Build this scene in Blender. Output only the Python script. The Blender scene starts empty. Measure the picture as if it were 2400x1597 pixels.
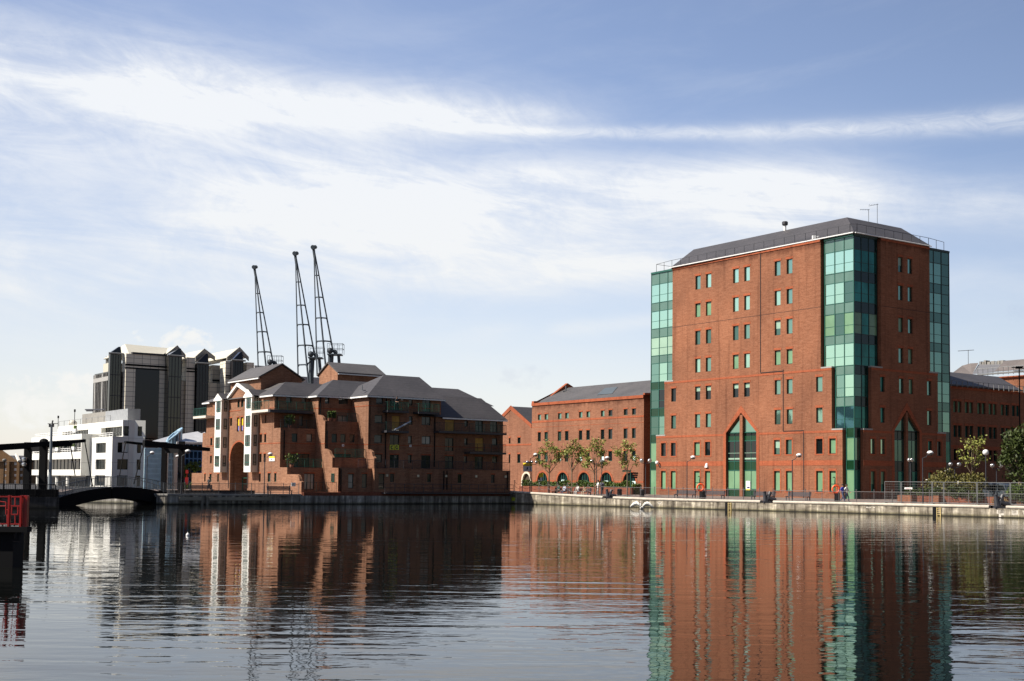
SUN_E = 5.0; SKY_S = .105; CLOUD_S = .59; EXPO = .66; WAVE = (.0155, .0052, .0009); SKY_B = .36; HAZE0 = .70; SKY_T = (1.20, 1.03, 1.02)
import bpy, math, random
from mathutils import Vector, Matrix
R = random.Random(7)
PI = math.pi
scn = bpy.context.scene
COL = scn.collection
# ------------------------------------------------------------------ camera model (also used to survey points of the place)
F = 2900.0; PITCH = math.atan(.0507); ROLL = .0105; CX = 1200.; CY = 980.; H = 2.75
cp, sp = math.cos(PITCH), math.sin(PITCH); cr, sr = math.cos(ROLL), math.sin(ROLL)
R0 = (1, 0, 0); U0 = (0, -sp, cp); FW = (0, cp, sp)
RT = tuple(cr*a+sr*b for a, b in zip(R0, U0)); UP = tuple(-sr*a+cr*b for a, b in zip(R0, U0))
def ray(px, py):
    x = (px-CX)/F; y = -(py-CY)/F
    return tuple(f+x*r+y*u for f, r, u in zip(FW, RT, UP))
def atz(px, py, z):
    d = ray(px, py); t = (z-H)/d[2]; return (d[0]*t, d[1]*t, z)
def aty(px, py, Y):
    d = ray(px, py); t = Y/d[1]; return (d[0]*t, Y, H+d[2]*t)
A_ = math.radians(-35.3)
D1 = (math.sin(A_), math.cos(A_)); D2 = (D1[1], -D1[0]); N1 = (-D2[0], -D2[1]); N2 = (-D1[0], -D1[1])
class Fr:
    """a vertical wall frame: u runs along the wall, d outward, z up"""
    def __init__(s, P, e, n, sc=1.0): s.P = (P[0], P[1]); s.e = e; s.n = n; s.s = sc
    def pt(s, u, d, z):
        u *= s.s; d *= s.s
        if s.s != 1.0: z = H+(z-H)*s.s
        return (s.P[0]+u*s.e[0]+d*s.n[0], s.P[1]+u*s.e[1]+d*s.n[1], z)
    def at(s, px, py, d=0):
        q = ray(px, py); d *= s.s
        P = (s.P[0]+d*s.n[0], s.P[1]+d*s.n[1])
        t = (P[0]*s.n[0]+P[1]*s.n[1])/(q[0]*s.n[0]+q[1]*s.n[1])
        x, y, z = q[0]*t, q[1]*t, H+q[2]*t
        u = (x-P[0])*s.e[0]+(y-P[1])*s.e[1]
        if s.s != 1.0: z = H+(z-H)/s.s
        return (u/s.s, z)
    def rect(s, x0, y0, x1, y1, d=0):
        xm, ym = (x0+x1)/2, (y0+y1)/2
        ua, ub = s.at(x0, ym, d)[0], s.at(x1, ym, d)[0]
        return (min(ua, ub), max(ua, ub), s.at(xm, y1, d)[1], s.at(xm, y0, d)[1])
    def off(s, u, d): q = s.pt(u, d, 0); return Fr(q, s.e, s.n, s.s)
# ------------------------------------------------------------------ mesh builder
ORG = {}
class MB:
    def __init__(s): s.v = []; s.f = []; s.m = []
    def poly(s, pts, mi=0):
        b = len(s.v); s.v += [tuple(p) for p in pts]; s.f.append(tuple(range(b, b+len(pts)))); s.m.append(mi)
    def hexa(s, c, mi=0):
        b = len(s.v); s.v += [tuple(p) for p in c]
        for q in ((0,3,2,1), (4,5,6,7), (0,1,5,4), (1,2,6,5), (2,3,7,6), (3,0,4,7)):
            s.f.append(tuple(b+i for i in q)); s.m.append(mi)
        return s
    def fbox(s, fr, u0, u1, d0, d1, z0, z1, mi=0):
        p = fr.pt
        return s.hexa([p(u0,d0,z0), p(u1,d0,z0), p(u1,d1,z0), p(u0,d1,z0), p(u0,d0,z1), p(u1,d0,z1), p(u1,d1,z1), p(u0,d1,z1)], mi)
    def box(s, x0, x1, y0, y1, z0, z1, mi=0):
        return s.hexa([(x0,y0,z0),(x1,y0,z0),(x1,y1,z0),(x0,y1,z0),(x0,y0,z1),(x1,y0,z1),(x1,y1,z1),(x0,y1,z1)], mi)
    def loops(s, L, mi=0, cap=True, close=True):
        b = len(s.v); n = len(L[0])
        for l in L: s.v += [tuple(p) for p in l]
        for k in range(len(L)-1):
            for i in range(n if close else n-1):
                j = (i+1) % n
                s.f.append((b+k*n+i, b+k*n+j, b+(k+1)*n+j, b+(k+1)*n+i)); s.m.append(mi)
        if cap:
            s.f.append(tuple(b+i for i in range(n))[::-1]); s.m.append(mi)
            s.f.append(tuple(b+(len(L)-1)*n+i for i in range(n))); s.m.append(mi)
        return s
    def prism(s, xy, z0, z1, mi=0):
        return s.loops([[(x, y, z0) for x, y in xy], [(x, y, z1) for x, y in xy]], mi)
    def extr(s, fr, uz, d0, d1, mi=0):
        return s.loops([[fr.pt(u, d0, z) for u, z in uz], [fr.pt(u, d1, z) for u, z in uz]], mi)
    def tube(s, p, q, r0, r1=None, n=6, mi=0, cap=True):
        if r1 is None: r1 = r0
        p = Vector(p); q = Vector(q); a = (q-p)
        if a.length < 1e-6: return s
        a.normalize(); x = a.orthogonal().normalized(); y = a.cross(x)
        L = [[c+(x*math.cos(2*PI*i/n)+y*math.sin(2*PI*i/n))*r for i in range(n)] for c, r in ((p, r0), (q, r1))]
        return s.loops(L, mi, cap)
    def path(s, pts, r, n=6, mi=0):
        for a, b in zip(pts[:-1], pts[1:]): s.tube(a, b, r, r, n, mi)
        return s
    def lathe(s, c, prof, n=12, mi=0, ax=None):
        c = Vector(c)
        L = [[c+Vector((r*math.cos(2*PI*i/n), r*math.sin(2*PI*i/n), z)) for i in range(n)] for r, z in prof]
        return s.loops(L, mi)
    def ball(s, c, r, n=10, m=6, mi=0, sc=(1,1,1)):
        L = []
        for k in range(m+1):
            t = -PI/2+PI*k/m; rr = max(.02, math.cos(t))*r
            L.append([(c[0]+rr*math.cos(2*PI*i/n)*sc[0], c[1]+rr*math.sin(2*PI*i/n)*sc[1], c[2]+r*math.sin(t)*sc[2]) for i in range(n)])
        return s.loops(L, mi)
    def build(s, name, mats, parent=None, smooth=False, org=None):
        if not isinstance(mats, (list, tuple)): mats = [mats]
        if parent is not None: org = ORG[parent.name]
        elif org is None:
            xs = [v[0] for v in s.v]; ys = [v[1] for v in s.v]; zs = [v[2] for v in s.v]
            org = ((min(xs)+max(xs))/2, (min(ys)+max(ys))/2, min(zs))
        me = bpy.data.meshes.new(name)
        me.from_pydata([(v[0]-org[0], v[1]-org[1], v[2]-org[2]) for v in s.v], [], s.f)
        for m in mats: me.materials.append(m)
        if len(mats) > 1: me.polygons.foreach_set('material_index', s.m)
        if smooth: me.polygons.foreach_set('use_smooth', [True]*len(me.polygons))
        me.update()
        o = bpy.data.objects.new(name, me); COL.objects.link(o)
        if parent is not None: o.parent = parent
        else: o.location = org
        ORG[o.name] = org
        return o
def tag(o, label, cat, group=None):
    o['label'] = label; o['category'] = cat
    if group: o['group'] = group
    return o
def thing(name, label, cat, loc=(0, 0, 0), group=None):
    o = bpy.data.objects.new(name, None); COL.objects.link(o); o.location = loc; o.empty_display_size = .3
    ORG[o.name] = tuple(loc); return tag(o, label, cat, group)
def kind(o, k): o['kind'] = k; return o
def dup(root, loc, rotz=None, label=None, scale=None):
    r = root.copy(); COL.objects.link(r); r.location = loc
    if rotz is not None: r.rotation_euler = (0, 0, rotz)
    if scale: r.scale = (scale,)*3
    if label: r['label'] = label
    for ch in list(root.children):
        c = ch.copy(); COL.objects.link(c); c.parent = r
        for g in ch.children:
            d = g.copy(); COL.objects.link(d); d.parent = c
    return r
# ------------------------------------------------------------------ materials
MATS = {}
def nt(name):
    m = bpy.data.materials.new(name); m.use_nodes = True; MATS[name] = m
    t = m.node_tree; return m, t, t.nodes['Principled BSDF']
def N(t, typ, **kw):
    n = t.nodes.new(typ)
    for k, v in kw.items():
        if k.startswith('i_'):
            key = k[2:]; n.inputs[int(key) if key.isdigit() else key.replace('_', ' ')].default_value = v
        else: setattr(n, k, v)
    return n
def mth(t, op, a, b=None, c=None, clamp=False):
    n = t.nodes.new('ShaderNodeMath'); n.operation = op; n.use_clamp = clamp
    for i, x in enumerate((a, b, c)):
        if x is None: continue
        if isinstance(x, (int, float)): n.inputs[i].default_value = x
        else: t.links.new(x, n.inputs[i])
    return n.outputs[0]
def noise(t, vec, scale, detail=4, rough=.55, dist=0):
    n = N(t, 'ShaderNodeTexNoise', i_Scale=scale, i_Detail=detail, i_Roughness=rough, i_Distortion=dist)
    t.links.new(vec, n.inputs['Vector']); return n.outputs['Fac']
def mapped(t, sc=(1, 1, 1), rot=(0, 0, 0), loc=(0, 0, 0), src='Object'):
    c = N(t, 'ShaderNodeTexCoord'); m = N(t, 'ShaderNodeMapping')
    m.inputs['Scale'].default_value = sc; m.inputs['Rotation'].default_value = rot; m.inputs['Location'].default_value = loc
    t.links.new(c.outputs[src], m.inputs['Vector']); return m.outputs[0]
def ramp(t, fac, stops):
    r = N(t, 'ShaderNodeValToRGB'); e = r.color_ramp.elements
    while len(e) < len(stops): e.new(.5)
    for k, (p, c) in enumerate(stops): e[k].position = p; e[k].color = (*c, 1) if len(c) == 3 else c
    t.links.new(fac, r.inputs[0]); return r.outputs[0]
def mulc(t, a, b, fac=1.0):
    n = N(t, 'ShaderNodeMix', data_type='RGBA', blend_type='MULTIPLY'); n.inputs[0].default_value = fac
    t.links.new(a, n.inputs[6]); t.links.new(b, n.inputs[7]); return n.outputs[2]
def flat(name, col, rough=.6, metal=0., spec=.5, var=.12, vscale=1.5):
    m, t, b = nt(name)
    b.inputs['Roughness'].default_value = rough; b.inputs['Metallic'].default_value = metal
    b.inputs['Specular IOR Level'].default_value = spec
    f = noise(t, mapped(t), vscale, 5)
    t.links.new(ramp(t, f, [(.3, tuple(c*(1-var) for c in col)), (.7, tuple(min(1, c*(1+var)) for c in col))]), b.inputs['Base Color'])
    return m
def brick(name, dark, mid, light, streak=.25, soot=None):
    m, t, b = nt(name); b.inputs['Roughness'].default_value = .9; b.inputs['Specular IOR Level'].default_value = .15
    f = noise(t, mapped(t, (1.1, 1.1, 8.)), 1.0, 8, .72)
    c = ramp(t, f, [(.26, dark), (.5, mid), (.74, light)])
    f1 = noise(t, mapped(t, (5.5, 5.5, 13.), loc=(9, 4, 2)), 1.0, 3, .6)
    c = mulc(t, c, ramp(t, f1, [(.36, (.80, .79, .79)), (.62, (1.12, 1.10, 1.08))]))
    f2 = noise(t, mapped(t, (.12, .12, .10)), 1.0, 4)
    c = mulc(t, c, ramp(t, f2, [(.35, (1-streak, 1-streak, 1-streak)), (.65, (1.08, 1.05, 1.0))]))
    f3 = noise(t, mapped(t, (1.6, 1.6, .08), loc=(3, 1, 0)), 1.0, 4)
    c = mulc(t, c, ramp(t, f3, [(.30, (.72, .70, .70)), (.48, (1, 1, 1))]))
    if soot:   # weather stain running down from the parapet, z measured from the object's foot
        z = N(t, 'ShaderNodeSeparateXYZ'); t.links.new(mapped(t), z.inputs[0])
        q = mth(t, 'ADD', z.outputs[2], mth(t, 'MULTIPLY', mth(t, 'SUBTRACT', noise(t, mapped(t, (.9, .9, .25), loc=(4, 4, 4)), 1., 5, .7), .5), soot[1]*2.6))
        r = N(t, 'ShaderNodeMapRange', interpolation_type='SMOOTHSTEP'); t.links.new(q, r.inputs[0]); r.inputs[1].default_value = soot[0]-soot[1]; r.inputs[2].default_value = soot[0]
        mx = N(t, 'ShaderNodeMix', data_type='RGBA', blend_type='MULTIPLY'); t.links.new(r.outputs[0], mx.inputs[0]); t.links.new(c, mx.inputs[6]); mx.inputs[7].default_value = (.52, .47, .46, 1); c = mx.outputs[2]
    t.links.new(c, b.inputs['Base Color'])
    bp = N(t, 'ShaderNodeBump', i_Strength=.35, i_Distance=.03); t.links.new(f1, bp.inputs['Height']); t.links.new(bp.outputs[0], b.inputs['Normal'])
    return m
def glass(name, col, metal=.0, rough=.03, ior=1.6, var=.0, wav=.0):
    m, t, b = nt(name)
    b.inputs['Base Color'].default_value = (*col, 1); b.inputs['Metallic'].default_value = metal
    b.inputs['Roughness'].default_value = rough; b.inputs['IOR'].default_value = ior
    if var:
        f = noise(t, mapped(t, (.5, .5, .35)), 1.0, 3)
        t.links.new(ramp(t, f, [(.35, tuple(c*(1-var) for c in col)), (.65, tuple(min(1, c*(1+var)) for c in col))]), b.inputs['Base Color'])
    if wav:
        bp = N(t, 'ShaderNodeBump', i_Strength=wav, i_Distance=.05); t.links.new(noise(t, mapped(t, (.8, .8, .8)), 1., 2), bp.inputs['Height'])
        t.links.new(bp.outputs[0], b.inputs['Normal'])
    return m
def slate(name, c0, c1):
    m, t, b = nt(name); b.inputs['Roughness'].default_value = .62
    f = noise(t, mapped(t, (2.2, 2.2, 9)), 1., 6, .65)
    c = ramp(t, f, [(.3, c0), (.7, c1)])
    f2 = noise(t, mapped(t, (.25, .25, .4)), 1., 5)
    c = mulc(t, c, ramp(t, f2, [(.32, (.78, .78, .76)), (.66, (1.1, 1.08, 1.05))]))
    w = N(t, 'ShaderNodeTexWave', wave_type='BANDS', bands_direction='Z', i_Scale=.62, i_Distortion=.4, i_Detail=2)
    t.links.new(mapped(t, (1, 1, 1.6)), w.inputs['Vector'])
    c = mulc(t, c, ramp(t, w.outputs['Fac'], [(.0, (.86, .86, .86)), (.3, (1, 1, 1))]))
    t.links.new(c, b.inputs['Base Color']); return m
BR = brick('red_brick', (.185, .072, .040), (.27, .118, .068), (.345, .165, .102))
BRM = brick('weathered_brick', (.175, .077, .047), (.265, .125, .077), (.34, .172, .112))
BRT = brick('tan_brick', (.17, .085, .05), (.275, .145, .092), (.37, .21, .14))
BRO = brick('orange_brick', (.25, .075, .036), (.335, .098, .048), (.40, .125, .062), .12)
BRD = brick('dark_wet_brick', (.13, .045, .03), (.22, .08, .05), (.30, .12, .08))
G_DKF = glass('dark_door_glass', (.006, .022, .02), .0, .05, 1.45, .3)
SLATE = slate('slate', (.042, .039, .042), (.072, .067, .07))
SLATEL = slate('pale_slate', (.066, .062, .062), (.105, .098, .096))
GREEN = flat('green_frame', (.012, .085, .06), .4)
DKGREEN = flat('dark_green_frame', (.008, .03, .026), .45)
G_SKY = glass('sky_glass', (.47, .72, .545), .9, .04, wav=.12)
G_MID = glass('tinted_glass', (.23, .40, .32), .85, .05, wav=.12)
G_DIM = glass('dim_glass', (.10, .19, .155), .75, .05, wav=.12)
G_BLIND = glass('glass_over_blind', (.145, .27, .155), .0, .12, 1.5, .12)
G_BLINDW = glass('glass_over_white_blind', (.27, .41, .31), .0, .12, 1.5, .08)
G_DARK = glass('dark_glass', (.006, .010, .011), .0, .03, 1.55)
G_DKGR = glass('dark_green_glass', (.025, .15, .125), .6, .05, 1.5, .3)
G_FLAT = glass('flat_window_glass', (.035, .04, .036), .0, .04, 1.6, .3)
G_BLUE = glass('blue_glass', (.008, .035, .085), .25, .04, 1.6, .3)
G_TEAL = glass('blue_green_glass', (.06, .17, .20), .8, .05, wav=.1)
G_SMOKE = glass('smoked_glass', (.11, .105, .09), .8, .05, wav=.10)
G_BLACK = glass('black_glass', (.022, .021, .024), .25, .06, wav=.05)
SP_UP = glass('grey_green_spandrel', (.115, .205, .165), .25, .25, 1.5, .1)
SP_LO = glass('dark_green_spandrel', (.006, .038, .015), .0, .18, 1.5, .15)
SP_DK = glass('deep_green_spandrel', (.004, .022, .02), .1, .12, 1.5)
WHITE = flat('white_paint', (.82, .80, .74), .5, var=.04)
WHITEM = flat('white_metal', (.8, .8, .78), .35, var=.04)
BEIGE = flat('beige_panel', (.62, .58, .50), .6, var=.05)
STONE = flat('pale_stone', (.52, .46, .38), .85, var=.18, vscale=2.2)
CAPST = flat('grey_capstone', (.30, .29, .27), .8)
BLACK = flat('black_paint', (.006, .006, .007), .75, spec=.15)
DKGREY = flat('dark_grey_metal', (.035, .035, .042), .5)
STEEL = flat('painted_steel', (.10, .115, .13), .45)
GALV = flat('galvanised_steel', (.20, .205, .205), .5, .2)
RAILM = flat('grey_rail_paint', (.12, .11, .11), .5)
CRANE = flat('crane_steel', (.045, .06, .075), .5, var=.2, vscale=.6)
RED = flat('red_paint', (.30, .007, .005), .4, var=.25)
ORANGE = flat('orange_plastic', (.85, .10, .02), .4)
YELLOW = flat('yellow_board', (.85, .62, .02), .5, var=.05)
LIME = flat('lime_board', (.62, .68, .04), .5, var=.05)
NAVY = flat('navy_board', (.02, .025, .12), .5)
PLY = flat('plywood', (.52, .30, .07), .8, var=.15)
CREAM = flat('cream_roof', (.52, .49, .40), .55, var=.06)
SKIN = flat('skin', (.50, .28, .19), .6)
HAIR = flat('dark_hair', (.02, .014, .01), .7)
TRUNK = flat('bark', (.16, .12, .075), .9, var=.25, vscale=4)
PAVE = flat('paving', (.17, .13, .11), .9, var=.2, vscale=.7)
SOIL = flat('planting_soil', (.07, .05, .035), .95)
BLUEM = flat('blue_frame', (.06, .19, .42), .4)
PBLUE = flat('pale_blue_frame', (.36, .56, .70), .4)
GREYR = flat('grey_sheet_roof', (.36, .36, .37), .5, var=.06)
CONCD = flat('grey_plant_room', (.22, .21, .19), .8)
VAN = flat('van_grey', (.05, .065, .08), .35)
def leafm(name, a, b_):
    m, t, b = nt(name); b.inputs['Roughness'].default_value = .6; b.inputs['Specular IOR Level'].default_value = .3
    t.links.new(ramp(t, noise(t, mapped(t), 2.2, 3), [(.3, a), (.7, b_)]), b.inputs['Base Color'])
    return m
LEAF = leafm('young_leaves', (.13, .15, .025), (.30, .31, .07))
LEAFD = leafm('dark_leaves', (.018, .030, .006), (.055, .075, .012))
LEAFB = leafm('bush_leaves', (.055, .055, .012), (.15, .13, .03))
LEAFH = leafm('hedge_leaves', (.035, .06, .008), (.085, .13, .018))
FLOWER = flat('pale_blossom', (.75, .72, .6), .7)
def cladding(name, a, gap, su, sv, mort=.035):
    """square facing panels with thin dark joints; joints run in the wall's own directions"""
    m, t, b = nt(name); b.inputs['Roughness'].default_value = .45
    c = N(t, 'ShaderNodeTexCoord'); s = N(t, 'ShaderNodeSeparateXYZ'); t.links.new(c.outputs['Object'], s.inputs[0])
    al = mth(t, 'ADD', mth(t, 'MULTIPLY', s.outputs[0], D2[0]), mth(t, 'MULTIPLY', s.outputs[1], D2[1]))
    ac = mth(t, 'ADD', mth(t, 'MULTIPLY', s.outputs[0], D1[0]), mth(t, 'MULTIPLY', s.outputs[1], D1[1]))
    g = N(t, 'ShaderNodeNewGeometry'); gs = N(t, 'ShaderNodeSeparateXYZ'); t.links.new(g.outputs['Normal'], gs.inputs[0])
    dn = mth(t, 'ABSOLUTE', mth(t, 'ADD', mth(t, 'MULTIPLY', gs.outputs[0], D2[0]), mth(t, 'MULTIPLY', gs.outputs[1], D2[1])))
    sel = mth(t, 'GREATER_THAN', dn, .7)
    u = mth(t, 'ADD', mth(t, 'MULTIPLY', al, mth(t, 'SUBTRACT', 1., sel)), mth(t, 'MULTIPLY', ac, sel))
    fu = mth(t, 'FRACT', mth(t, 'DIVIDE', u, su)); fv = mth(t, 'FRACT', mth(t, 'DIVIDE', s.outputs[2], sv))
    ln = mth(t, 'MAXIMUM', mth(t, 'LESS_THAN', fu, mort/su*2), mth(t, 'LESS_THAN', fv, mort/sv*2))
    base = ramp(t, noise(t, mapped(t, (.3, .3, .3)), 1., 4), [(.3, tuple(x*.9 for x in a)), (.7, a)])
    mx = N(t, 'ShaderNodeMix', data_type='RGBA'); t.links.new(ln, mx.inputs[0]); t.links.new(base, mx.inputs[6]); mx.inputs[7].default_value = (*gap, 1)
    t.links.new(mx.outputs[2], b.inputs['Base Color']); return m
CLAD = cladding('stone_cladding', (.84, .78, .65), (.20, .185, .16), 2.2, 1.25, .05)
WPANEL = cladding('white_panels', (.84, .83, .77), (.45, .44, .42), 2.6, 4.0, .03)
# ------------------------------------------------------------------ architecture helpers
def wallgrid(mb, fr, u0, u1, z0, z1, holes=(), d=0, reveal=.22, mi=0, mr=0):
    us = sorted({u0, u1, *[h[0] for h in holes], *[h[1] for h in holes]}); zs = sorted({z0, z1, *[h[2] for h in holes], *[h[3] for h in holes]})
    us = [u for u in us if u0-1e-6 <= u <= u1+1e-6]; zs = [z for z in zs if z0-1e-6 <= z <= z1+1e-6]
    for a, b in zip(us[:-1], us[1:]):
        run = None
        for c, e in zip(zs[:-1], zs[1:]):
            um, zm = (a+b)/2, (c+e)/2
            if any(h[0] < um < h[1] and h[2] < zm < h[3] for h in holes):
                if run: mb.poly([fr.pt(a,d,run[0]), fr.pt(b,d,run[0]), fr.pt(b,d,run[1]), fr.pt(a,d,run[1])], mi); run = None
            else: run = (run[0], e) if run else (c, e)
        if run: mb.poly([fr.pt(a,d,run[0]), fr.pt(b,d,run[0]), fr.pt(b,d,run[1]), fr.pt(a,d,run[1])], mi)
    for a, b, c, e in [h[:4] for h in holes]:
        p = fr.pt; q = d-reveal
        mb.poly([p(a,d,c), p(b,d,c), p(b,q,c), p(a,q,c)], mr); mb.poly([p(a,d,e), p(b,d,e), p(b,q,e), p(a,q,e)], mr)
        mb.poly([p(a,d,c), p(a,d,e), p(a,q,e), p(a,q,c)], mr); mb.poly([p(b,d,c), p(b,d,e), p(b,q,e), p(b,q,c)], mr)
def window(par, fr, u0, u1, z0, z1, d, pane, frame=None, rev=.2, nu=1, nz=(), t=.07, blind=None, name='window'):
    frame = frame or DKGREEN
    m = MB(); q = d-rev
    m.fbox(fr, u0, u0+t, q-.06, q+.05, z0, z1); m.fbox(fr, u1-t, u1, q-.06, q+.05, z0, z1)
    m.fbox(fr, u0+t, u1-t, q-.06, q+.05, z0, z0+t); m.fbox(fr, u0+t, u1-t, q-.06, q+.05, z1-t, z1)
    for k in range(1, nu):
        u = u0+(u1-u0)*k/nu; m.fbox(fr, u-t*.4, u+t*.4, q-.05, q+.035, z0+t, z1-t)
    for f in nz:
        z = z0+(z1-z0)*f; m.fbox(fr, u0+t, u1-t, q-.045, q+.028, z-t*.4, z+t*.4)
    w = m.build(name, frame, par)
    g = MB(); j = R.uniform(-.012, .012); k = R.uniform(-.012, .012)
    zs = [z0+t*.5, z1-t*.5]; mats = [pane]
    a, b = u0+t*.5, u1-t*.5
    if blind:
        f, bm = blind; zc = zs[1]-(zs[1]-zs[0])*f; mats = [pane, bm]
        g.poly([fr.pt(a,q+j,zs[0]), fr.pt(b,q-j,zs[0]), fr.pt(b,q-j,zc), fr.pt(a,q+j,zc)], 0)
        g.poly([fr.pt(a,q+j,zc), fr.pt(b,q-j,zc), fr.pt(b,q-j+k,zs[1]), fr.pt(a,q+j+k,zs[1])], 1)
    else: g.poly([fr.pt(a,q+j,zs[0]), fr.pt(b,q-j,zs[0]), fr.pt(b,q-j+k,zs[1]), fr.pt(a,q+j+k,zs[1])], 0)
    g.build('pane', mats, w)
    return w
def railing(fr, u0, u1, d, z, h, par, mat, step=2.0, bal=.14, name='railing', r=.025, bm=None, br=.012):
    """posts and handrail as one part and the upright bars as another"""
    m = MB(); n = max(1, round(abs(u1-u0)/step))
    for k in range(n+1):
        u = u0+(u1-u0)*k/n; m.tube(fr.pt(u,d,z), fr.pt(u,d,z+h), r, n=5)
    m.tube(fr.pt(u0,d,z+h), fr.pt(u1,d,z+h), r*.9, n=5); m.tube(fr.pt(u0,d,z+.1), fr.pt(u1,d,z+.1), r*.7, n=5)
    o = m.build(name, mat, par)
    if bal:
        m = MB(); n = max(2, int(abs(u1-u0)/bal))
        for k in range(n+1):
            u = u0+(u1-u0)*k/n; m.tube(fr.pt(u,d,z+.1), fr.pt(u,d,z+h), br, n=4, cap=False)
        m.build('upright_bars', bm or mat, par)
    return o

class Pieces:
    """every course, lintel or surround becomes a part of its own"""
    def __init__(s, name, mat, par): s.a = (name, mat, par)
    def fbox(s, *k): m = MB(); m.fbox(*k); m.build(*s.a)
    def extr(s, *k): m = MB(); m.extr(*k); m.build(*s.a)
# ------------------------------------------------------------------ camera, sun, sky
cam = bpy.data.cameras.new('camera'); camo = bpy.data.objects.new('camera', cam); COL.objects.link(camo); scn.camera = camo
cam.sensor_width = 36.; cam.lens = F/2400*36.; cam.clip_end = 6000; cam.clip_start = .1
cam.shift_x = 0.; cam.shift_y = (CY-798.5)/2400.
BK = tuple(-f for f in FW)
camo.matrix_world = Matrix(((RT[0], UP[0], BK[0], 0), (RT[1], UP[1], BK[1], 0), (RT[2], UP[2], BK[2], H), (0, 0, 0, 1)))
SUN = Vector((-.70, -.175, .68)).normalized()
sl = bpy.data.lights.new('sun', 'SUN'); sl.energy = SUN_E; sl.angle = math.radians(.53); sl.color = (1., .93, .82)
so = bpy.data.objects.new('sun', sl); COL.objects.link(so); so.location = (-60, 0, 80)
so.rotation_euler = SUN.to_track_quat('Z', 'Y').to_euler()
w = bpy.data.worlds.new('World'); scn.world = w; w.use_nodes = True; t = w.node_tree
for n in list(t.nodes): t.nodes.remove(n)
out = N(t, 'ShaderNodeOutputWorld')
sky = N(t, 'ShaderNodeTexSky', sky_type='NISHITA', sun_disc=False, sun_elevation=math.asin(SUN.z), sun_rotation=math.atan2(SUN.x, SUN.y), altitude=0, air_density=1.0, dust_density=.6, ozone_density=3.2)
tc = N(t, 'ShaderNodeTexCoord'); sx = N(t, 'ShaderNodeSeparateXYZ'); t.links.new(tc.outputs['Generated'], sx.inputs[0])
X, Y, Z = sx.outputs
az = mth(t, 'MULTIPLY', mth(t, 'ARCTAN2', X, Y), 2.9)                       # azimuth and elevation in the same unit
el = mth(t, 'MULTIPLY', mth(t, 'ARCSINE', Z), 2.9)
cb = N(t, 'ShaderNodeCombineXYZ'); t.links.new(az, cb.inputs[0]); t.links.new(el, cb.inputs[1])
def cmap(sc, rot=0, loc=(0, 0, 0)):
    m = N(t, 'ShaderNodeMapping', vector_type='TEXTURE' if False else 'POINT'); m.inputs['Scale'].default_value = sc; m.inputs['Rotation'].default_value = (0, 0, rot); m.inputs['Location'].default_value = loc
    t.links.new(cb.outputs[0], m.inputs[0]); return m.outputs[0]
def rotd(rot):
    m = N(t, 'ShaderNodeVectorRotate', rotation_type='Z_AXIS'); m.inputs['Angle'].default_value = rot
    t.links.new(cb.outputs[0], m.inputs[0]); return m.outputs[0]
def streak(rot, sx_, sy_, seed, detail=7, rough=.6, dist=.6):
    m = N(t, 'ShaderNodeMapping'); m.inputs['Scale'].default_value = (sx_, sy_, 1); m.inputs['Location'].default_value = (seed, seed*.7, 0)
    t.links.new(rotd(rot), m.inputs[0]); return noise(t, m.outputs[0], 1.0, detail, rough, dist)
def bump_(v, c, wdt):                                                     # gaussian of one coordinate
    q = mth(t, 'DIVIDE', mth(t, 'SUBTRACT', v, c), wdt); return mth(t, 'POWER', 2.718, mth(t, 'MULTIPLY', mth(t, 'MULTIPLY', q, q), -1.))
def band(p0, p1, w0, w1, endfade=.25):
    """a soft bank of cloud from p0 to p1 (azimuth, elevation), w0..w1 wide"""
    dx, dy = p1[0]-p0[0], p1[1]-p0[1]; L = math.hypot(dx, dy); dx /= L; dy /= L
    rx = mth(t, 'SUBTRACT', az, p0[0]); ry = mth(t, 'SUBTRACT', el, p0[1])
    s = mth(t, 'ADD', mth(t, 'MULTIPLY', rx, dx), mth(t, 'MULTIPLY', ry, dy)); v = mth(t, 'SUBTRACT', mth(t, 'MULTIPLY', ry, dx), mth(t, 'MULTIPLY', rx, dy))
    k = mth(t, 'DIVIDE', s, L, clamp=True)
    wd = mth(t, 'ADD', w0, mth(t, 'MULTIPLY', k, w1-w0)); q = mth(t, 'DIVIDE', v, wd)
    g = mth(t, 'POWER', 2.718, mth(t, 'MULTIPLY', mth(t, 'MULTIPLY', q, q), -1.))
    e0 = N(t, 'ShaderNodeMapRange', interpolation_type='SMOOTHSTEP'); t.links.new(s, e0.inputs[0]); e0.inputs[1].default_value = -endfade; e0.inputs[2].default_value = endfade
    e1 = N(t, 'ShaderNodeMapRange', interpolation_type='SMOOTHSTEP'); t.links.new(s, e1.inputs[0]); e1.inputs[1].default_value = L-endfade; e1.inputs[2].default_value = L+endfade; e1.inputs[3].default_value = 1; e1.inputs[4].default_value = 0
    return mth(t, 'MULTIPLY', mth(t, 'MULTIPLY', g, e0.outputs[0]), e1.outputs[0])
s1 = streak(.14, 1.1, 5.0, 3.1); s2 = streak(.10, 2.2, 11., 8.3, 8, .65, 1.2); s3 = streak(-.16, 1.2, 6.0, 14.7)
s4 = streak(.3, 5., 9., 21.2, 8, .7, 1.5)
stk = mth(t, 'ADD', mth(t, 'MULTIPLY', s1, .5), mth(t, 'ADD', mth(t, 'MULTIPLY', s2, .32), mth(t, 'MULTIPLY', s4, .18)))   # ~.5 mean
def AE(px, py): v = ray(px, py); return (2.9*math.atan2(v[0], v[1]), 2.9*math.atan2(v[2], math.hypot(v[0], v[1])))
def pband(p0, p1, w0, w1, ef=.25): return band(AE(*p0), AE(*p1), w0, w1, ef)
def amp(x, k): return mth(t, 'MULTIPLY', x, k)
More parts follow.
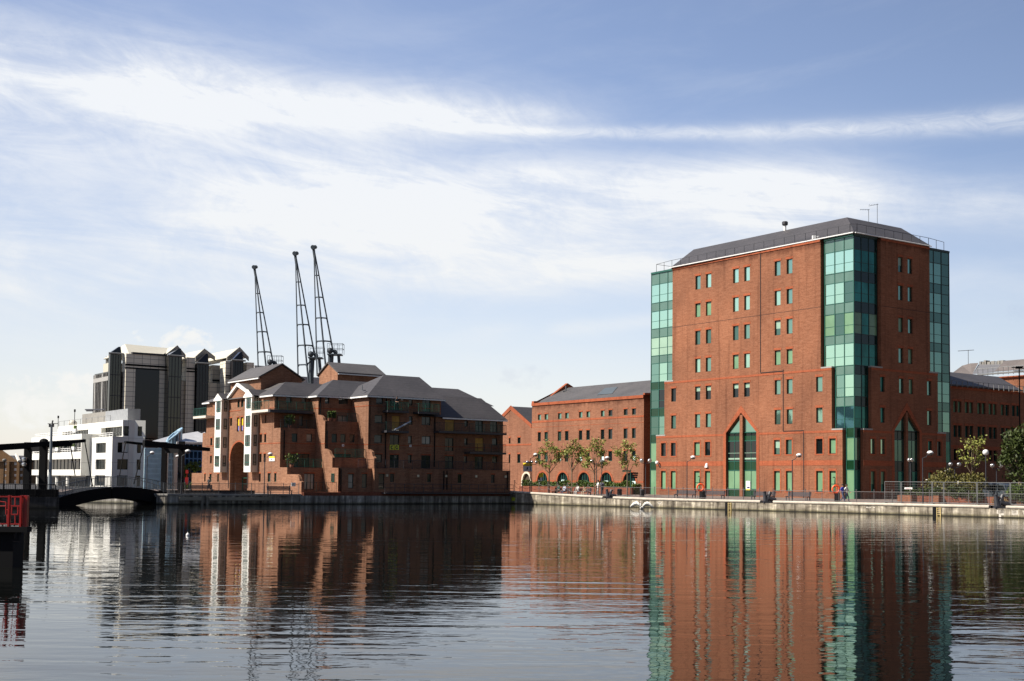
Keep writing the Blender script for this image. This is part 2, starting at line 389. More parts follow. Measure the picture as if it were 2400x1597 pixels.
def total(L):
    r = L[0]
    for x in L[1:]: r = mth(t, 'ADD', r, x)
    return r
B = [amp(pband((-500, 70), (560, 215), .115, .10), .58), amp(pband((200, 185), (1350, 270), .085, .045), .62), amp(pband((300, 225), (1300, 290), .05, .035), .25),
     amp(pband((-700, 380), (1250, 470), .34, .27), .30), amp(pband((-500, 330), (900, 400), .13, .11), .22), amp(pband((520, 480), (1950, 500), .10, .135), .86), amp(pband((1000, 420), (2000, 420), .05, .05), .40),
     amp(pband((1700, 455), (2900, 480), .055, .055), .55), amp(pband((-500, 580), (1000, 530), .06, .08), .30), amp(pband((-300, 650), (1500, 640), .06, .05), .42),
     amp(pband((1400, 620), (2800, 680), .06, .06), .25), amp(pband((1290, 775), (1560, 750), .018, .018, .06), .40), amp(pband((1050, 800), (1200, 770), .03, .025, .08), .2), amp(pband((-500, 800), (1500, 850), .11, .11), .16)]
bands = total(B)
# away from the stretch of sky in view the cloud cover simply goes on in streaks
sk_ = N(t, 'ShaderNodeMapRange', interpolation_type='SMOOTHSTEP'); t.links.new(stk, sk_.inputs[0]); sk_.inputs[1].default_value = .36; sk_.inputs[2].default_value = .66
dens = mth(t, 'MULTIPLY', bands, mth(t, 'ADD', .42, mth(t, 'MULTIPLY', sk_.outputs[0], 1.05)))
s3c = N(t, 'ShaderNodeMapRange', interpolation_type='SMOOTHSTEP'); t.links.new(s3, s3c.inputs[0]); s3c.inputs[1].default_value = .48; s3c.inputs[2].default_value = .78
dens = mth(t, 'ADD', dens, mth(t, 'MULTIPLY', s3c.outputs[0], .10))
dens = mth(t, 'ADD', dens, mth(t, 'MULTIPLY', mth(t, 'MULTIPLY', bump_(az, -4.4, 1.7), bump_(el, .35, .35)), mth(t, 'MULTIPLY', sk_.outputs[0], .8)))   # unseen cloud bank added left of view for the glass to mirror
# vapour trail
tr = pband((1040, 300), (2900, 232), .009, .030, .14); trn = streak(.08, 9., 26., 5.5, 6, .7, 1.)
dens = mth(t, 'ADD', dens, mth(t, 'MULTIPLY', tr, mth(t, 'ADD', -.15, mth(t, 'MULTIPLY', trn, 1.25))))
# heaped clouds near the horizon
def puff(c, rx, ry, seed, sc=7.):
    q = mth(t, 'ADD', mth(t, 'POWER', mth(t, 'DIVIDE', mth(t, 'SUBTRACT', az, c[0]), rx), 2.), mth(t, 'POWER', mth(t, 'DIVIDE', mth(t, 'SUBTRACT', el, c[1]), ry), 2.))
    n = noise(t, cmap((sc, sc*1.25, 1), 0, (seed, seed, 0)), 1., 7, .62, .2)
    v = mth(t, 'ADD', mth(t, 'SUBTRACT', .8, q), mth(t, 'MULTIPLY', mth(t, 'SUBTRACT', n, .5), 5.0))
    r = N(t, 'ShaderNodeMapRange', interpolation_type='SMOOTHSTEP'); t.links.new(v, r.inputs[0]); r.inputs[1].default_value = .0; r.inputs[2].default_value = 1.1; return r.outputs[0]
pf = mth(t, 'MAXIMUM', puff(AE(100, 950), .14, .085, 3.3, 13.), mth(t, 'MAXIMUM', puff(AE(415, 800), .11, .045, 1.7, 15.), puff(AE(180, 905), .10, .04, 6.3, 15.)))
dens = mth(t, 'MAXIMUM', dens, mth(t, 'MULTIPLY', pf, 1.0))
gp = mth(t, 'MULTIPLY', mth(t, 'MAXIMUM', puff(AE(1225, 885), .075, .035, 4.4, 16.), puff(AE(2385, 730), .05, .025, 2.2, 16.)), .55)
# milky air towards the horizon
hz = N(t, 'ShaderNodeMapRange', interpolation_type='SMOOTHSTEP'); t.links.new(el, hz.inputs[0]); hz.inputs[1].default_value = -.05; hz.inputs[2].default_value = .72; hz.inputs[3].default_value = HAZE0; hz.inputs[4].default_value = .03
fr_ = mth(t, 'MAXIMUM', bump_(az, -.3, 2.3), mth(t, 'MULTIPLY', bump_(az, -4.2, 2.0), .9))   # haze thinned out of view to cut fill, but added left for the glass
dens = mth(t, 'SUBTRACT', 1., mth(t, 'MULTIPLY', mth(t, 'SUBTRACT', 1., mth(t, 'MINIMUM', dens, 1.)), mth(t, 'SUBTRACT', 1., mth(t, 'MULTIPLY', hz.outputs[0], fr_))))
dens = mth(t, 'MINIMUM', mth(t, 'MAXIMUM', dens, 0.), 1.)
b1 = N(t, 'ShaderNodeBackground'); tn = N(t, 'ShaderNodeMix', data_type='RGBA', blend_type='MULTIPLY'); tn.inputs[0].default_value = 1.; tn.inputs[7].default_value = (*SKY_T, 1); t.links.new(sky.outputs[0], tn.inputs[6]); t.links.new(tn.outputs[2], b1.inputs[0]); t.links.new(mth(t, 'MULTIPLY', SKY_S, mth(t, 'ADD', SKY_B, mth(t, 'MULTIPLY', fr_, 1-SKY_B))), b1.inputs[1])   # unseen sky dimmed so shaded faces get less fill
cc = N(t, 'ShaderNodeMix', data_type='RGBA'); t.links.new(gp, cc.inputs[0])
cw = N(t, 'ShaderNodeMix', data_type='RGBA')
eh = N(t, 'ShaderNodeMapRange'); t.links.new(el, eh.inputs[0]); eh.inputs[1].default_value = .1; eh.inputs[2].default_value = .7
t.links.new(eh.outputs[0], cw.inputs[0]); cw.inputs[6].default_value = (.99, .985, .945, 1); cw.inputs[7].default_value = (.955, .985, 1.03, 1)
t.links.new(cw.outputs[2], cc.inputs[6]); cc.inputs[7].default_value = (.80, .80, .84, 1)
b2 = N(t, 'ShaderNodeBackground'); t.links.new(cc.outputs[2], b2.inputs[0]); b2.inputs[1].default_value = CLOUD_S
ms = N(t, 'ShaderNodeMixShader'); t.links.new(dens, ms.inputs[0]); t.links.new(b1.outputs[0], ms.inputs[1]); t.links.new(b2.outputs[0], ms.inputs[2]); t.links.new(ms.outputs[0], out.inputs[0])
vs = scn.view_settings; vs.view_transform = 'Standard'; vs.look = 'None'; vs.exposure = EXPO; vs.gamma = 1.; vs.use_curve_mapping = False
# ------------------------------------------------------------------ water
m, t, b = nt('dock_water'); b.inputs['Base Color'].default_value = (.004, .0045, .004, 1); b.inputs['Roughness'].default_value = .012; b.inputs['IOR'].default_value = 1.23
ob = N(t, 'ShaderNodeTexCoord'); sx = N(t, 'ShaderNodeSeparateXYZ'); t.links.new(ob.outputs['Object'], sx.inputs[0])
w1 = noise(t, mapped(t, (.15, .85, 1), (0, 0, .10)), 1., 2, .45, .6)          # slow swell ~1.6 m
w2 = noise(t, mapped(t, (1.3, 2.5, 1), (0, 0, -.25), (5, 3, 0)), 1., 2, .5, .3)   # ripples
w3 = noise(t, mapped(t, (4., 6.5, 1), (0, 0, .3), (1, 8, 0)), 1., 2, .5)
pt_ = noise(t, mapped(t, (.018, .05, 1), (0, 0, .1), (2.2, 4, 0)), 1., 3, .5)
pr = N(t, 'ShaderNodeMapRange', interpolation_type='SMOOTHSTEP'); t.links.new(pt_, pr.inputs[0]); pr.inputs[1].default_value = .36; pr.inputs[2].default_value = .64; pr.inputs[3].default_value = .45; pr.inputs[4].default_value = 1.5
hsum = mth(t, 'ADD', mth(t, 'MULTIPLY', w1, WAVE[0]), mth(t, 'ADD', mth(t, 'MULTIPLY', w2, WAVE[1]), mth(t, 'MULTIPLY', w3, WAVE[2])))
hsum = mth(t, 'MULTIPLY', hsum, pr.outputs[0])
bp = N(t, 'ShaderNodeBump', i_Strength=1., i_Distance=1.); t.links.new(hsum, bp.inputs['Height']); t.links.new(bp.outputs[0], b.inputs['Normal'])
wm = MB(); wm.poly([(-1500, -120, 0), (1500, -120, 0), (1500, 2500, 0), (-1500, 2500, 0)])
kind(wm.build('water', m, org=(0, 0, 0)), 'structure')
# ------------------------------------------------------------------ quays
QA, QB = (-.1, 148.2), (43., 107.)                                         # right quay edge
qaz = math.atan2(QA[0]-QB[0], QA[1]-QB[1]); QE_ = (math.sin(qaz), math.cos(qaz)); QN = (-QE_[1], QE_[0])
QL = math.hypot(QA[0]-QB[0], QA[1]-QB[1])
RQ = Fr(QB, QE_, QN)                                                      # u grows to the left/away, d towards the water
LQ0 = (-33., 124.5); LF = Fr(LQ0, D2, N2)                                 # left quay face, u to the right/away
def qz(u): return 1.0+max(0., (u-QL+22)/22)**1.5*.5                       # the right quay rises a little to its far corner
LU = 45.0
# ground behind the quays (one sheet with a hole for the dock and the channel)
gm = MB(); far = 2500
us = [-75, -40, -10, 0, 10, 20, 30, 40, 48, 54, 60, QL+.02]
for a, b_ in zip(us[:-1], us[1:]):
    pa, pb = RQ.pt(a, -.45, qz(a)), RQ.pt(b_, -.45, qz(b_)); qa, qb = RQ.pt(a, -9, qz(a)*.5+.5), RQ.pt(b_, -9, qz(b_)*.5+.5)
    gm.poly([pa, pb, qb, qa])
bk = [RQ.pt(u, -9, qz(u)*.5+.5) for u in us]
gm.poly(bk[::-1]+[(120, 60, 1), (far, 60, 1), (far, far, 1), (9, far, 1), (9, 175, 1)])
gz = 1.02
gl = [LF.pt(-1.5, -.4, gz), LF.pt(13.2, -.4, gz), LF.pt(40.3, -.5, gz), (9, 175, gz), (9, far, gz), (-70, far, gz), (-70, 215, gz), (-26, 205, gz), LF.pt(-9, -40, gz), LF.pt(-6.4, -10, gz), LF.pt(-2.9, -4.2, gz), LF.pt(-2.3, -1.3, gz)]
gm.poly(gl)
kind(gm.build('ground', PAVE, org=(0, 0, 0)), 'structure')
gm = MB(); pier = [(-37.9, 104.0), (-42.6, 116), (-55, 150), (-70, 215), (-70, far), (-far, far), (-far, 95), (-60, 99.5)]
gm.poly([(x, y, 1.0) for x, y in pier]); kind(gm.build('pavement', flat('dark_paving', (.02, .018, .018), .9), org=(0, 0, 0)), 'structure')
def wallmat(name, c0, c1, c2, wet):
    m, t, b = nt(name); b.inputs['Roughness'].default_value = .85
    f = noise(t, mapped(t, (.8, .8, 2.)), 1., 7, .65); c = ramp(t, f, [(.3, c0), (.5, c1), (.72, c2)])
    f = noise(t, mapped(t, (1.9, 1.9, .2), loc=(7, 2, 0)), 1., 6, .7); c = mulc(t, c, ramp(t, f, [(.38, (.28, .26, .25)), (.47, (.82, .8, .77)), (.54, (1.0, 1, 1)), (.62, (1.85, 1.85, 1.8))]))
    z = N(t, 'ShaderNodeSeparateXYZ'); t.links.new(mapped(t), z.inputs[0])
    zz = mth(t, 'ADD', z.outputs[2], mth(t, 'MULTIPLY', noise(t, mapped(t, (1.2, 1.2, 1)), 1., 3), .12))
    c = mulc(t, c, ramp(t, mth(t, 'DIVIDE', zz, 1.2), [(.08, wet), (.17, (.62, .62, .5)), (.3, (1, 1, 1))]))          # tide mark
    t.links.new(c, b.inputs['Base Color']); return m
QWALL = wallmat('stained_quay_concrete', (.15, .125, .09), (.275, .24, .185), (.46, .415, .33), (.07, .065, .035))
QWALLD = wallmat('grey_quay_concrete', (.17, .16, .145), (.26, .245, .22), (.36, .34, .31), (.06, .06, .05))
qw = MB()
for a, b_ in zip(us[:-1], us[1:]):
    qw.loops([[RQ.pt(a, 0, -2), RQ.pt(a, 0, qz(a)-.22), RQ.pt(a, -1.2, qz(a)-.22), RQ.pt(a, -1.2, -2)], [RQ.pt(b_, 0, -2), RQ.pt(b_, 0, qz(b_)-.22), RQ.pt(b_, -1.2, qz(b_)-.22), RQ.pt(b_, -1.2, -2)]], 0, cap=False)
qwall = qw.build('quay_wall', QWALL, org=(0, 0, 0)); tag(qwall, 'long sunlit streaked concrete quay wall with pale rounded coping, in front of the tall brick block', 'quay wall')
def gapu(px): # u of a gap in the coping
    P = RQ.at(px, 1165)[0]; return P
gaps = sorted([RQ.at(1425, 1165)[0], RQ.at(1797, 1172)[0], RQ.at(2338, 1186)[0]])
seg = []; s0 = -70.
for g_ in gaps: seg.append((s0, g_-.75)); s0 = g_+.75
seg.append((s0, QL+.6))
for a, b_ in seg:
    c = MB(); n = max(1, int((b_-a)/4)); prof = [(.0, -.22), (.07, -.20), (.10, -.11), (.08, -.03), (.0, .02), (-.28, .03), (-.42, .0), (-.42, -.22)]
    L = []
    for k in range(n+1):
        u = a+(b_-a)*k/n; L.append([RQ.pt(u, d, qz(u)+z+.02) for d, z in prof])
    c.loops(L); c.build('coping_stone', STONE, qwall)
wh = MB()                                                                 # pale lime bloom below old fittings
for px, ww, hh in ((2340, .55, .75), (1545, .25, .2), (2040, .6, .12), (2385, 1.2, .35)):
    u = RQ.at(px, 1190)[0]
    for k in range(5):
        a = u+R.uniform(-ww, ww)*.7; wd = R.uniform(.08, .22); hz_ = R.uniform(.3, 1)*hh
        wh.fbox(RQ, a-wd, a+wd, 0, .006, .62-hz_, .66)
wh.build('lime_deposit', flat('lime_bloom', (.6, .55, .47), .9), qwall)
# left quay wall
lw = MB(); lw.fbox(LF, -1.6, 40.35, -1.5, 0, -2, .92); lw.loops([[LF.pt(-1.6, 0, z) for z in (-2, .92)], [LF.pt(-2.5, -1.2, z) for z in (-2, .92)], [LF.pt(-3.0, -4.2, z) for z in (-2, .92)], [LF.pt(-6.6, -10, z) for z in (-2, .92)], [LF.pt(-9.6, -45, z) for z in (-2, .92)]], cap=False, close=False)
lwall = lw.build('quay_wall', QWALLD, org=(0, 0, 0)); tag(lwall, 'grey stained concrete quay wall with timber fenders, below the brown brick flats', 'quay wall')
c = MB(); c.fbox(LF, -1.6, 13.0, -.55, .12, .925, 1.1); c.loops([[LF.pt(-1.6, .12, z) for z in (.925, 1.1)]+[LF.pt(-1.6, -.55, z) for z in (1.1, .925)], [LF.pt(-2.55, -1.1, z) for z in (.925, 1.1)]+[LF.pt(-2.1, -1.5, z) for z in (1.1, .925)]])
c.build('coping_stone', CAPST, lwall)
for a, b_ in ((-.4, 1.9), (2.7, 9.4)):
    f = MB(); f.fbox(LF, a, b_, .003, .3, .42, .75); f.build('timber_fender', flat('weathered_timber', (.30, .27, .21), .9), lwall)
f = MB()
for u in (2.0, 2.55): f.fbox(LF, u-.12, u+.12, .003, .22, -.5, .9)
f.build('fender_pile', flat('old_pile', (.22, .2, .16), .9), lwall)
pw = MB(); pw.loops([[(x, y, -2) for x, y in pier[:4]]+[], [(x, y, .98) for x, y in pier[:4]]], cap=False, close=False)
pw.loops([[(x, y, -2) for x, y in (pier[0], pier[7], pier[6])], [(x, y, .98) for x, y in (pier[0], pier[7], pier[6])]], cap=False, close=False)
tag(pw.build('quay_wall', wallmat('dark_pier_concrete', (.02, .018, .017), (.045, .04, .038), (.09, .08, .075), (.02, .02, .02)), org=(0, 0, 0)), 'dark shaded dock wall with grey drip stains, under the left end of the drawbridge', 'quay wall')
# far end of the channel
fw = MB(); fw.loops([[(-70, 215, z) for z in (-2, 1.0)], [(-26, 205, z) for z in (-2, 1.0)], [*[LF.pt(-9, -40, z) for z in (-2, 1.0)]]], cap=False, close=False)
tag(fw.build('dock_wall', wallmat('rubble_wall', (.25, .2, .14), (.42, .36, .27), (.55, .5, .42), (.15, .13, .1)), org=(0, 0, 0)), 'sunlit rubble wall at the far end of the channel, seen under the drawbridge', 'dock wall')
# ------------------------------------------------------------------ tall brick office block
TC = aty(2003, 1163, 147.)[:2]; S8 = 147/179.
TF = Fr(TC, D1, N1, S8); TR = Fr(TC, D2, N2, S8)
LFr, LRt = 44.0, 22.65
tw = thing('office_block', 'tall red brick office block with green glass corners and pitched slate roof', 'building', TF.pt(0, 0, .6))
# window rows (sill, head) and columns
UPR = [(34.88, 37.17), (30.24, 32.55), (25.63, 27.95), (21.0, 23.3)]
RE, RF_, RG, RH = (16.43, 18.68), (11.83, 14.08), (7.2, 9.44), (1.55, 4.68)
FC = [(13.61, 14.8), (11.2, 12.36), (22.5, 23.73), (20.06, 21.26), (31.2, 32.4), (28.7, 29.9)]
fd = .6
wins = []   # (frame, hole, pane, blind)
P_up = [['m', 'm', 'w', 'w', 'm', 'w'], ['w', 'm', 'w', 'w', 'b', 'b'], ['h', 'm', 'd', 'm', 'd', 'd'], ['b', 'b', 'b', 'w', 'w', 'm']]
def pane_of(c):
    return {'m': (G_MID, None), 's': (G_SKY, None), 'w': (G_SKY, None), 'b': (G_BLIND, None), 'd': (G_DIM, None), 'k': (G_DARK, None), 'h': (G_DIM, (.55, G_BLINDW)), 'q': (G_DARK, (.35, G_BLINDW)), 'e': (G_DKGR, None), 'g': (G_DKGR, (.6, G_BLIND)), 'f': (G_BLIND, None)}[c]
hu, hm, hb = [], [], []
for r_, row in enumerate(UPR):
    for c_, col in enumerate(FC): hu.append((*col, *row, P_up[r_][c_]))
MC = [(37.04, 38.2), *FC[4:], *FC[2:4], (13.61, 14.8), (11.2, 12.36), (5.38, 6.58)]
for c_, col in enumerate(MC): hm.append((*col, *RE, 'kqqqqmmm'[c_])); 
for c_, col in enumerate(MC):
    if c_ in (3, 4): continue
    hm.append((*col, *RF_, 'dmm..mmm'[c_]))
BC = [(39.5, 40.66), (37.04, 38.2), (31.25, 32.55), (28.8, 30.0), (13.75, 14.9), (11.35, 12.5), (5.38, 6.58), (2.93, 4.08)]
for c_, col in enumerate(BC): hb.append((*col, *RG, 'kkbkhdkb'[c_])); hb.append((*col, *RH, 'bbbbbbbb'[c_]))
# pointed opening on the front
gu0, gu1, gsp, gap = 18.61, 25.22, 10.8, 13.95
gm_u = (21.62, 22.24)
BRK = brick('stained_red_brick', (.185, .072, .040), (.27, .118, .068), (.345, .165, .102), .28, (TF.pt(0, 0, 39.0)[2]-TF.pt(0, 0, .6)[2], .9))
wl = MB()
gothF = [(gu0, gu1, .6, gap)]
def gothic(mb, fr, u0, u1, sp_, ap, d, rv):
    um = (u0+u1)/2
    for a in (u0, u1):
        mb.poly([fr.pt(a, d, sp_), fr.pt(a, d, ap), fr.pt(um, d, ap)]); mb.poly([fr.pt(a, d, sp_), fr.pt(um, d, ap), fr.pt(um, d-rv, ap), fr.pt(a, d-rv, sp_)])
        mb.poly([fr.pt(a, d, .6), fr.pt(a, d, sp_), fr.pt(a, d-rv, sp_), fr.pt(a, d-rv, .6)])
ZT, Z1, Z2, Z0 = 39.2, 19.87, 10.66, .6
wallgrid(wl, TF, 5.69, 37.98, Z1, ZT, hu, fd, .24)
# the arch head crosses the step between storeys: split its hole
wallgrid(wl, TF, 3.65, 39.9, Z2, Z1, hm+[(gu0, gu1, Z2, gap)], fd, .24)
wallgrid(wl, TF, 1.68, 41.95, Z0, Z2, hb+[(gu0, gu1, Z0, Z2)], fd, .24)
gothic(wl, TF, gu0, gu1, gsp, gap, fd, .45)
def sides(mb, fr, segs, d):
    for u0, u1, z0, z1 in segs:
        for u in (u0, u1): mb.poly([fr.pt(u, d, z0), fr.pt(u, d, z1), fr.pt(u, -.3, z1), fr.pt(u, -.3, z0)])
        mb.poly([fr.pt(u0, d, z1), fr.pt(u1, d, z1), fr.pt(u1, -.3, z1), fr.pt(u0, -.3, z1)])
sides(wl, TF, [(5.69, 37.98, Z1, ZT), (3.65, 39.9, Z2, Z1), (1.68, 41.95, Z0, Z2)], fd)
wl.fbox(TF, *gm_u, fd-.4, fd, Z0, gap-.35)
wl.build('front_wall', BRK, tw)
ws = MB()
RCu = [(9.39, 10.47), (11.66, 12.74)]
hu2 = [(*c, *r_, k) for r_, row in enumerate([(34.6, 36.9), (30.36, 32.61), (25.53, 27.74), (20.93, 23.18)]) for c, k in zip(RCu, ('hm', 'mm', 'bm', 'mb')[r_]) for r_ in [row]]
RM = [(5.13, 6.12), (9.49, 10.55), (11.8, 12.82), (16.18, 17.23)]
hm2 = [(*c, 16.38, 18.62, k) for c, k in zip(RM, 'embm')]+[(*RM[0], *RF_, 'e'), (*RM[3], *RF_, 'm')]
RB = [(2.87, 3.86), (5.13, 6.12), (16.3, 17.25), (18.54, 19.6)]
hb2 = [(*c, *RG, k) for c, k in zip(RB, 'wwek')]+[(*c, *RH, k) for c, k in zip(RB, 'ggge')]
g2 = (8.27, 14.25); gm2 = (11.0, 11.55)
wallgrid(ws, TR, 5.35, 16.96, Z1, ZT, hu2, fd, .24); wallgrid(ws, TR, 3.08, 18.81, Z2, Z1, hm2+[(*g2, Z2, gap)], fd, .24); wallgrid(ws, TR, 1.3, 20.76, Z0, Z2, hb2+[(*g2, Z0, Z2)], fd, .24)
gothic(ws, TR, *g2, gsp, gap, fd, .45); sides(ws, TR, [(5.35, 16.96, Z1, ZT), (3.08, 18.81, Z2, Z1), (1.3, 20.76, Z0, Z2)], fd)
ws.fbox(TR, *gm2, fd-.4, fd, Z0, gap-.35)
ws.build('side_wall', BRK, tw)
bk_ = MB(); pA, pB = TF.pt(LFr, 0, 0), TR.pt(LRt, 0, 0); pC = (pA[0]+pB[0]-TC[0], pA[1]+pB[1]-TC[1])
zb, zt = TF.pt(0, 0, .6)[2], TF.pt(0, 0, 39.2)[2]
bk_.poly([(pA[0], pA[1], zb), (pC[0], pC[1], zb), (pC[0], pC[1], zt), (pA[0], pA[1], zt)]); bk_.poly([(pB[0], pB[1], zb), (pC[0], pC[1], zb), (pC[0], pC[1], zt), (pB[0], pB[1], zt)])
bk_.build('back_wall', BR, tw)
# projecting orange brick courses, hoods and jambs
tm = Pieces('brick_band', BRO, tw); e_ = .035
def lint(fr, h, d, full=False, zz=.34):
    u0, u1, z0, z1 = h[:4]; m = MB()
    m.fbox(fr, u0-.18, u1+.18, d+.002, d+e_, z1, z1+zz)
    if full:
        m.fbox(fr, u0-.05, u1+.05, d+.002, d+e_, z0-.2, z0)
        m.fbox(fr, u0-.27, u0-.02, d+.002, d+e_-.003, z0-.2, z1); m.fbox(fr, u1+.02, u1+.27, d+.002, d+e_-.003, z0-.2, z1)
    m.build('window_surround' if full else 'brick_lintel', BRO, tw)
for h in hu+hm: lint(TF, h, fd)
for h in hb: lint(TF, h, fd, True)
for h in hu2+hm2: lint(TR, h, fd)
for h in hb2: lint(TR, h, fd, True)
def archtrim(fr, u0, u1, w_, segs):
    um = (u0+u1)/2; top = gap+.55+w_; am = MB()
    am.extr(fr, [(u0-w_, gsp), (u0, gsp), (um, gap), (um, top)], fd+.002, fd+e_+.01); am.extr(fr, [(u1+w_, gsp), (u1, gsp), (um, gap), (um, top)], fd+.002, fd+e_+.01)
    for a, b in ((u0-w_, u0), (u1, u1+w_)): am.fbox(fr, a, b, fd+.002, fd+e_+.01, Z0, gsp)
    am.build('arch_surround', BRO, tw)
    for a, b in segs:
        tm.fbox(fr, a, b, fd+.002, fd+e_, Z2-.34, Z2-.02)
archtrim(TF, gu0, gu1, .6, [(1.68, gu0-.61), (gu1+.61, 41.95)]); archtrim(TR, *g2, .55, [(1.3, g2[0]-.56), (g2[1]+.56, 20.76)])
def gaps_band(fr, u0, u1, z0, z1, ops):
    xs = sorted(ops); a = u0
    for o0, o1 in xs: tm.fbox(fr, a, o0, fd+.002, fd+e_*.8, z0, z1); a = o1
    tm.fbox(fr, a, u1, fd+.002, fd+e_*.8, z0, z1)
gaps_band(TF, 1.68, 41.95, 5.5, 6.25, [(gu0-.6, gu1+.6)]); gaps_band(TR, 1.3, 20.76, 5.5, 6.25, [(g2[0]-.55, g2[1]+.55)])
tm.fbox(TF, 3.65, 39.9, fd+.002, fd+e_, Z1-.34, Z1-.02); tm.fbox(TR, 3.08, 18.81, fd+.002, fd+e_, Z1-.34, Z1-.02)
tm.fbox(TF, 5.69, 37.98, fd+.002, fd+.1, ZT-.3, ZT); tm.fbox(TR, 5.35, 16.96, fd+.002, fd+.1, ZT-.3, ZT)
jt = MB()
for u, z0, z1 in ((17.75, 20.1, 38.85), (13.05, 10.85, 20.2), (9.0, Z0, 10.6)): jt.fbox(TF, u-.07, u+.07, fd+.003, fd+.02+e_, z0, z1)
jt.fbox(TF, 13.05, 17.75, fd+.004, fd+e_+.03, 19.95, 20.08); jt.fbox(TF, 9.0, 13.05, fd+.004, fd+e_+.03, 10.68, 10.8)
for z in (29.1,): jt.fbox(TF, 5.69, 37.98, fd+.002, fd+.012, z-.03, z+.03); jt.fbox(TR, 5.35, 16.96, fd+.002, fd+.012, z-.03, z+.03)
jt.build('movement_joint', flat('dark_joint', (.03, .016, .014), .9), tw)
cs = MB()
for fr, a, b, z in ((TF, 3.6, 6.0, Z1), (TF, 1.62, 4.0, Z2), (TF, 37.7, 39.95, Z1), (TF, 39.6, 42.0, Z2), (TR, 3.0, 5.6, Z1), (TR, 1.25, 3.3, Z2), (TR, 16.7, 18.9, Z1), (TR, 18.6, 20.8, Z2)):
    lo, hi = (a, b)
    if (a < 10 and fr is TF): hi = b-.33
    cs = MB(); cs.fbox(fr, lo, hi-.02, -.1, fd+.06, z+.003, z+.22); cs.build('capstone', CAPST, tw)
for fr, L in ((TF, hu+hm+hb), (TR, hu2+hm2+hb2)):
    for h in L:
        p_, bl = pane_of(h[4]); window(tw, fr, h[0], h[1], h[2], h[3], fd, p_, rev=.26, t=.09, blind=bl)
# tall pointed windows
def gothic_window(fr, u0, u1, um, dark):
    d = fd-.42; m = MB(); t_ = .07; c = (u0+u1)/2
    zs = [10.78, 9.46, 7.53, 6.22, 4.77, 1.8]
    halves = [(u0, um[0]), (um[1], u1)]
    for a, b in halves:
        for z in zs[:1]+zs[1:2]+zs[3:]: m.fbox(fr, a, b, d-.03, d+.05, z-t_, z+t_)
        for u in (a+t_, (a+b)/2, b-t_): m.fbox(fr, u-t_*.7, u+t_*.7, d-.035, d+.045, .6, gsp)
    w_ = m.build('pointed_window', GREEN if not dark else DKGREEN, tw)
    def strip(nm, z0, z1, mats):
        g = MB(); k = 0
        for a, b in halves:
            for s0, s1 in ((a, (a+b)/2), ((a+b)/2, b)):
                j = R.uniform(-.01, .01); g.poly([fr.pt(s0, d+j, z0), fr.pt(s1, d-j, z0), fr.pt(s1, d-j, z1), fr.pt(s0, d+j, z1)], k % len(mats)); k += 1
        g.build(nm, mats, w_)
    D = dark
    strip('spandrel', 9.46, 10.78, [SP_DK if D else SP_LO]); strip('pane', 6.22, 9.46, [G_DIM] if D else [G_DARK]); strip('spandrel', 4.77, 6.22, [SP_DK if D else SP_LO])
    strip('pane', 1.8, 4.77, [G_DARK, G_DKGR] if D else [G_BLIND]); strip('spandrel', .6, 1.8, [SP_DK if D else SP_LO])
    g = MB()
    for (a, b), s in zip(halves, (0, 1)):
        zi = lambda u: gsp+(gap-gsp)*(1-abs(u-c)/((u1-u0)/2))
        g.poly([fr.pt(a, d, gsp), fr.pt(b, d, gsp), fr.pt(b, d+.004, zi(b)), fr.pt(a, d+.004, zi(a)+.001)])
    g.build('pane', G_MID if not D else G_DIM, w_)
    if not dark:
        r_ = MB()
        for a, b in halves: r_.fbox(fr, a+.05, b-.05, d+.02, d+.05, 7.5, 7.56); r_.fbox(fr, a+.15, b-.15, d+.01, d+.03, 6.5, 6.75)
        r_.build('inner_rail', G_BLINDW, w_)
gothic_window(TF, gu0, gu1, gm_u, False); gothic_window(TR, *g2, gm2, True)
sg = MB(); sg.fbox(TF, 20.25, 21.15, fd-.35, fd-.31, 1.85, 3.1, 0); sg.fbox(TF, 20.35, 20.9, fd-.31, fd-.30, 1.95, 2.2, 1); sg.fbox(TF, 20.25, 21.15, fd-.35, fd-.305, 1.62, 1.83, 2); sg.build('window_poster', [WHITEM, NAVY, YELLOW], tw)
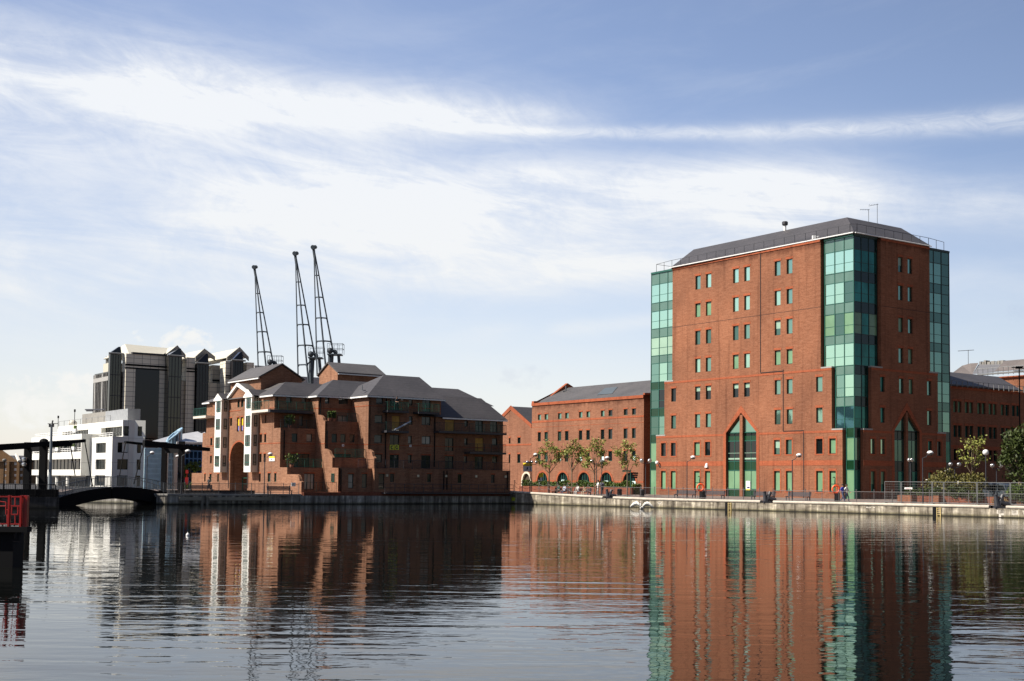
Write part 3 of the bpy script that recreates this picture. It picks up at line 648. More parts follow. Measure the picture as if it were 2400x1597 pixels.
# glazed corners: curtain wall = frame, its glass bands and spandrels are the pieces
GZ = [(37.08, 39.0, 's'), (33.88, 37.08, 'g'), (32.4, 33.88, 's'), (29.36, 32.4, 'g'), (27.82, 29.36, 's'), (24.66, 27.82, 'g'), (23.3, 24.66, 's'), (20.06, 23.3, 'g'), (18.73, 20.06, 's'), (15.51, 18.73, 'g'), (14.1, 15.51, 's'), (10.94, 14.1, 'g'), (9.53, 10.94, 'l'), (6.23, 9.53, 'g'), (4.87, 6.23, 'l'), (.6, 4.87, 'g')]
def curtain(fr, us_of, sty, fmat, label=None):
    m = MB()
    for z0, z1, k in GZ:
        us_ = us_of(z0); m.fbox(fr, us_[0], us_[-1], -.02, .05, z1-.05, z1+.05)
        for u in us_: m.fbox(fr, u-.055, u+.055, -.025, .07, z0, z1)
        if k == 'g' and z1 > 12 and sty != 'r': m.fbox(fr, us_[0], us_[-1], -.01, .03, z0+1.28, z0+1.34)
    a, b = us_of(38)[0], us_of(38)[-1]; m.fbox(fr, a, b, -.2, .18, 39.0, 39.32)
    cw_ = m.build('curtain_wall', fmat, tw)
    for i, (z0, z1, k) in enumerate(GZ):
        us_ = us_of(z0); g = MB(); mats, ids = [], []
        for j, (ua, ub) in enumerate(zip(us_[:-1], us_[1:])):
            mt = sty(i, j, k, z0)
            if mt not in mats: mats.append(mt)
            q = R.uniform(-.012, .012); r_ = R.uniform(-.006, .006)
            g.poly([fr.pt(ua, q, z0), fr.pt(ub, -q, z0), fr.pt(ub, -q+r_, z1), fr.pt(ua, q+r_, z1)], mats.index(mt))
        g.build('glass_band' if k == 'g' else 'spandrel_band', mats, cw_)
def us_nf(z): return [0, 1.75, 3.5, 5.4] if z > 20 else ([0, 1.75, 3.4] if z > 10.9 else [0, 1.4])
def st_nf(i, j, k, z):
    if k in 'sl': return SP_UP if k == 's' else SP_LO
    return {33.88: [G_SKY, G_SKY, G_SKY], 29.36: [G_DIM, G_SKY, G_SKY], 24.66: [G_BLIND, G_DIM, G_BLIND], 20.06: [G_SKY]*3, 15.51: [G_SKY, G_MID], 10.94: [G_TEAL, G_TEAL], 6.23: [G_BLIND], .6: [G_BLIND]}[z][j]
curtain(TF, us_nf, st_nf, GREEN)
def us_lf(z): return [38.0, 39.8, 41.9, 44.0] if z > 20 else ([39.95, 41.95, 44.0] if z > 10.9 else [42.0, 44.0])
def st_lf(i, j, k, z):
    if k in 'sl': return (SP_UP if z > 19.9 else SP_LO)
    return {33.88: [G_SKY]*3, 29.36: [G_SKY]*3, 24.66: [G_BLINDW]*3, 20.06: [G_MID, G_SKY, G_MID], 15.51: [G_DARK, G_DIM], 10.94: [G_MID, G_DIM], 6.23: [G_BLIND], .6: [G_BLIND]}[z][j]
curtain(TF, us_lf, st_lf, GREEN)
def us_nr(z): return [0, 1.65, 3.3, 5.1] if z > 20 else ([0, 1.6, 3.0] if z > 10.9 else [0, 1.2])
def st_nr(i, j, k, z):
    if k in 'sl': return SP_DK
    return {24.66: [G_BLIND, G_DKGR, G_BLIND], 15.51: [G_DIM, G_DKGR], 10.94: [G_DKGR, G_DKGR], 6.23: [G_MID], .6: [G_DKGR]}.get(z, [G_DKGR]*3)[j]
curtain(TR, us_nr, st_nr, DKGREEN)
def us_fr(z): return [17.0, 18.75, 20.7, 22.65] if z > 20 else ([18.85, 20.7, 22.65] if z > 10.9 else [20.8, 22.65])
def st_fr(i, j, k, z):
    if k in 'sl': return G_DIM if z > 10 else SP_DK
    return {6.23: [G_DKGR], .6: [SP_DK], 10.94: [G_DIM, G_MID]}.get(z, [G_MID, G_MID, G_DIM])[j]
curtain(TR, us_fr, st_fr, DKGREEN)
# roof
rf = MB()
def rp(a, b, z): # a along front from corner, b along side from corner
    return TF.pt(a, -b, z)
ze, zr = 39.42, 43.75
E0 = [rp(-.5, -.5, ze), rp(38.2, -.85, ze), rp(44.2, 5.6, ze), rp(44.2, 17, ze), rp(38, 23, ze), rp(6, 23, ze), rp(-.85, 17, ze)]
T0 = [rp(6.8, 6.8, zr), rp(40.6, 6.8, zr), rp(40.9, 7.5, zr), rp(40.6, 16, zr), rp(38.5, 19.95, zr), rp(8, 19.95, zr), rp(6.8, 19.9, zr)]
rf.poly([E0[0], E0[1], T0[1], T0[0]]); rf.poly([E0[1], E0[2], T0[2], T0[1]]); rf.poly([E0[2], E0[3], T0[3], T0[2]]); rf.poly([E0[3], E0[4], T0[4], T0[3]])
rf.poly([E0[4], E0[5], T0[5], T0[4]]); rf.poly([E0[5], E0[6], T0[6], T0[5]]); rf.poly([E0[6], E0[0], T0[0], T0[6]]); rf.poly(T0); rf.poly(E0)
roof_t = rf.build('roof', SLATE, tw)
fl = MB(); fl.poly([rp(0, 0, 39.3), rp(44, 0, 39.3), rp(44, 22.65, 39.3), rp(0, 22.65, 39.3)]); fl.build('flat_roof', DKGREY, tw)
gt = MB(); gt.tube(rp(-.4, -.62, ze-.08), rp(38.3, -.98, ze-.08), .075, n=6); gt.build('gutter', WHITEM, tw); gt = MB(); gt.tube(rp(-.62, -.4, ze-.1), rp(-.9, 17.1, ze-.1), .07, n=6); gt.build('gutter', WHITEM, tw)
rl = MB()
def rline(pts, zlow, zhi, step):
    for p, q in zip(pts[:-1], pts[1:]):
        n = max(1, round(math.dist(p, q)/step))
        for k in range(n+1):
            a = p[0]+(q[0]-p[0])*k/n; b = p[1]+(q[1]-p[1])*k/n; rl.tube(rp(a, b, zlow), rp(a, b, zhi), .035, n=4)
        rl.tube(rp(*p, zhi), rp(*q, zhi), .03, n=4)
rline([(43.2, 4.), (43.2, .4), (38.6, -.2), (.5, -.2), (-.2, .5), (-.2, 17.3), (.4, 22.0)], 39.35, 40.75, 2.1)
rl.build('roof_railing', DKGREY, tw)
vt = MB(); q = rp(19.5, 6.9, zr); vt.lathe((q[0], q[1], q[2]-.1), [(.18, 0), (.18, .8)], 10, 0); vt.lathe((q[0], q[1], q[2]+.7), [(.34, 0), (.4, .1), (.4, .4), (.32, .5)], 10, 1); vt.build('roof_vent', [WHITEM, DKGREY], tw)
cm = MB(); q = rp(7.2, -.3, ze); cm.box(q[0]-.2, q[0]+.2, q[1]-.2, q[1]+.2, q[2]+.1, q[2]+.55); cm.box(q[0]+.4, q[0]+.6, q[1]-.15, q[1]+.15, q[2]+.1, q[2]+.5); cm.build('roof_box', WHITEM, tw)
for a, b, hh in ((6.8, 11.9, 2.1), (6.8, 14.0, 3.3)):
    an = MB(); q = rp(a, b, zr-.1); an.tube(q, (q[0], q[1], q[2]+hh*.8), .035, n=5); z = q[2]+hh*.78
    an.tube((q[0]-1.1, q[1], z-.25*(hh > 3)), (q[0]+.15, q[1], z), .03, n=4)
    for k in range(4): x = q[0]-1.0+.3*k; an.tube((x, q[1]-.2, z-.05), (x, q[1]+.2, z-.05), .02, n=4)
    an.build('roof_aerial', STEEL, tw)
# cameras and wall lamps on the front
for u, z, nm in ((39.3, 5.9, 'wall_lamp'), (30.0, 5.05, 'alarm_box')):
    s_ = MB()
    if nm == 'alarm_box': s_.loops([[TF.pt(29.3+a, fd+b, zz) for a, b in ((0, 0), (.6, 0), (.6, .3), (0, .3))] if False else [TF.pt(29.25, fd, 5.25), TF.pt(29.85, fd, 5.25), TF.pt(29.85, fd+.3, 5.25), TF.pt(29.25, fd+.3, 5.25)], [TF.pt(29.4, fd, 5.95), TF.pt(29.7, fd, 5.95), TF.pt(29.7, fd+.12, 5.95), TF.pt(29.4, fd+.12, 5.95)]])
    else: s_.ball(TF.pt(41.2, fd+.45, 6.1), .27, 10, 6); s_.tube(TF.pt(40.9, fd, 5.4), TF.pt(40.9, fd+.3, 5.9), .05); 
    s_.build(nm, WHITEM, tw)
# ------------------------------------------------------------------ brown brick waterside flats
U1, U2, U3, U4 = 13.32, 17.67, 21.86, 31.4
fl_ = thing('apartment_block', 'brown brick waterside flats with white bay windows, stepped balconies and slate roofs', 'building', LF.pt(U1, -8, 1))
def ZC(ox, oy, s): return lambda x, y: (ox+x/s, oy+y/s)
z1_, z2_, z3_, z4_ = ZC(440, 880, 5.06), ZC(620, 880, 5.06), ZC(840, 870, 4.9), ZC(1010, 900, 5.405)
LG = Fr(LF.pt(U1, 0, 0), D1, N1)                                          # gable face (faces the sun); u runs back from the quay
def zr(cv, fr, r, d):
    a, b = cv(r[0], r[1]), cv(r[2], r[3]); return fr.rect(a[0], a[1], b[0], b[1], d)
EV = 12.0
FLATWINS = []
def hole(cv, fr, d, r, pane='F', **k): h = zr(cv, fr, r, d); FLATWINS.append((fr, h, d, pane, k)); return h
# --- gable face
GZb, GW = 1.0, MB()
hG = [hole(z1_, LG, 0, r, p) for r, p in (((195,1170,212,1260),'F'), ((258,1170,282,1262),'F'), ((350,1170,368,1262),'F'), ((268,745,290,832),'D'), ((265,955,285,1045),'D'), ((502,508,525,600),'D'),
     ((590,285,615,380),'F'), ((632,280,660,375),'F'), ((858,700,880,798),'D'), ((907,698,930,795),'D'), ((852,930,875,1030),'D'), ((900,930,925,1030),'D'), ((845,1165,865,1262),'D'), ((948,1160,982,1262),'F'))]
hG += [hole(z2_, LG, 0, (115,1160,140,1262), 'F'), hole(z1_, LG, 0, (915,470,932,565), 'D')]
post = [hole(z1_, LG, 0, r, 'Y') for r in ((583,500,610,668), (627,495,655,665))]
hG += post
au0, au1 = LG.at(*z1_(708, 1200))[0], LG.at(*z1_(500, 1200))[0]; aum = (au0+au1)/2; arad = (au1-au0)/2
zap = LG.at(*z1_(610, 790))[1]; zsp = LG.at(*z1_(505, 1010))[1]
archh = (au0, au1, GZb, zap)
# piece by piece because the storeys step back
segs = [(4.22, 32.6, GZb, 3.3), (4.22, 29.2, 3.3, 3.95), (6.13, 29.2, 3.95, 8.35), (7.86, 28.0, 8.35, EV)]
for u0, u1, za, zb_ in segs: wallgrid(GW, LG, u0, u1, za, zb_, [h for h in hG if h[2] < zb_ and h[3] > za and h[0] > u0] if False else [(max(h[0], u0), min(h[1], u1), max(h[2], za), min(h[3], zb_)) for h in hG+[archh] if h[1] > u0 and h[0] < u1 and h[2] < zb_ and h[3] > za], 0, 0.0)
for h in hG:
    u0, u1, za, zb_ = h; p = LG.pt; q = -.2
    for P in ([p(u0,0,za), p(u1,0,za), p(u1,q,za), p(u0,q,za)], [p(u0,0,zb_), p(u1,0,zb_), p(u1,q,zb_), p(u0,q,zb_)], [p(u0,0,za), p(u0,0,zb_), p(u0,q,zb_), p(u0,q,za)], [p(u1,0,za), p(u1,0,zb_), p(u1,q,zb_), p(u1,q,za)]): GW.poly(P)
def arcpt(k, n=14): a = PI*k/n; return (aum+arad*math.cos(a), zsp+(zap-zsp)*math.sin(a)**.9)
for k in range(14):
    a, b = arcpt(k), arcpt(k+1); c = au1 if k < 7 else au0
    GW.poly([LG.pt(c, 0, zap), LG.pt(a[0], 0, a[1]), LG.pt(b[0], 0, b[1])])
    GW.poly([LG.pt(a[0], 0, a[1]), LG.pt(b[0], 0, b[1]), LG.pt(b[0], -9, b[1]), LG.pt(a[0], -9, a[1])])
GW.poly([LG.pt(aum, 0, zap), LG.pt(au0, 0, zap), LG.pt(aum, 0, zap-.001)])
for u in (au0, au1): GW.poly([LG.pt(u, 0, GZb), LG.pt(u, 0, zsp), LG.pt(u, -9, zsp), LG.pt(u, -9, GZb)])
GW.poly([LG.pt(au0, -9, GZb), LG.pt(au1, -9, GZb), LG.pt(au1, -9, zap), LG.pt(au0, -9, zap)])
# centre gable
gL, gR, gA = LG.at(*z1_(497, 285)), LG.at(*z1_(690, 235)), LG.at(*z1_(605, 135))
gl_, gr_ = (21.4, EV), (13.0, EV); ga = (gA[0], gA[1])
GW.poly([LG.pt(gl_[0], 0, EV), LG.pt(gr_[0], 0, EV), LG.pt(ga[0], 0, ga[1])])
# left-hand returns of the steps and the rounded garden wall by the corner
for u, za, zb_ in ((32.6, GZb, 3.3), (29.2, 3.3, 8.35), (28.0, 8.35, EV)): GW.poly([LG.pt(u, 0, za), LG.pt(u, 0, zb_), LG.pt(u, -6, zb_), LG.pt(u, -6, za)])
GW.poly([LG.pt(29.2, 0, 3.3), LG.pt(32.6, 0, 3.3), LG.pt(32.6, -6, 3.3), LG.pt(29.2, -6, 3.3)]); GW.poly([LG.pt(28, 0, 8.35), LG.pt(29.2, 0, 8.35), LG.pt(29.2, -6, 8.35), LG.pt(28, -6, 8.35)])
GW.extr(LG, [(.6, 1.0), (4.2, 1.0), (4.2, 3.2), (2.0, 3.2), (1.5, 3.1), (1.15, 2.75), (1.0, 2.45), (.6, 2.4)], -.35, 0)
GW.build('gable_wall', BRT, fl_)
pm = MB(); zq = GZb+2.6
for u in (au0+.2, aum, au1-.2): pm.fbox(LG, u-.06, u+.06, -1.6, -1.5, GZb, zq-.8)
for z in (GZb+.15, GZb+1.0, zq-.9): pm.fbox(LG, au0+.2, au1-.2, -1.59, -1.51, z, z+.08)
pm.build('passage_gate', GREEN, fl_);
pm = MB(); pm.fbox(LG, aum-.5, aum-.1, -1.48, -1.45, GZb+.9, GZb+1.4); pm.build('passage_notice', YELLOW, fl_)
at_ = Pieces('brick_course', BRO, fl_); ar_ = MB()
for k in range(14):
    a, b = arcpt(k), arcpt(k+1); f = 1.06
    o = lambda p: (aum+(p[0]-aum)*1.09, zsp+(p[1]-zsp)*1.09)
    ar_.extr(LG, [a, b, o(b), o(a)], .004, .05)
for u0, u1, z in ((6.13, 13.3, 6.62), (20.9, 22.4, 6.62), (8.0, 12.9, 10.6), (24.8, 27.9, 6.62), (17.3, 21.2, 10.7)): at_.fbox(LG, u0, u1, .004, .03, z, z+.09)
for h in hG: at_.fbox(LG, h[0]-.08, h[1]+.08, .004, .03, h[3]+.002, h[3]+.14)
# --- long faces towards the water, storey by storey
LW = MB()
W1 = [(-7.86, 8.35, EV), (-6.13, 3.95, 8.35), (-4.22, GZb, 3.95)]
W2 = [(-5.67, 9.2, EV), (-3.92, 5.1, 9.2), (-2.0, 3.95, 5.1), (-.54, GZb, 3.95)]
D3 = -1.58
h1 = [[hole(z2_, LF, -7.86, (255,250,320,325), 'F'), hole(z2_, LF, -7.86, (440,262,490,330), 'C'), hole(z2_, LF, -7.86, (230,480,330,618), 'K', nu=2), hole(z2_, LF, -7.86, (410,480,455,600), 'C')],
      [hole(z2_, LF, -6.13, (325,690,390,790), 'K'), hole(z2_, LF, -6.13, (497,695,565,790), 'C'), hole(z2_, LF, -6.13, (320,930,530,1092), 'K', nu=3)],
      [hole(z2_, LF, -4.22, (470,1165,590,1355), 'C', nu=3)]]
for (d, za, zb_), hs in zip(W1, h1): wallgrid(LW, LF, U1, U2, za, zb_, hs, d, .2)
h2 = [[hole(z2_, LF, -5.67, (718,258,768,335), 'F'), hole(z2_, LF, -5.67, (880,270,990,345), 'F', nu=2), hole(z2_, LF, -5.67, (870,480,988,637), 'C', nu=2)],
      [hole(z2_, LF, -3.92, (797,695,860,795), 'K'), hole(z2_, LF, -3.92, (900,697,963,797), 'F'), hole(z2_, LF, -3.92, (1008,702,1070,797), 'F'), hole(z2_, LF, -3.92, (820,932,1022,1060), 'K', nu=3)],
      [], [hole(z2_, LF, -.54, (993,1170,1055,1340), 'C', nz=(.42,)), hole(z2_, LF, -.54, (1155,1170,1215,1335), 'F', nz=(.42,))]]
for (d, za, zb_), hs in zip(W2, h2): wallgrid(LW, LF, U2, U3+(.0 if d < -.6 else .05), za, zb_, hs, d, .2)
h3 = [hole(z3_, LF, D3, r, p, **k) for r, p, k in (((205,305,283,378),'F',{}), ((365,312,470,452),'K',{'nu':2}), ((580,320,625,395),'F',{}), ((735,312,830,470),'F',{'nu':2}),
      ((188,508,280,600),'F',{}), ((385,515,478,680),'P',{}), ((580,520,622,615),'D',{}), ((728,525,830,620),'F',{'nu':2}), ((183,732,273,825),'F',{}), ((360,735,470,905),'D',{'nu':2}),
      ((570,745,615,835),'C',{}), ((728,748,830,840),'C',{'nu':2}), ((178,958,272,1050),'F',{}), ((360,962,465,1112),'K',{'nu':2}), ((570,963,613,1055),'D',{}), ((722,968,825,1118),'F',{'nu':2}))]
wallgrid(LW, LF, U3, U4, 3.87, EV, h3, D3, .2)
EV4 = 9.93
h4 = [hole(z4_, LF, D3, r, p, **k) for r, p, k in (((178,457,295,610),'P',{}), ((425,470,470,540),'F',{}), ((560,470,660,615),'D',{'nu':2}), ((750,478,840,612),'F',{'nu':2}), ((178,685,288,850),'D',{'nu':2}), ((425,690,465,775),'F',{}),
      ((560,688,665,855),'P',{}), ((775,690,840,780),'F',{}), ((178,915,285,1075),'K',{'nu':2}), ((418,915,460,1000),'F',{}), ((555,920,660,1082),'K',{'nu':2}), ((775,920,840,1000),'F',{}))]
U5 = 40.25
wallgrid(LW, LF, U4, U5, 3.87, EV4, h4, D3, .2)
hp = [hole(z3_, LF, 0, (233,1180,298,1358), 'D'), hole(z3_, LF, 0, (365,1180,412,1275), 'K'), hole(z3_, LF, 0, (790,1183,835,1275), 'K'), hole(z4_, LF, 0, (340,1145,388,1258), 'K'), hole(z4_, LF, 0, (762,1150,808,1255), 'K')]
UP_ = 40.26
wallgrid(LW, LF, U3-.02, UP_, 1.35, 3.95, hp, 0, .2)
LW.poly([LF.pt(U3-.02, 0, 3.95), LF.pt(UP_, 0, 3.95), LF.pt(UP_, D3, 3.95), LF.pt(U3-.02, D3, 3.95)])
# terraces, roofs of the steps
for u0, u1, d0, d1_, z in ((U1, U2, -7.86, -6.13, 8.35), (U1, U2, -6.13, -4.22, 3.95), (U2, U3, -5.67, -3.92, 9.2), (U2, U3, -3.92, -2., 5.1), (U2, U3, -2., -.54, 3.95)):
    LW.poly([LF.pt(u0, d0, z), LF.pt(u1, d0, z), LF.pt(u1, d1_, z), LF.pt(u0, d1_, z)])
LW.poly([LF.pt(UP_, 0, .9), LF.pt(UP_, 0, 3.95), LF.pt(UP_, -14, 3.95), LF.pt(UP_, -14, .9)]); LW.poly([LF.pt(U5, D3, 3.9), LF.pt(U5, D3, EV4), LF.pt(U5, -14, EV4), LF.pt(U5, -14, 3.9)])
LW.poly([LF.pt(U4, D3, EV4), LF.pt(U4, D3, EV), LF.pt(U4, -14, EV), LF.pt(U4, -14, EV4)])
LW.poly([LF.pt(U3-.02, 0, 1.0), LF.pt(U3-.02, 0, 3.95), LF.pt(U3-.02, -1.2, 3.95), LF.pt(U3-.02, -1.2, 1.0)])
LW.build('water_wall', BRT, fl_)
LB = MB(); LB.fbox(LF, U2+.0, UP_, -1., -.012, .93, 1.34); LB.fbox(LF, 13.35, U2, -1., -.02, .93, 1.3); LB.build('plinth', BRD, fl_)
# sunlit returns with curved shoulders
RT_ = MB()
LR2 = Fr(LF.pt(U2, 0, 0), D1, N1); LR3 = Fr(LF.pt(U3, 0, 0), D1, N1)
RT_.extr(LR2, [(8.0, 8.35), (8, EV), (5.67, EV), (5.67, 9.95), (5.0, 9.85), (4.5, 9.6), (4.3, 9.25), (3.92, 9.2), (3.92, 6.1), (3.4, 6.0), (2.8, 5.8), (2.5, 5.45), (2.0, 5.1), (2.0, 3.97), (.54, 3.95), (.54, 1.0), (4.3, 1.0), (6.2, 3.95)], -.3, .003)
RT_.extr(LR3, [(5.7, 4.0), (5.7, EV), (1.58, EV), (1.58, 6.1), (1.2, 6.05), (.7, 5.8), (.45, 5.3), (.1, 5.1), (.1, 3.97), (2.1, 3.96), (4, 5.1)], -.3, .003)
RT_.build('return_wall', BRT, fl_)
h_ = zr(z2_, LR2, (797,1165,830,1262), 0); window(fl_, LR2, *h_, .23, G_FLAT, GREEN, rev=.2)
for u0, u1, d, z in ((U1, U2, -7.86, 10.65), (U1, U2, -6.13, 6.62), (U2, U3, -5.67, 10.65), (U2, U3, -3.92, 6.62), (U3, U4, D3, 10.95), (U3, U4, D3, 6.6), (U4, U5, D3, 6.6)):
    at_.fbox(LF, u0, u1, d+.004, d+.03, z, z+.08)
for fr, h, d, p, k in FLATWINS:
    if fr is LF and h[3] < 6.3: at_.fbox(fr, h[0]-.08, h[1]+.08, d+.004, d+.03, h[3]+.002, h[3]+.14)
at_.fbox(LR2, 3.95, 5.6, .006, .03, 6.62, 6.70); at_.fbox(LR2, 5.7, 7.9, .006, .03, 10.65, 10.73); at_.fbox(LR3, 1.6, 5.6, .006, .03, 10.95, 11.03); at_.fbox(LR3, 1.6, 5.6, .006, .03, 6.6, 6.68)
ar_.build('arch_ring', BRO, fl_)
G_CURT = glass('curtained_glass', (.30, .29, .25), .0, .08, 1.5, .35)
G_FLY = flat('boarded_yellow', (.80, .72, .08), .4); 
for fr, h, d, p, k in FLATWINS:
    if p == 'P':
        m = MB(); m.fbox(fr, h[0]+.02, h[1]-.02, d-.2, d-.1, h[2]+.02, h[3]-.02); m.fbox(fr, (h[0]+h[1])/2-.02, (h[0]+h[1])/2+.02, d-.1, d-.08, h[2]+.02, h[3]-.02); m.build('boarded_door', PLY, fl_); continue
    if p == 'Y':
        w_ = window(fl_, fr, *h, d, G_DARK, GREEN, rev=.18, t=.06); z = h[2]; hh = h[3]-h[2]
        m = MB(); m.fbox(fr, h[0]+.08, h[1]-.08, d-.16, d-.15, z+hh*.42, z+hh*.93, 0); m.fbox(fr, h[0]+.08, h[1]-.08, d-.16, d-.15, z+hh*.08, z+hh*.40, 1); m.build('window_poster', [YELLOW, flat('lilac_poster', (.22, .2, .5), .5)], w_); continue
    window(fl_, fr, *h, d, {'F': G_FLAT, 'D': G_DARK, 'C': G_CURT, 'K': G_DKF}[p], GREEN if p in 'FC' and fr is LG else DKGREEN, rev=.16, t=.06, name='window' if h[3]-h[2] < 1.45 else 'glazed_door' if h[1]-h[0] > .8 else 'window', **k)
# --- white bays
def bay(cv, x0, x1, x2, ytop, ybot, wf, ws, peak):
    u0 = LG.at(*cv(x0, 700))[0]; u1 = LG.at(*cv(x1, 700))[0]; pr_ = .95
    # front plane pr_ proud: edges found on that plane
    F_ = Fr(LG.pt(0, pr_, 0), D1, N1)
    a = F_.at(*cv(x0, 700))[0]; b = F_.at(*cv(x1, 700))[0]; c = LG.at(*cv(x2, 700))[0]
    zt = F_.at(*cv((x0+x1)/2, ytop))[1]; zb_ = F_.at(*cv((x0+x1)/2, ybot))[1]
    root = MB(); root.loops([[F_.pt(a, 0, z), F_.pt(b, 0, z), F_.pt(b-.012, -.004, z)] for z in (zb_, zt)], 0) if False else None
    m = MB(); m.poly([F_.pt(a, 0, zb_), F_.pt(b, 0, zb_), F_.pt(b, 0, zt), F_.pt(a, 0, zt)], 0)
    m.poly([F_.pt(b, 0, zb_), LG.pt(c, 0, zb_), LG.pt(c, 0, zt), F_.pt(b, 0, zt)], 1)
    la = a+(c-b)*-1*1.0; m.poly([F_.pt(a, 0, zb_), LG.pt(la, 0, zb_), LG.pt(la, 0, zt), F_.pt(a, 0, zt)], 1)
    m.poly([F_.pt(a, 0, zb_), F_.pt(b, 0, zb_), LG.pt(c, 0, zb_), LG.pt(la, 0, zb_)], 1)
    by = m.build('bay', [WHITE, BEIGE], fl_)
    sd = Vector(LG.pt(c, 0, 0))-Vector(F_.pt(b, 0, 0)); L = sd.length; e = (sd.x/L, sd.y/L); nn = (e[1], -e[0])
    if nn[1] > 0: nn = (-nn[0], -nn[1])
    S_ = Fr(F_.pt(b, 0, 0), e, nn)
    for (wx0, wy0, wx1, wy1) in wf:
        p0, p1 = cv(wx0, wy0), cv(wx1, wy1); h = F_.rect(*p0, *p1, 0); wn(by, F_, h, .03, nz=(.28,), nu=2)
    for (wx0, wy0, wx1, wy1) in ws:
        p0, p1 = cv(wx0, wy0), cv(wx1, wy1); h = S_.rect(*p0, *p1, 0); wn(by, S_, h, .03, nz=(.28,), dark=True)
    # peak and little slate roof
    pk = F_.at(*cv(*peak))
    mid = ((a+b)/2, pk[1]); ov = .28
    r_ = MB(); r_.extr(F_, [(a+ov, zt-.05), (b-ov*1.2, zt-.05), (b-ov*1.2, zt+.12), mid, (a+ov, zt+.12)], -.08, .12); r_.build('bay_peak', WHITE, fl_)
    r_ = MB(); zb2 = zt+.13
    r_.poly([F_.pt(b-ov*1.2, .1, zb2), F_.pt(b-ov*1.2, -3.6, zb2), F_.pt(mid[0], -3.6, mid[1]+.04), F_.pt(mid[0], .12, mid[1]+.04)]); r_.poly([F_.pt(a+ov, .1, zb2), F_.pt(a+ov, -3.6, zb2), F_.pt(mid[0], -3.6, mid[1]+.04), F_.pt(mid[0], .12, mid[1]+.04)])
    r_.build('bay_roof', SLATE, fl_)
    s_ = MB(); s_.loops([[F_.pt(a, -.03, zb_-.01), F_.pt(b, -.03, zb_-.01), LG.pt(c, 0, zb_-.01), LG.pt(la, 0, zb_-.01)], [LG.pt(a, .12, zb_-1.0), LG.pt(b, .12, zb_-1.0), LG.pt(b, 0.003, zb_-1.02), LG.pt(a, 0.003, zb_-1.02)]]) if False else None
def wn(par, fr, h, d, nz=(), nu=1, dark=False):
    m = MB(); t_ = .065
    m.fbox(fr, h[0], h[0]+t_, .005, d+.03, h[2], h[3]); m.fbox(fr, h[1]-t_, h[1], .005, d+.03, h[2], h[3]); m.fbox(fr, h[0]+t_, h[1]-t_, .005, d+.03, h[2], h[2]+t_); m.fbox(fr, h[0]+t_, h[1]-t_, .005, d+.03, h[3]-t_, h[3])
    for f in nz: z = h[2]+(h[3]-h[2])*f; m.fbox(fr, h[0]+t_, h[1]-t_, .005, d+.025, z-.05, z+.05)
    for k in range(1, nu): u = h[0]+(h[1]-h[0])*k/nu; m.fbox(fr, u-.03, u+.03, .005, d+.02, h[2]+t_, h[3]-t_)
    w_ = m.build('bay_window', DKGREEN if dark else GREEN, fl_)
    g = MB(); g.poly([fr.pt(h[0]+.03, d*.5, h[2]+.03), fr.pt(h[1]-.03, d*.5, h[2]+.03), fr.pt(h[1]-.03, d*.5, h[3]-.03), fr.pt(h[0]+.03, d*.5, h[3]-.03)]); g.build('pane', G_FLAT if not dark else G_CURT, w_)
bay(z1_, 318, 392, 478, 300, 1150, [(345,310,390,435), (338,518,382,642), (332,735,380,862), (325,955,373,1080)], [(430,310,468,430), (425,515,462,640), (420,733,458,860), (414,952,450,1080)], (370, 217))
bay(z1_, 672, 752, 838, 258, 1148, [(700,265,748,390), (692,478,742,608), (685,708,737,838), (678,935,730,1070)], [(790,262,830,395), (787,473,822,608), (780,705,815,838), (772,933,810,1068)], (725, 167))
# white barge boards and centre gable roof
bb = MB(); 
for q in (gl_, gr_): 
    dx = (ga[0]-q[0]); bb.extr(LG, [(q[0]-.12*math.copysign(1, dx)*3, q[1]-.2), (q[0]-.12*math.copysign(1, dx)*3, q[1]+.08), (ga[0], ga[1]+.42), (ga[0], ga[1]+.06)], .01, .28)
bb.build('barge_board', WHITE, fl_)
# --- roofs
RFm = MB()
def hip(u0, u1, d0, dr, z, zr_, r0u, r1u):
    """roof with its ridge at depth dr between r0u and r1u; front eave at d0"""
    db = 2*dr-d0
    a, b, c, e = LF.pt(u0, d0, z), LF.pt(u1, d0, z), LF.pt(u1, db, z), LF.pt(u0, db, z); r0 = LF.pt(r0u, dr, zr_); r1 = LF.pt(r1u, dr, zr_)
    m = MB(); m.poly([a, b, r1, r0]); m.poly([c, e, r0, r1]); m.poly([a, e, r0]); m.poly([b, c, r1])
    return m.build('roof', SLATE, fl_)
hip(U1-.35, U2+6, -7.46, -10.1, EV+.12, 13.8, 15.6, U2+6)
hip(U2-.35, U3+7, -5.27, -9.3, EV+.12, 14.32, 21.3, U3+7)
hip(U3-.38, U4+.45, D3+.4, -5.95, EV+.12, 14.98, 26.2, 31.05)
hip(U4-3, U5+.4, D3+.4, -4.9, EV4+.12, 12.78, U4-3, 39.25)
hip(U4-6, 44, -9, -13, 12.2, 14.45, U4-6, 41.1)
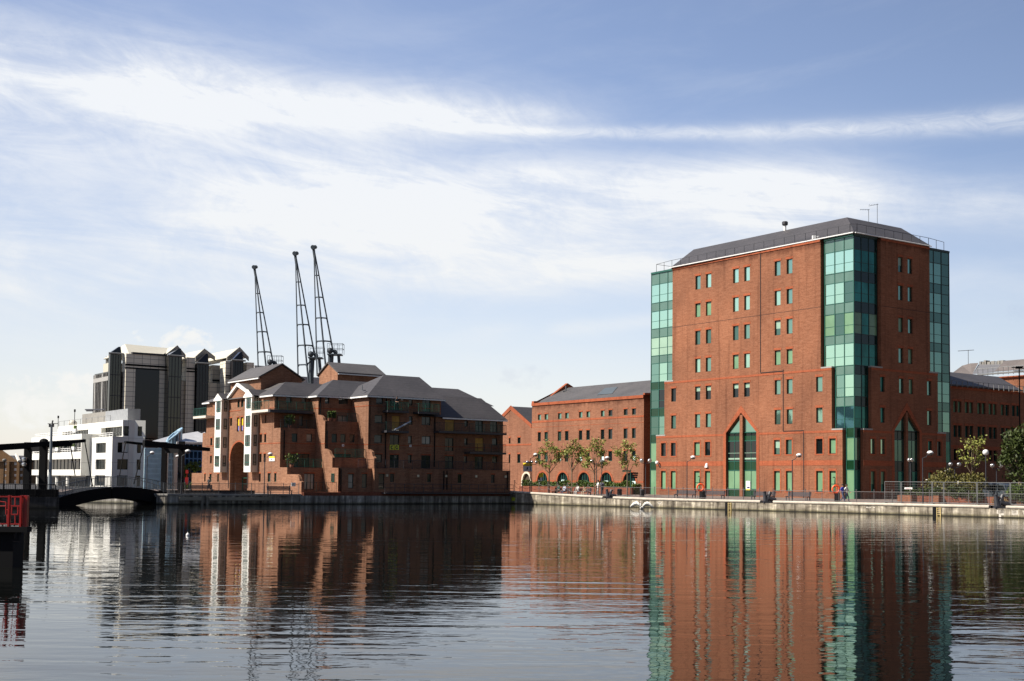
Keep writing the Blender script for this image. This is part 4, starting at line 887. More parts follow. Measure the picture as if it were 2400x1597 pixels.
# gable-side roof running back along the sunny face
m = MB()
m.poly([LG.pt(10.4, .38, EV+.12), LG.pt(28.6, .38, EV+.12), LG.pt(25.6, -3.2, EV+1.9), LG.pt(11.2, -3.2, EV+1.9)]); m.poly([LG.pt(28.6, .38, EV+.12), LG.pt(28.6, -8, EV+.12), LG.pt(25.6, -3.2, EV+1.9)])
for q in (gl_, gr_): m.poly([LG.pt(q[0]-(.3 if q[0] < ga[0] else -.3), .25, q[1]-.02), LG.pt(ga[0], .25, ga[1]+.42), LG.pt(ga[0], -6.5, ga[1]+.42), LG.pt(q[0]-(.3 if q[0] < ga[0] else -.3), -6.5, q[1]-.02)])
m.build('roof', SLATEL, fl_)
gt = MB()
for u0, u1, d, z in ((U1-.35, U2-.3, -7.86+.42, EV), (U2-.35, U3-.35, -5.67+.42, EV), (U3-.38, U4+.4, D3+.42, EV), (U4+.02, U5+.4, D3+.42, EV4)): gt = MB(); gt.fbox(LF, u0, u1, d-.12, d, z-.08, z+.08); gt.build('gutter', WHITEM, fl_)
for fr_g, u0, u1 in ((LG, 7.45, 11.0), (LR2, 5.3, 7.4), (LR3, 1.2, 5.2), (LG, 26.2, 28.6)): gt = MB(); gt.fbox(fr_g, u0, u1, .31, .43, EV-.08, EV+.08); gt.build('gutter', WHITEM, fl_)
for cv, d, x, y0, y1 in ((z2_, -7.8, 150, 235, 395), (z2_, -6.05, 237, 650, 1000), (z2_, -5.6, 668, 240, 480), (z2_, -3.85, 745, 660, 945), (z2_, -.47, 910, 1110, 1400), (z3_, D3+.07, 322, 295, 1110), (z3_, D3+.07, 880, 520, 1100), (z4_, .07, 165, 1100, 1340), (z4_, .07, 205, 1100, 1340), (z4_, .07, 970, 1120, 1340)):
    ua, za = LF.at(*cv(x, y0), d); ub, zb_ = LF.at(*cv(x, y1), d); dp = MB(); dp.tube(LF.pt(ua, d, za), LF.pt(ua, d, zb_), .065, n=6); dp.build('downpipe', BLACK, fl_)
for x in (485, 712): ua, za = LG.at(*z1_(x, 1030), .08); ub, zb_ = LG.at(*z1_(x, 1340), .08); dp = MB(); dp.tube(LG.pt(ua, .08, za), LG.pt(ua, .08, zb_), .05, n=6); dp.build('downpipe', DKGREY, fl_)
for cv, fr, d, x, y in ((z2_, LF, -9.6, 452, 160), (z3_, LF, -4, 262, 210), (z3_, LF, -5, 475, 150), (z3_, LF, -3.2, 45, 200), (z4_, LF, -4, 312, 300), (z4_, LF, -3, 760, 410), (z1_, LG, -2.5, 905, 185)):
    u, z = fr.at(*cv(x, y), d); cw2 = MB(); cw2.tube(fr.pt(u, d, z-.2), fr.pt(u, d, z+.35), .05, n=6); cw2.fbox(fr, u-.02, u+.4, d-.1, d+.15, z-.24, z-.18); cw2.build('roof_vent_pipe', STEEL, fl_)
# rear blocks that rise above the roofs
def rear(nm, fr, u0, u1, depth, z0, ev, ap, dd, mats, ov=.35, bm=BRT):
    m = MB(); um = (u0+u1)/2
    m.extr(fr, [(u0, z0), (u1, z0), (u1, ev), (um, ap), (u0, ev)], dd-depth, dd)
    w_ = m.build(nm, bm, fl_)
    r_ = MB(); k = (ap-ev)/((u1-u0)/2)
    for s_, ue in ((-1, u0), (1, u1)):
        e = ue+s_*ov
        r_.loops([[fr.pt(e, q, ev-ov*k+.06), fr.pt(um, q, ap+.06), fr.pt(um, q, ap+.22), fr.pt(e, q, ev-ov*k+.22)] for q in (dd+.18, dd-depth-.2)])
    r_.build('slate_roof', SLATEL, w_)
    g = MB()
    for s_, ue in ((-1, u0), (1, u1)): g.fbox(fr, ue+s_*ov-.07, ue+s_*ov+.07, dd-depth, dd+.1, ev-ov*k-.06, ev-ov*k+.055)
    g.build('eaves_board', WHITEM, w_); return w_
z5_ = ZC(560, 840, 6.93); dA = -14.5
uA0, evA = LF.at(*z5_(360, 300), dA); uA1, _ = LF.at(*z5_(1020, 345), dA); _, apA = LF.at(*z5_(700, 112), dA)
rear('rear_gable', LF, uA0, uA1, 9, 8, evA, apA, dA, None)
uB = LF.at(791.6, 873.5, -11.2)[0]; LBk = Fr(LF.pt(uB, 0, 0), D1, N1)
b0, evB = LBk.at(*z5_(1605, 232)); b1, _ = LBk.at(*z5_(1305, 290)); _, apB = LBk.at(*z5_(1475, 88))
rear('rear_gable', LBk, b0, b1, 6.2, 9, evB, apB, 0, None)
# --- balconies
def slab(fr, u0, u1, d0, d1_, z, th=.22, mat=None):
    m = MB(); m.fbox(fr, u0, u1, d0, d1_, z-th, z); return m.build('balcony', mat or DKGREY, fl_)
gs, ge = LG.at(*z1_(770, 410), 1.15)[0], None
zB = LG.at(*z1_(900, 405), 1.15)[1]
b_ = slab(LG, 7.0, 11.6, .01, 1.15, zB, .28, BEIGE); railing(LG, 7.0, 11.6, 1.1, zB, .95, b_, GREEN, 1.1, .16, 'balustrade')
b_ = slab(LF, U1-1.1, U2-.1, -7.86+.01, -7.86+1.3, zB-.04, .3); railing(LF, U1-1.1, U2-.1, -7.86+1.22, zB-.04, .95, b_, GREEN, 1.1, .16, 'balustrade')
zBl = LG.at(*z1_(220, 475), 1.1)[1]
b_ = slab(LG, 25.4, 29.6, .01, 1.15, zBl, .28, BEIGE); railing(LG, 25.4, 29.6, 1.1, zBl, .95, b_, GREEN, 1.1, .14, 'balustrade')
for u0, u1, d, z, g in ((U1+.05, U2-.1, -6.2, 8.36, DKGREEN), (U1+.05, U2-.1, -4.3, 3.96, GREEN), (U2+.35, U3-.1, -4.0, 9.22, DKGREEN), (U2+.35, U3-.1, -2.05, 5.11, GREEN), (U2+2.2, U4, -.1, 3.96, DKGREY), (U4, UP_, -.1, 3.96, DKGREY)):
    m = railing(LF, u0, u1, d, z, .95, fl_, g, 1.1, .14, 'terrace_railing') 
railing(LF, 13.9, 17.5, -.6, 1.32, 1.05, fl_, DKGREEN, 1.1, .5, 'terrace_railing')
for cv, x0, x1, y, dp_ in ((z3_, 335, 580, 460, 1.2), (z3_, 692, 932, 477, 1.2), (z3_, 325, 580, 690, 1.2), (z4_, 105, 960, 625, 1.25), (z4_, 495, 955, 872, 1.25)):
    d = D3+dp_; ua = LF.at(*cv(x0, y), d)[0]; ub, z = LF.at(*cv(x1, y), d); b_ = slab(LF, ua, ub, D3+.01, d, z, .24); railing(LF, ua+.03, ub-.03, d-.06, z, .95, b_, GREEN if cv is z3_ and y < 600 else DKGREEN, 1.0, .13, 'balustrade')
    for q in (0, 1):
        e_m = MB(); uu = (ua+.03, ub-.03)[q]; e_m.tube(LF.pt(uu, D3, z+.95), LF.pt(uu, d-.06, z+.95), .022, n=5)
        for k in range(6): qd = D3+(dp_-.06)*k/6; e_m.tube(LF.pt(uu, qd, z), LF.pt(uu, qd, z+.95), .014, n=4)
        e_m.build('end_railing', DKGREEN, b_)
wk = MB(); wk.fbox(LF, 22.8, 40.3, .003, .8, 1.16, 1.30); wk.build('walkway', DKGREY, fl_); railing(LF, 22.8, 40.2, .75, 1.3, .95, fl_, DKGREY, 1.25, 0, 'walkway_railing', r=.03)
m = MB(); m.tube(LF.pt(22.8, .75, 1.82), LF.pt(40.2, .75, 1.82), .025, n=5); m.build('walkway_railing', DKGREY, fl_)
lm = MB(); 
for cv, x, y in ((z3_, 328, 1200), (z3_, 685, 1205), (z4_, 190, 1168), (z4_, 572, 1172), (z4_, 945, 1175)):
    u, z = LF.at(*cv(x, y), .05); m = MB(); m.fbox(LF, u-.11, u+.11, .004, .16, z-.13, z+.13); m.build('bulkhead_lamp', flat('cream_lamp', (.62, .58, .42), .4), fl_)
for cv, x, y, d in ((z3_, 597, 860, D3), (z3_, 500, 322, D3), (z2_, 930, 832, -3.92)):
    u, z = LF.at(*cv(x, y), d+.05); m = MB(); m.fbox(LF, u-.13, u+.13, d+.004, d+.1, z-.13, z+.13); m.tube(LF.pt(u, d+.1, z), LF.pt(u, d+.13, z), .05, mi=1); m.build('alarm_box', [WHITEM, NAVY], fl_)
# --- things on the flats
def board(fr, u, z, w_, h_, d, label, grp=None):
    t_ = thing('agent_board', label, 'sign', fr.pt(u, d, z), grp)
    m = MB(); m.fbox(fr, u-w_/2, u+w_/2, d+.005, d+.06, z, z+h_*.55, 0); m.fbox(fr, u-w_/2, u+w_/2, d+.006, d+.062, z+h_*.55, z+h_*.9, 1); m.fbox(fr, u-w_/2, u+w_/2, d+.007, d+.064, z+h_*.9, z+h_, 2); m.build('board', [WHITEM, YELLOW, NAVY], t_)
    m = MB(); m.extr(fr, [(u+.1*w_, z+h_*.22), (u-.08*w_, z+h_*.2), (u-.12*w_, z+h_*.42), (u+.02*w_, z+h_*.5)], d+.061, d+.07); m.build('mark', NAVY, t_)
p0, p1 = z2_(55, 953), z2_(120, 1018); h = LG.rect(*p0, *p1, .05); board(LG, (h[0]+h[1])/2, h[2], h[1]-h[0], h[3]-h[2], 0.0, 'white and yellow letting board fixed to the sunlit brick end of the brown flats')
# yellow letter boards under the dark doorway: C and G
for x0, x1, ch in ((362, 410, 'C'), (416, 466, 'G')):
    h = zr(z3_, LF, (x0, 848, x1, 904), D3+.05); t_ = thing('letter_board', 'lime yellow board with a dark letter %s below the dark doorway of the brown flats' % ch, 'sign', LF.pt(h[0], D3, h[2]), 'letter boards under the doorway')
    m = MB(); m.fbox(LF, h[0], h[1], D3-.02, D3+.05, h[2], h[3]); m.build('board', LIME, t_)
    m = MB(); uc, zc_ = (h[0]+h[1])/2, (h[2]+h[3])/2; rr = (h[3]-h[2])*.30; n = 12; st = .06
    pts = [(uc+rr*.85*math.cos(a), zc_+rr*math.sin(a)) for a in [math.radians(45+270*k/n) for k in range(n+1)]]
    for a, b in zip(pts[:-1], pts[1:]):
        dx, dz = b[0]-a[0], b[1]-a[1]; L = math.hypot(dx, dz); nx, nz_ = -dz/L*st, dx/L*st
        m.extr(LF, [(a[0]-nx, a[1]-nz_), (b[0]-nx, b[1]-nz_), (b[0]+nx, b[1]+nz_), (a[0]+nx, a[1]+nz_)], D3+.052, D3+.06)
    if ch == 'G': m.fbox(LF, uc+.02, uc+rr*.9, D3+.053, D3+.062, zc_-.12, zc_-.03); m.fbox(LF, uc+rr*.55, uc+rr*.85, D3+.0535, D3+.0625, zc_-rr*.8, zc_-.12)
    m.build('letter', DKGREEN, t_)
# blue-grey plank left lying on the boarded balcony
pa, pb = LF.at(*z3_(415, 678), D3+1.1), LF.at(*z3_(595, 578), D3+1.1)
m = MB(); m.tube(LF.pt(pa[0], D3+1.05, pa[1]), LF.pt(pb[0], D3+1.25, pb[1]), .10, .085, 8, 0); m.tube(LF.pt(pa[0]+(pb[0]-pa[0])*.55, D3+1.15, pa[1]+(pb[1]-pa[1])*.55), LF.pt(pa[0]+(pb[0]-pa[0])*.72, D3+1.19, pa[1]+(pb[1]-pa[1])*.72), .105, .10, 8, 1)
tag(m.build('rolled_awning', [flat('pale_blue_cloth', (.42, .46, .54), .8), WHITEM]), 'pale blue rolled awning leaning across a balcony in front of the boarded door', 'awning')
# ------------------------------------------------------------------ four-storey brick block with arched ground floor
z7_, z8_ = ZC(1160, 860, 4.9), ZC(1360, 860, 4.9)
MP = aty(1508, 1150, 180.)[:2]; MF = Fr(MP, D1, N1); MR = Fr(MP, D2, N2)
mb_ = thing('brick_block', 'four storey brick block with arched ground floor windows and long slate roof', 'building', MF.pt(0, 0, 1))
ML = MF.at(*z7_(424, 700))[0]
MEV = MF.at(*z8_(722, 322))[1]; MEV = (MEV+MF.at(*z7_(424, 425))[1])/2
cols7 = [(493,528), (570,608), (723,762), (806,845), (965,1003)]; cols8 = [(70,110), (236,276), (325,368), (498,543), (594,637)]
colsu = [tuple(sorted((MF.at(*z7_(a, 700))[0], MF.at(*z7_(b, 700))[0]))) for a, b in cols7]+[tuple(sorted((MF.at(*z8_(a, 700))[0], MF.at(*z8_(b, 700))[0]))) for a, b in cols8]
rowz = [(MF.at(*z7_(510, 612))[1], MF.at(*z7_(510, 548))[1]), (MF.at(*z7_(510, 857))[1], MF.at(*z7_(510, 752))[1]), (MF.at(*z7_(510, 1092))[1], MF.at(*z7_(510, 985))[1])]
hM = []; sty = ['mmmmmmmkkk', 'kddkkkkkkk', 'mmqkqkqkkq']
for r_, rz in enumerate(rowz):
    for c_, cu in enumerate(colsu): hM.append((*cu, *rz, sty[r_][c_]))
arx = [(z7_, 487, 605), (z7_, 716, 840), (z7_, 957, 1088), (z8_, 230, 366), (z8_, 492, 638)]
AR = []
for cv, a, b in arx:
    ua, ub = sorted((MF.at(*cv(a, 1300))[0], MF.at(*cv(b, 1300))[0])); AR.append((ua, ub))
zat = MF.at(*z7_(545, 1212))[1]; zas = zat-(AR[0][1]-AR[0][0])/2*1.02; MZ0 = .9
mw = MB()
wallgrid(mw, MF, 0, ML, MZ0, MEV, hM+[(a, b, MZ0, zat) for a, b in AR], 0, .25)
trm = Pieces('brick_course', BRO, mb_)
for a, b in AR:
    um, r_ = (a+b)/2, (b-a)/2; n = 12
    P_ = [(um+r_*math.cos(PI*k/n), zas+(zat-zas)*math.sin(PI*k/n)) for k in range(n+1)]; rg = MB()
    for k in range(n):
        c = b if k < n/2 else a
        mw.poly([MF.pt(c, 0, zat), MF.pt(*[P_[k][0], 0, P_[k][1]]), MF.pt(P_[k+1][0], 0, P_[k+1][1])])
        mw.poly([MF.pt(P_[k][0], 0, P_[k][1]), MF.pt(P_[k+1][0], 0, P_[k+1][1]), MF.pt(P_[k+1][0], -.3, P_[k+1][1]), MF.pt(P_[k][0], -.3, P_[k][1])])
        o = lambda p: (um+(p[0]-um)*1.22, zas+(p[1]-zas)*1.22)
        rg.extr(MF, [P_[k], P_[k+1], o(P_[k+1]), o(P_[k])], .004, .05)
    rg.build('arch_ring', BRO, mb_)
    # window
    m = MB(); d = -.25
    for k in range(n):
        i_ = lambda p: (um+(p[0]-um)*.93, zas+(p[1]-zas)*.93); m.extr(MF, [P_[k], P_[k+1], i_(P_[k+1]), i_(P_[k])], d-.05, d+.05)
    for u in (a+.06, um-.42*r_, um, um+.42*r_, b-.06):
        zz = zas+(zat-zas)*math.sqrt(max(.01, 1-((u-um)/r_)**2)); m.fbox(MF, u-.05, u+.05, d-.04, d+.04, MZ0+.6, zz-.02)
    for z in (zas-.05, MZ0+.65): m.fbox(MF, a+.02, b-.02, d-.045, d+.045, z-.07, z+.07)
    w_ = m.build('arched_window', GREEN, mb_)
    g = MB(); g.poly([MF.pt(a, d, MZ0+.5), MF.pt(b, d, MZ0+.5)]+[MF.pt(p[0], d, p[1]) for p in P_]); g.build('pane', G_DARK, w_)
GAx = Fr(MF.pt(ML, 0, 0), (-MF.n[0], -MF.n[1]), D1); hdA, zAp = GAx.at(1326, 899); sD = 2*hdA; zAp = zAp-MEV
mw.poly([MF.pt(ML, 0, MZ0), MF.pt(ML, 0, MEV), MF.pt(ML, -sD, MEV), MF.pt(ML, -sD, MZ0)])
mw.poly([MF.pt(0, 0, MZ0), MF.pt(0, 0, MEV), MF.pt(0, -1.2, MEV+.15), MF.pt(0, -sD/2, MEV+zAp-.2), MF.pt(0, -sD, MEV), MF.pt(0, -sD, MZ0)])
mw.poly([MF.pt(ML, 0, MEV), MF.pt(ML, -sD/2, MEV+zAp-.5), MF.pt(ML, -sD, MEV)])
mw.build('wall', brick('stained_weathered_brick', (.175, .077, .047), (.265, .125, .077), (.34, .172, .112), .25, (MEV-1.3, .9)), mb_)
for h in hM: trm.fbox(MF, h[0]-.1, h[1]+.1, .004, .04, h[3]+.003, h[3]+.2)
zb_ = rowz[0][0]; trm.fbox(MF, .0, ML, .002, .03, zb_-.42, zb_-.16); trm.fbox(MF, 0, ML, .002, .14, MEV-.42, MEV+.02); trm.fbox(MF, 0, ML, .002, .03, MZ0+2.0, MZ0+2.25) if False else None
e_ = sorted(AR); a = 0
for o0, o1 in e_+[(ML, ML)]: trm.fbox(MF, a, max(a+.01, o0-.45), .002, .03, zas-.1, zas+.15); a = o1+.45
trm.fbox(MF, 0, ML, .002, .012, (rowz[0][0]+rowz[1][1])/2-.2, (rowz[0][0]+rowz[1][1])/2-.14)
for h in hM:
    p_, bl = pane_of(h[4]); bl = (.45, G_BLINDW) if False else bl
    if h[4] == 'q': bl = None
    w_ = window(mb_, MF, h[0], h[1], h[2], h[3], 0, p_, GREEN, rev=.2, t=.07, blind=bl)
    if h[4] == 'q':
        m = MB(); m.fbox(MF, h[0]+.1, h[1]-.1, -.185, -.17, h[2]+.15, h[2]+(h[3]-h[2])*.46); m.build('window_poster', flat('aqua_poster', (.62, .82, .76), .5) if 'aqua_poster' not in MATS else MATS['aqua_poster'], w_)
# posters low in the arches
for cv, x0, x1, y0, y1 in ((z7_, 493, 523, 1303, 1347), (z7_, 764, 800, 1298, 1340), (z8_, 280, 320, 1308, 1355), (z8_, 597, 636, 1313, 1363)):
    p0, p1 = cv(x0, y0), cv(x1, y1); h = MF.rect(*p0, *p1, -.2); m = MB(); m.fbox(MF, h[0], h[1], -.2, -.17, h[2], h[3], 0); m.extr(MF, [(h[0]+.2, h[3]-.35), (h[1]-.2, h[3]-.5), (h[1]-.3, h[3]-.2)], -.169, -.165, 1); m.build('window_poster', [MATS['aqua_poster'], DKGREEN], mb_)
r_ = MB(); hd = sD/2
r_.poly([MF.pt(-.2, -.5, MEV+.05), MF.pt(ML-.2, -.5, MEV+.05), MF.pt(ML-.2, -hd, MEV+zAp-.75), MF.pt(-.2, -hd, MEV+zAp-.75)]); r_.poly([MF.pt(-.2, -sD, MEV), MF.pt(ML-.2, -sD, MEV), MF.pt(ML-.2, -hd, MEV+zAp-.75), MF.pt(-.2, -hd, MEV+zAp-.75)])
rfm = r_.build('roof', SLATEL, mb_)
pb_ = [MF.at(*z8_(x, y), -5.)[0] for x, y in ((190, 285), (340, 283))]
sk = MB(); ua, ub = sorted((MF.at(*z8_(190, 285), -.3*hd)[0], MF.at(*z8_(365, 280), -.3*hd)[0])); uc, ud = sorted((MF.at(*z8_(285, 215), -.72*hd)[0], MF.at(*z8_(430, 207), -.72*hd)[0])); kz = (zAp-.8)/(hd-.5)
sk.poly([MF.pt(ua, -.3*hd, MEV+.05+(.3*hd-.5)*kz+.06), MF.pt(ub, -.3*hd, MEV+.05+(.3*hd-.5)*kz+.06), MF.pt(ud, -.72*hd, MEV+.05+(.72*hd-.5)*kz+.06), MF.pt(uc, -.72*hd, MEV+.05+(.72*hd-.5)*kz+.06)]); sk.build('skylight', glass('roof_glass', (.10, .115, .11), .1, .35, 1.5, .1), rfm)
pp = MB(); p0 = MF.pt(*[MF.at(*z7_(815, 275), -.75*hd)[0], -.75*hd, MEV+.05+(.75*hd-.5)*kz]); pp.tube(p0, (p0[0], p0[1], p0[2]+.9), .1); pp.box(p0[0]-.5, p0[0]+.1, p0[1]-.1, p0[1]+.1, p0[2]-.1, p0[2]+.06); pp.build('roof_vent_pipe', STEEL, rfm)
cp_ = MB(); k2 = zAp/hd
for u0, u1 in ((ML-.55, ML+.05),):
    cp_.loops([[MF.pt(u0, .05, MEV+.03), MF.pt(u1, .05, MEV+.03), MF.pt(u1, .05, MEV+.36), MF.pt(u0, .05, MEV+.36)], [MF.pt(u0, -2.2, MEV+.03), MF.pt(u1, -2.2, MEV+.03), MF.pt(u1, -2.2, MEV+.5), MF.pt(u0, -2.2, MEV+.5)], [MF.pt(u0, -hd, MEV+zAp-.6), MF.pt(u1, -hd, MEV+zAp-.6), MF.pt(u1, -hd, MEV+zAp), MF.pt(u0, -hd, MEV+zAp)]])
    cp_.loops([[MF.pt(u0, -hd, MEV+zAp-.6), MF.pt(u1, -hd, MEV+zAp-.6), MF.pt(u1, -hd, MEV+zAp), MF.pt(u0, -hd, MEV+zAp)], [MF.pt(u0, -sD, MEV-.2), MF.pt(u1, -sD, MEV-.2), MF.pt(u1, -sD, MEV+.4), MF.pt(u0, -sD, MEV+.4)]])
cp_.build('gable_coping', BRO, mb_); cp_ = MB(); cp_.loops([[MF.pt(-.25, .05, MEV+.03), MF.pt(.1, .05, MEV+.03), MF.pt(.1, .05, MEV+.3), MF.pt(-.25, .05, MEV+.3)], [MF.pt(-.25, -1.2, MEV+.03), MF.pt(.1, -1.2, MEV+.03), MF.pt(.1, -1.2, MEV+.35), MF.pt(-.25, -1.2, MEV+.35)], [MF.pt(-.25, -hd, MEV+zAp-.5), MF.pt(.1, -hd, MEV+zAp-.5), MF.pt(.1, -hd, MEV+zAp+.1), MF.pt(-.25, -hd, MEV+zAp+.1)]])
cp_.build('gable_coping', BRO, mb_)
# gabled wing left of it
wg = thing('gabled_building', 'plain gabled brick building with pale archway, left of the long roofed block', 'building', MF.pt(ML+6, -1, 1))
GWf = Fr(MF.pt(0, -.6, 0), D1, N1)
gA_ = GWf.at(*z7_(185, 455)); gRr = GWf.at(*z7_(420, 668)); sl_ = (gA_[1]-gRr[1])/(gA_[0]-gRr[0]); gl_u = gA_[0]+(gA_[0]-gRr[0])
ze_ = gRr[1]; m = MB()
hW = [GWf.rect(*z7_(*r[:2]), *z7_(*r[2:])) for r in ((160,818,178,882), (260,812,294,880), (158,1005,176,1105), (257,1003,292,1105))]
pA_ = sorted((GWf.at(*z7_(322, 1300))[0], GWf.at(*z7_(405, 1300))[0])); pzt = GWf.at(*z7_(362, 1225))[1]
wallgrid(m, GWf, gRr[0]-1, gl_u, .9, ze_, hW+[(*pA_, .9, pzt)], 0, .25)
m.poly([GWf.pt(gRr[0], 0, ze_), GWf.pt(gl_u, 0, ze_), GWf.pt(gA_[0], 0, gA_[1])])
um, r_ = sum(pA_)/2, (pA_[1]-pA_[0])/2; n = 10; zs_ = pzt-r_
P_ = [(um+r_*math.cos(PI*k/n), zs_+r_*math.sin(PI*k/n)) for k in range(n+1)]
for k in range(n): m.poly([GWf.pt(pA_[1] if k < n/2 else pA_[0], 0, pzt), GWf.pt(P_[k][0], 0, P_[k][1]), GWf.pt(P_[k+1][0], 0, P_[k+1][1])])
m.poly([GWf.pt(pA_[0], -.25, .9), GWf.pt(pA_[1], -.25, .9), GWf.pt(pA_[1], -.25, pzt), GWf.pt(pA_[0], -.25, pzt)]) if False else None
m.poly([GWf.pt(gl_u, 0, .9), GWf.pt(gl_u, 0, ze_), GWf.pt(gl_u, -20, ze_), GWf.pt(gl_u, -20, .9)])
m.build('wall', BRM, wg)
a_ = MB()
for k in range(n): o = lambda p: (um+(p[0]-um)*1.3, zs_+(p[1]-zs_)*1.3); a_.extr(GWf, [P_[k], P_[k+1], o(P_[k+1]), o(P_[k])], -.2, .12)
for s_ in (-1, 1): a_.fbox(GWf, um+s_*r_*1.15-.2, um+s_*r_*1.15+.2, -.2, .12, .9, zs_)
a_.build('archway', flat('pale_arch_stone', (.62, .55, .42), .8), wg)
g = MB(); g.fbox(GWf, pA_[0], pA_[1], -.4, -.3, .9, pzt); g.build('archway_door', flat('arch_dark', (.05, .035, .02), .8), wg)
t2 = Pieces('brick_course', BRO, wg)
for s_, uu in ((1, gl_u), (-1, gRr[0])): t2.extr(GWf, [(uu+s_*.1, ze_-.5), (uu+s_*.1, ze_+.1), (gA_[0], gA_[1]+.15), (gA_[0], gA_[1]-.6)], .004, .09)
for h in hW: t2.fbox(GWf, h[0]-.1, h[1]+.1, .004, .04, h[3]+.003, h[3]+.25)
zz = hW[1][2]-.35; t2.fbox(GWf, gRr[0], gl_u, .003, .035, zz, zz+.25)
for h in hW: window(wg, GWf, *h, 0, G_DARK, GREEN, rev=.2, t=.06)
r_ = MB()
for uu in (gl_u, gRr[0]): r_.poly([GWf.pt(uu, -.1, ze_), GWf.pt(gA_[0], -.1, gA_[1]), GWf.pt(gA_[0], -22, gA_[1]), GWf.pt(uu, -22, ze_)])
r_.build('roof', SLATE, wg)
# ------------------------------------------------------------------ shaded office wing on the right and the roofs behind it
z9_ = ZC(2220, 830, 6.27)
RP = aty(2226, 1150, 168.)[:2]; RFr = Fr(RP, D2, N2)
rb = thing('office_wing', 'shaded red brick office wing with paired windows, right of the tall block', 'building', RFr.pt(0, 0, 1))
rEV = RFr.at(*z9_(40, 470))[1]
hR = []
for y0, y1, st_ in ((690, 855, 'bbbbbbbbbeee'), (1045, 1220, 'edededdedeee'), (1395, 1560, 'kkkkkkkkkkkk')):
    xs = ((92,128), (157,195), (262,300), (327,367), (445,483), (510,548), (612,648), (675,712), (790,825), (858,895), (955,990), (1018,1055))
    z0, z1 = RFr.at(*z9_(100, y1))[1], RFr.at(*z9_(100, y0))[1]
    for (a, b), k in zip(xs, st_):
        ua, ub = RFr.at(*z9_(a, 900))[0], RFr.at(*z9_(b+14, 900))[0]; hR.append((ua, ub, z0, z1, k))
for k_ in range(7):   # the wall goes on past the frame
    pass
m = MB(); wallgrid(m, RFr, -8, 34, .9, rEV, hR, 0, .3); m.poly([RFr.pt(34, 0, .9), RFr.pt(34, 0, rEV), RFr.pt(34, -16, rEV), RFr.pt(34, -16, .9)]); m.build('wall', BR, rb)
t3 = Pieces('brick_course', BRO, rb)
for h in hR: t3.fbox(RFr, h[0]-.15, h[1]+.15, .004, .04, h[3]+.003, h[3]+.3)
z = RFr.at(*z9_(100, 1350))[1]; t3.fbox(RFr, -8, 34, .004, .03, z-.25, z+.1); t3.fbox(RFr, -8, 34, .004, .1, rEV-.35, rEV); pass
for h in hR:
    p_, bl = pane_of(h[4]); window(rb, RFr, *h[:4], 0, p_, DKGREEN, rev=.28, t=.06, blind=bl)
rx0 = RFr.at(*z9_(1060, 580))[0]; ridge = RFr.at(*z9_(60, 268), -7)[1]; rxr = RFr.at(*z9_(750, 345), -7)[0]
r_ = MB(); r_.poly([RFr.pt(-8, .5, rEV+.2), RFr.pt(rx0, .5, rEV+.2), RFr.pt(rxr, -7, ridge), RFr.pt(-8, -7, ridge)]); r_.poly([RFr.pt(rx0, .5, rEV+.2), RFr.pt(rx0, -14, rEV+.2), RFr.pt(rxr, -7, ridge)]); r_.poly([RFr.pt(rx0, -14, rEV+.2), RFr.pt(-8, -14, rEV+.2), RFr.pt(-8, -7, ridge), RFr.pt(rxr, -7, ridge)]); r_.build('roof', SLATE, rb)
r_ = MB(); r_.fbox(RFr, -8, rx0, .3, .6, rEV+.02, rEV+.2); r_.build('gutter', DKGREY, rb)
m = MB(); n = 14
for k in range(n+1): u = -.5+(rx0+.4)*k/n; m.tube(RFr.pt(u, .75, rEV-.15), RFr.pt(u, .75, rEV+.75), .05, n=5)
m.tube(RFr.pt(-.5, .75, rEV+.72), RFr.pt(rx0, .75, rEV+.72), .035, n=5); m.build('roof_railing', GALV, rb)
# building further back, gable wall lit
BP = aty(2300, 1100, 215.)[:2]; BF = Fr(BP, D2, N2)
fb = thing('distant_office', 'sunlit brick office with big slate roofs and roof plant, behind the shaded wing', 'building', BF.pt(5, 0, 1))
q = lambda x, y, d=0: BF.at(*z9_(x, y), d)
BG = Fr(BF.pt(q(740, 330)[0], 0, 0), D1, N1)
ew = q(740, 325)[1]
m = MB(); m.poly([BF.pt(q(740, 0)[0], 0, 1), BF.pt(60, 0, 1), BF.pt(60, 0, ew), BF.pt(q(740, 0)[0], 0, ew)]) if False else None
LGf = Fr(aty(2422, 1100, 196.)[:2], D1, N1)                                 # sunny wall seen past the hip of the roof
eL = LGf.at(*z9_(1000, 318))[1]; uL0, uL1 = LGf.at(*z9_(1190, 400))[0], LGf.at(*z9_(650, 330))[0]
hL = [LGf.rect(*z9_(1112, 480), *z9_(1150, 600))]
wallgrid(m, LGf, uL0-3, uL1, 1, eL, hL, 0, .3); m.build('wall', BR, fb); m = MB(); m.fbox(LGf, uL0-3, uL1, .004, .05, eL-.5, eL-.05); m.build('orange_brick_trim', BRO, fb)
window(fb, LGf, *hL[0], 0, G_SKY, GREEN, rev=.25)
r_ = MB(); dz = 6; ztop = LGf.at(*z9_(840, 100), -8)[1]
a0 = LGf.at(*z9_(740, 262), -.5)[0]; a1 = LGf.at(*z9_(840, 100), -8)[0]; a2 = uL0-6
r_.poly([LGf.pt(a0, .5, eL+.8), LGf.pt(a2, .5, eL+.8), LGf.pt(a2, -8, ztop), LGf.pt(a1, -8, ztop)]); r_.build('roof', slate('brown_slate', (.12, .10, .09), (.19, .165, .15)), fb)
zt2 = LGf.at(*z9_(460, 155), -8)[1]
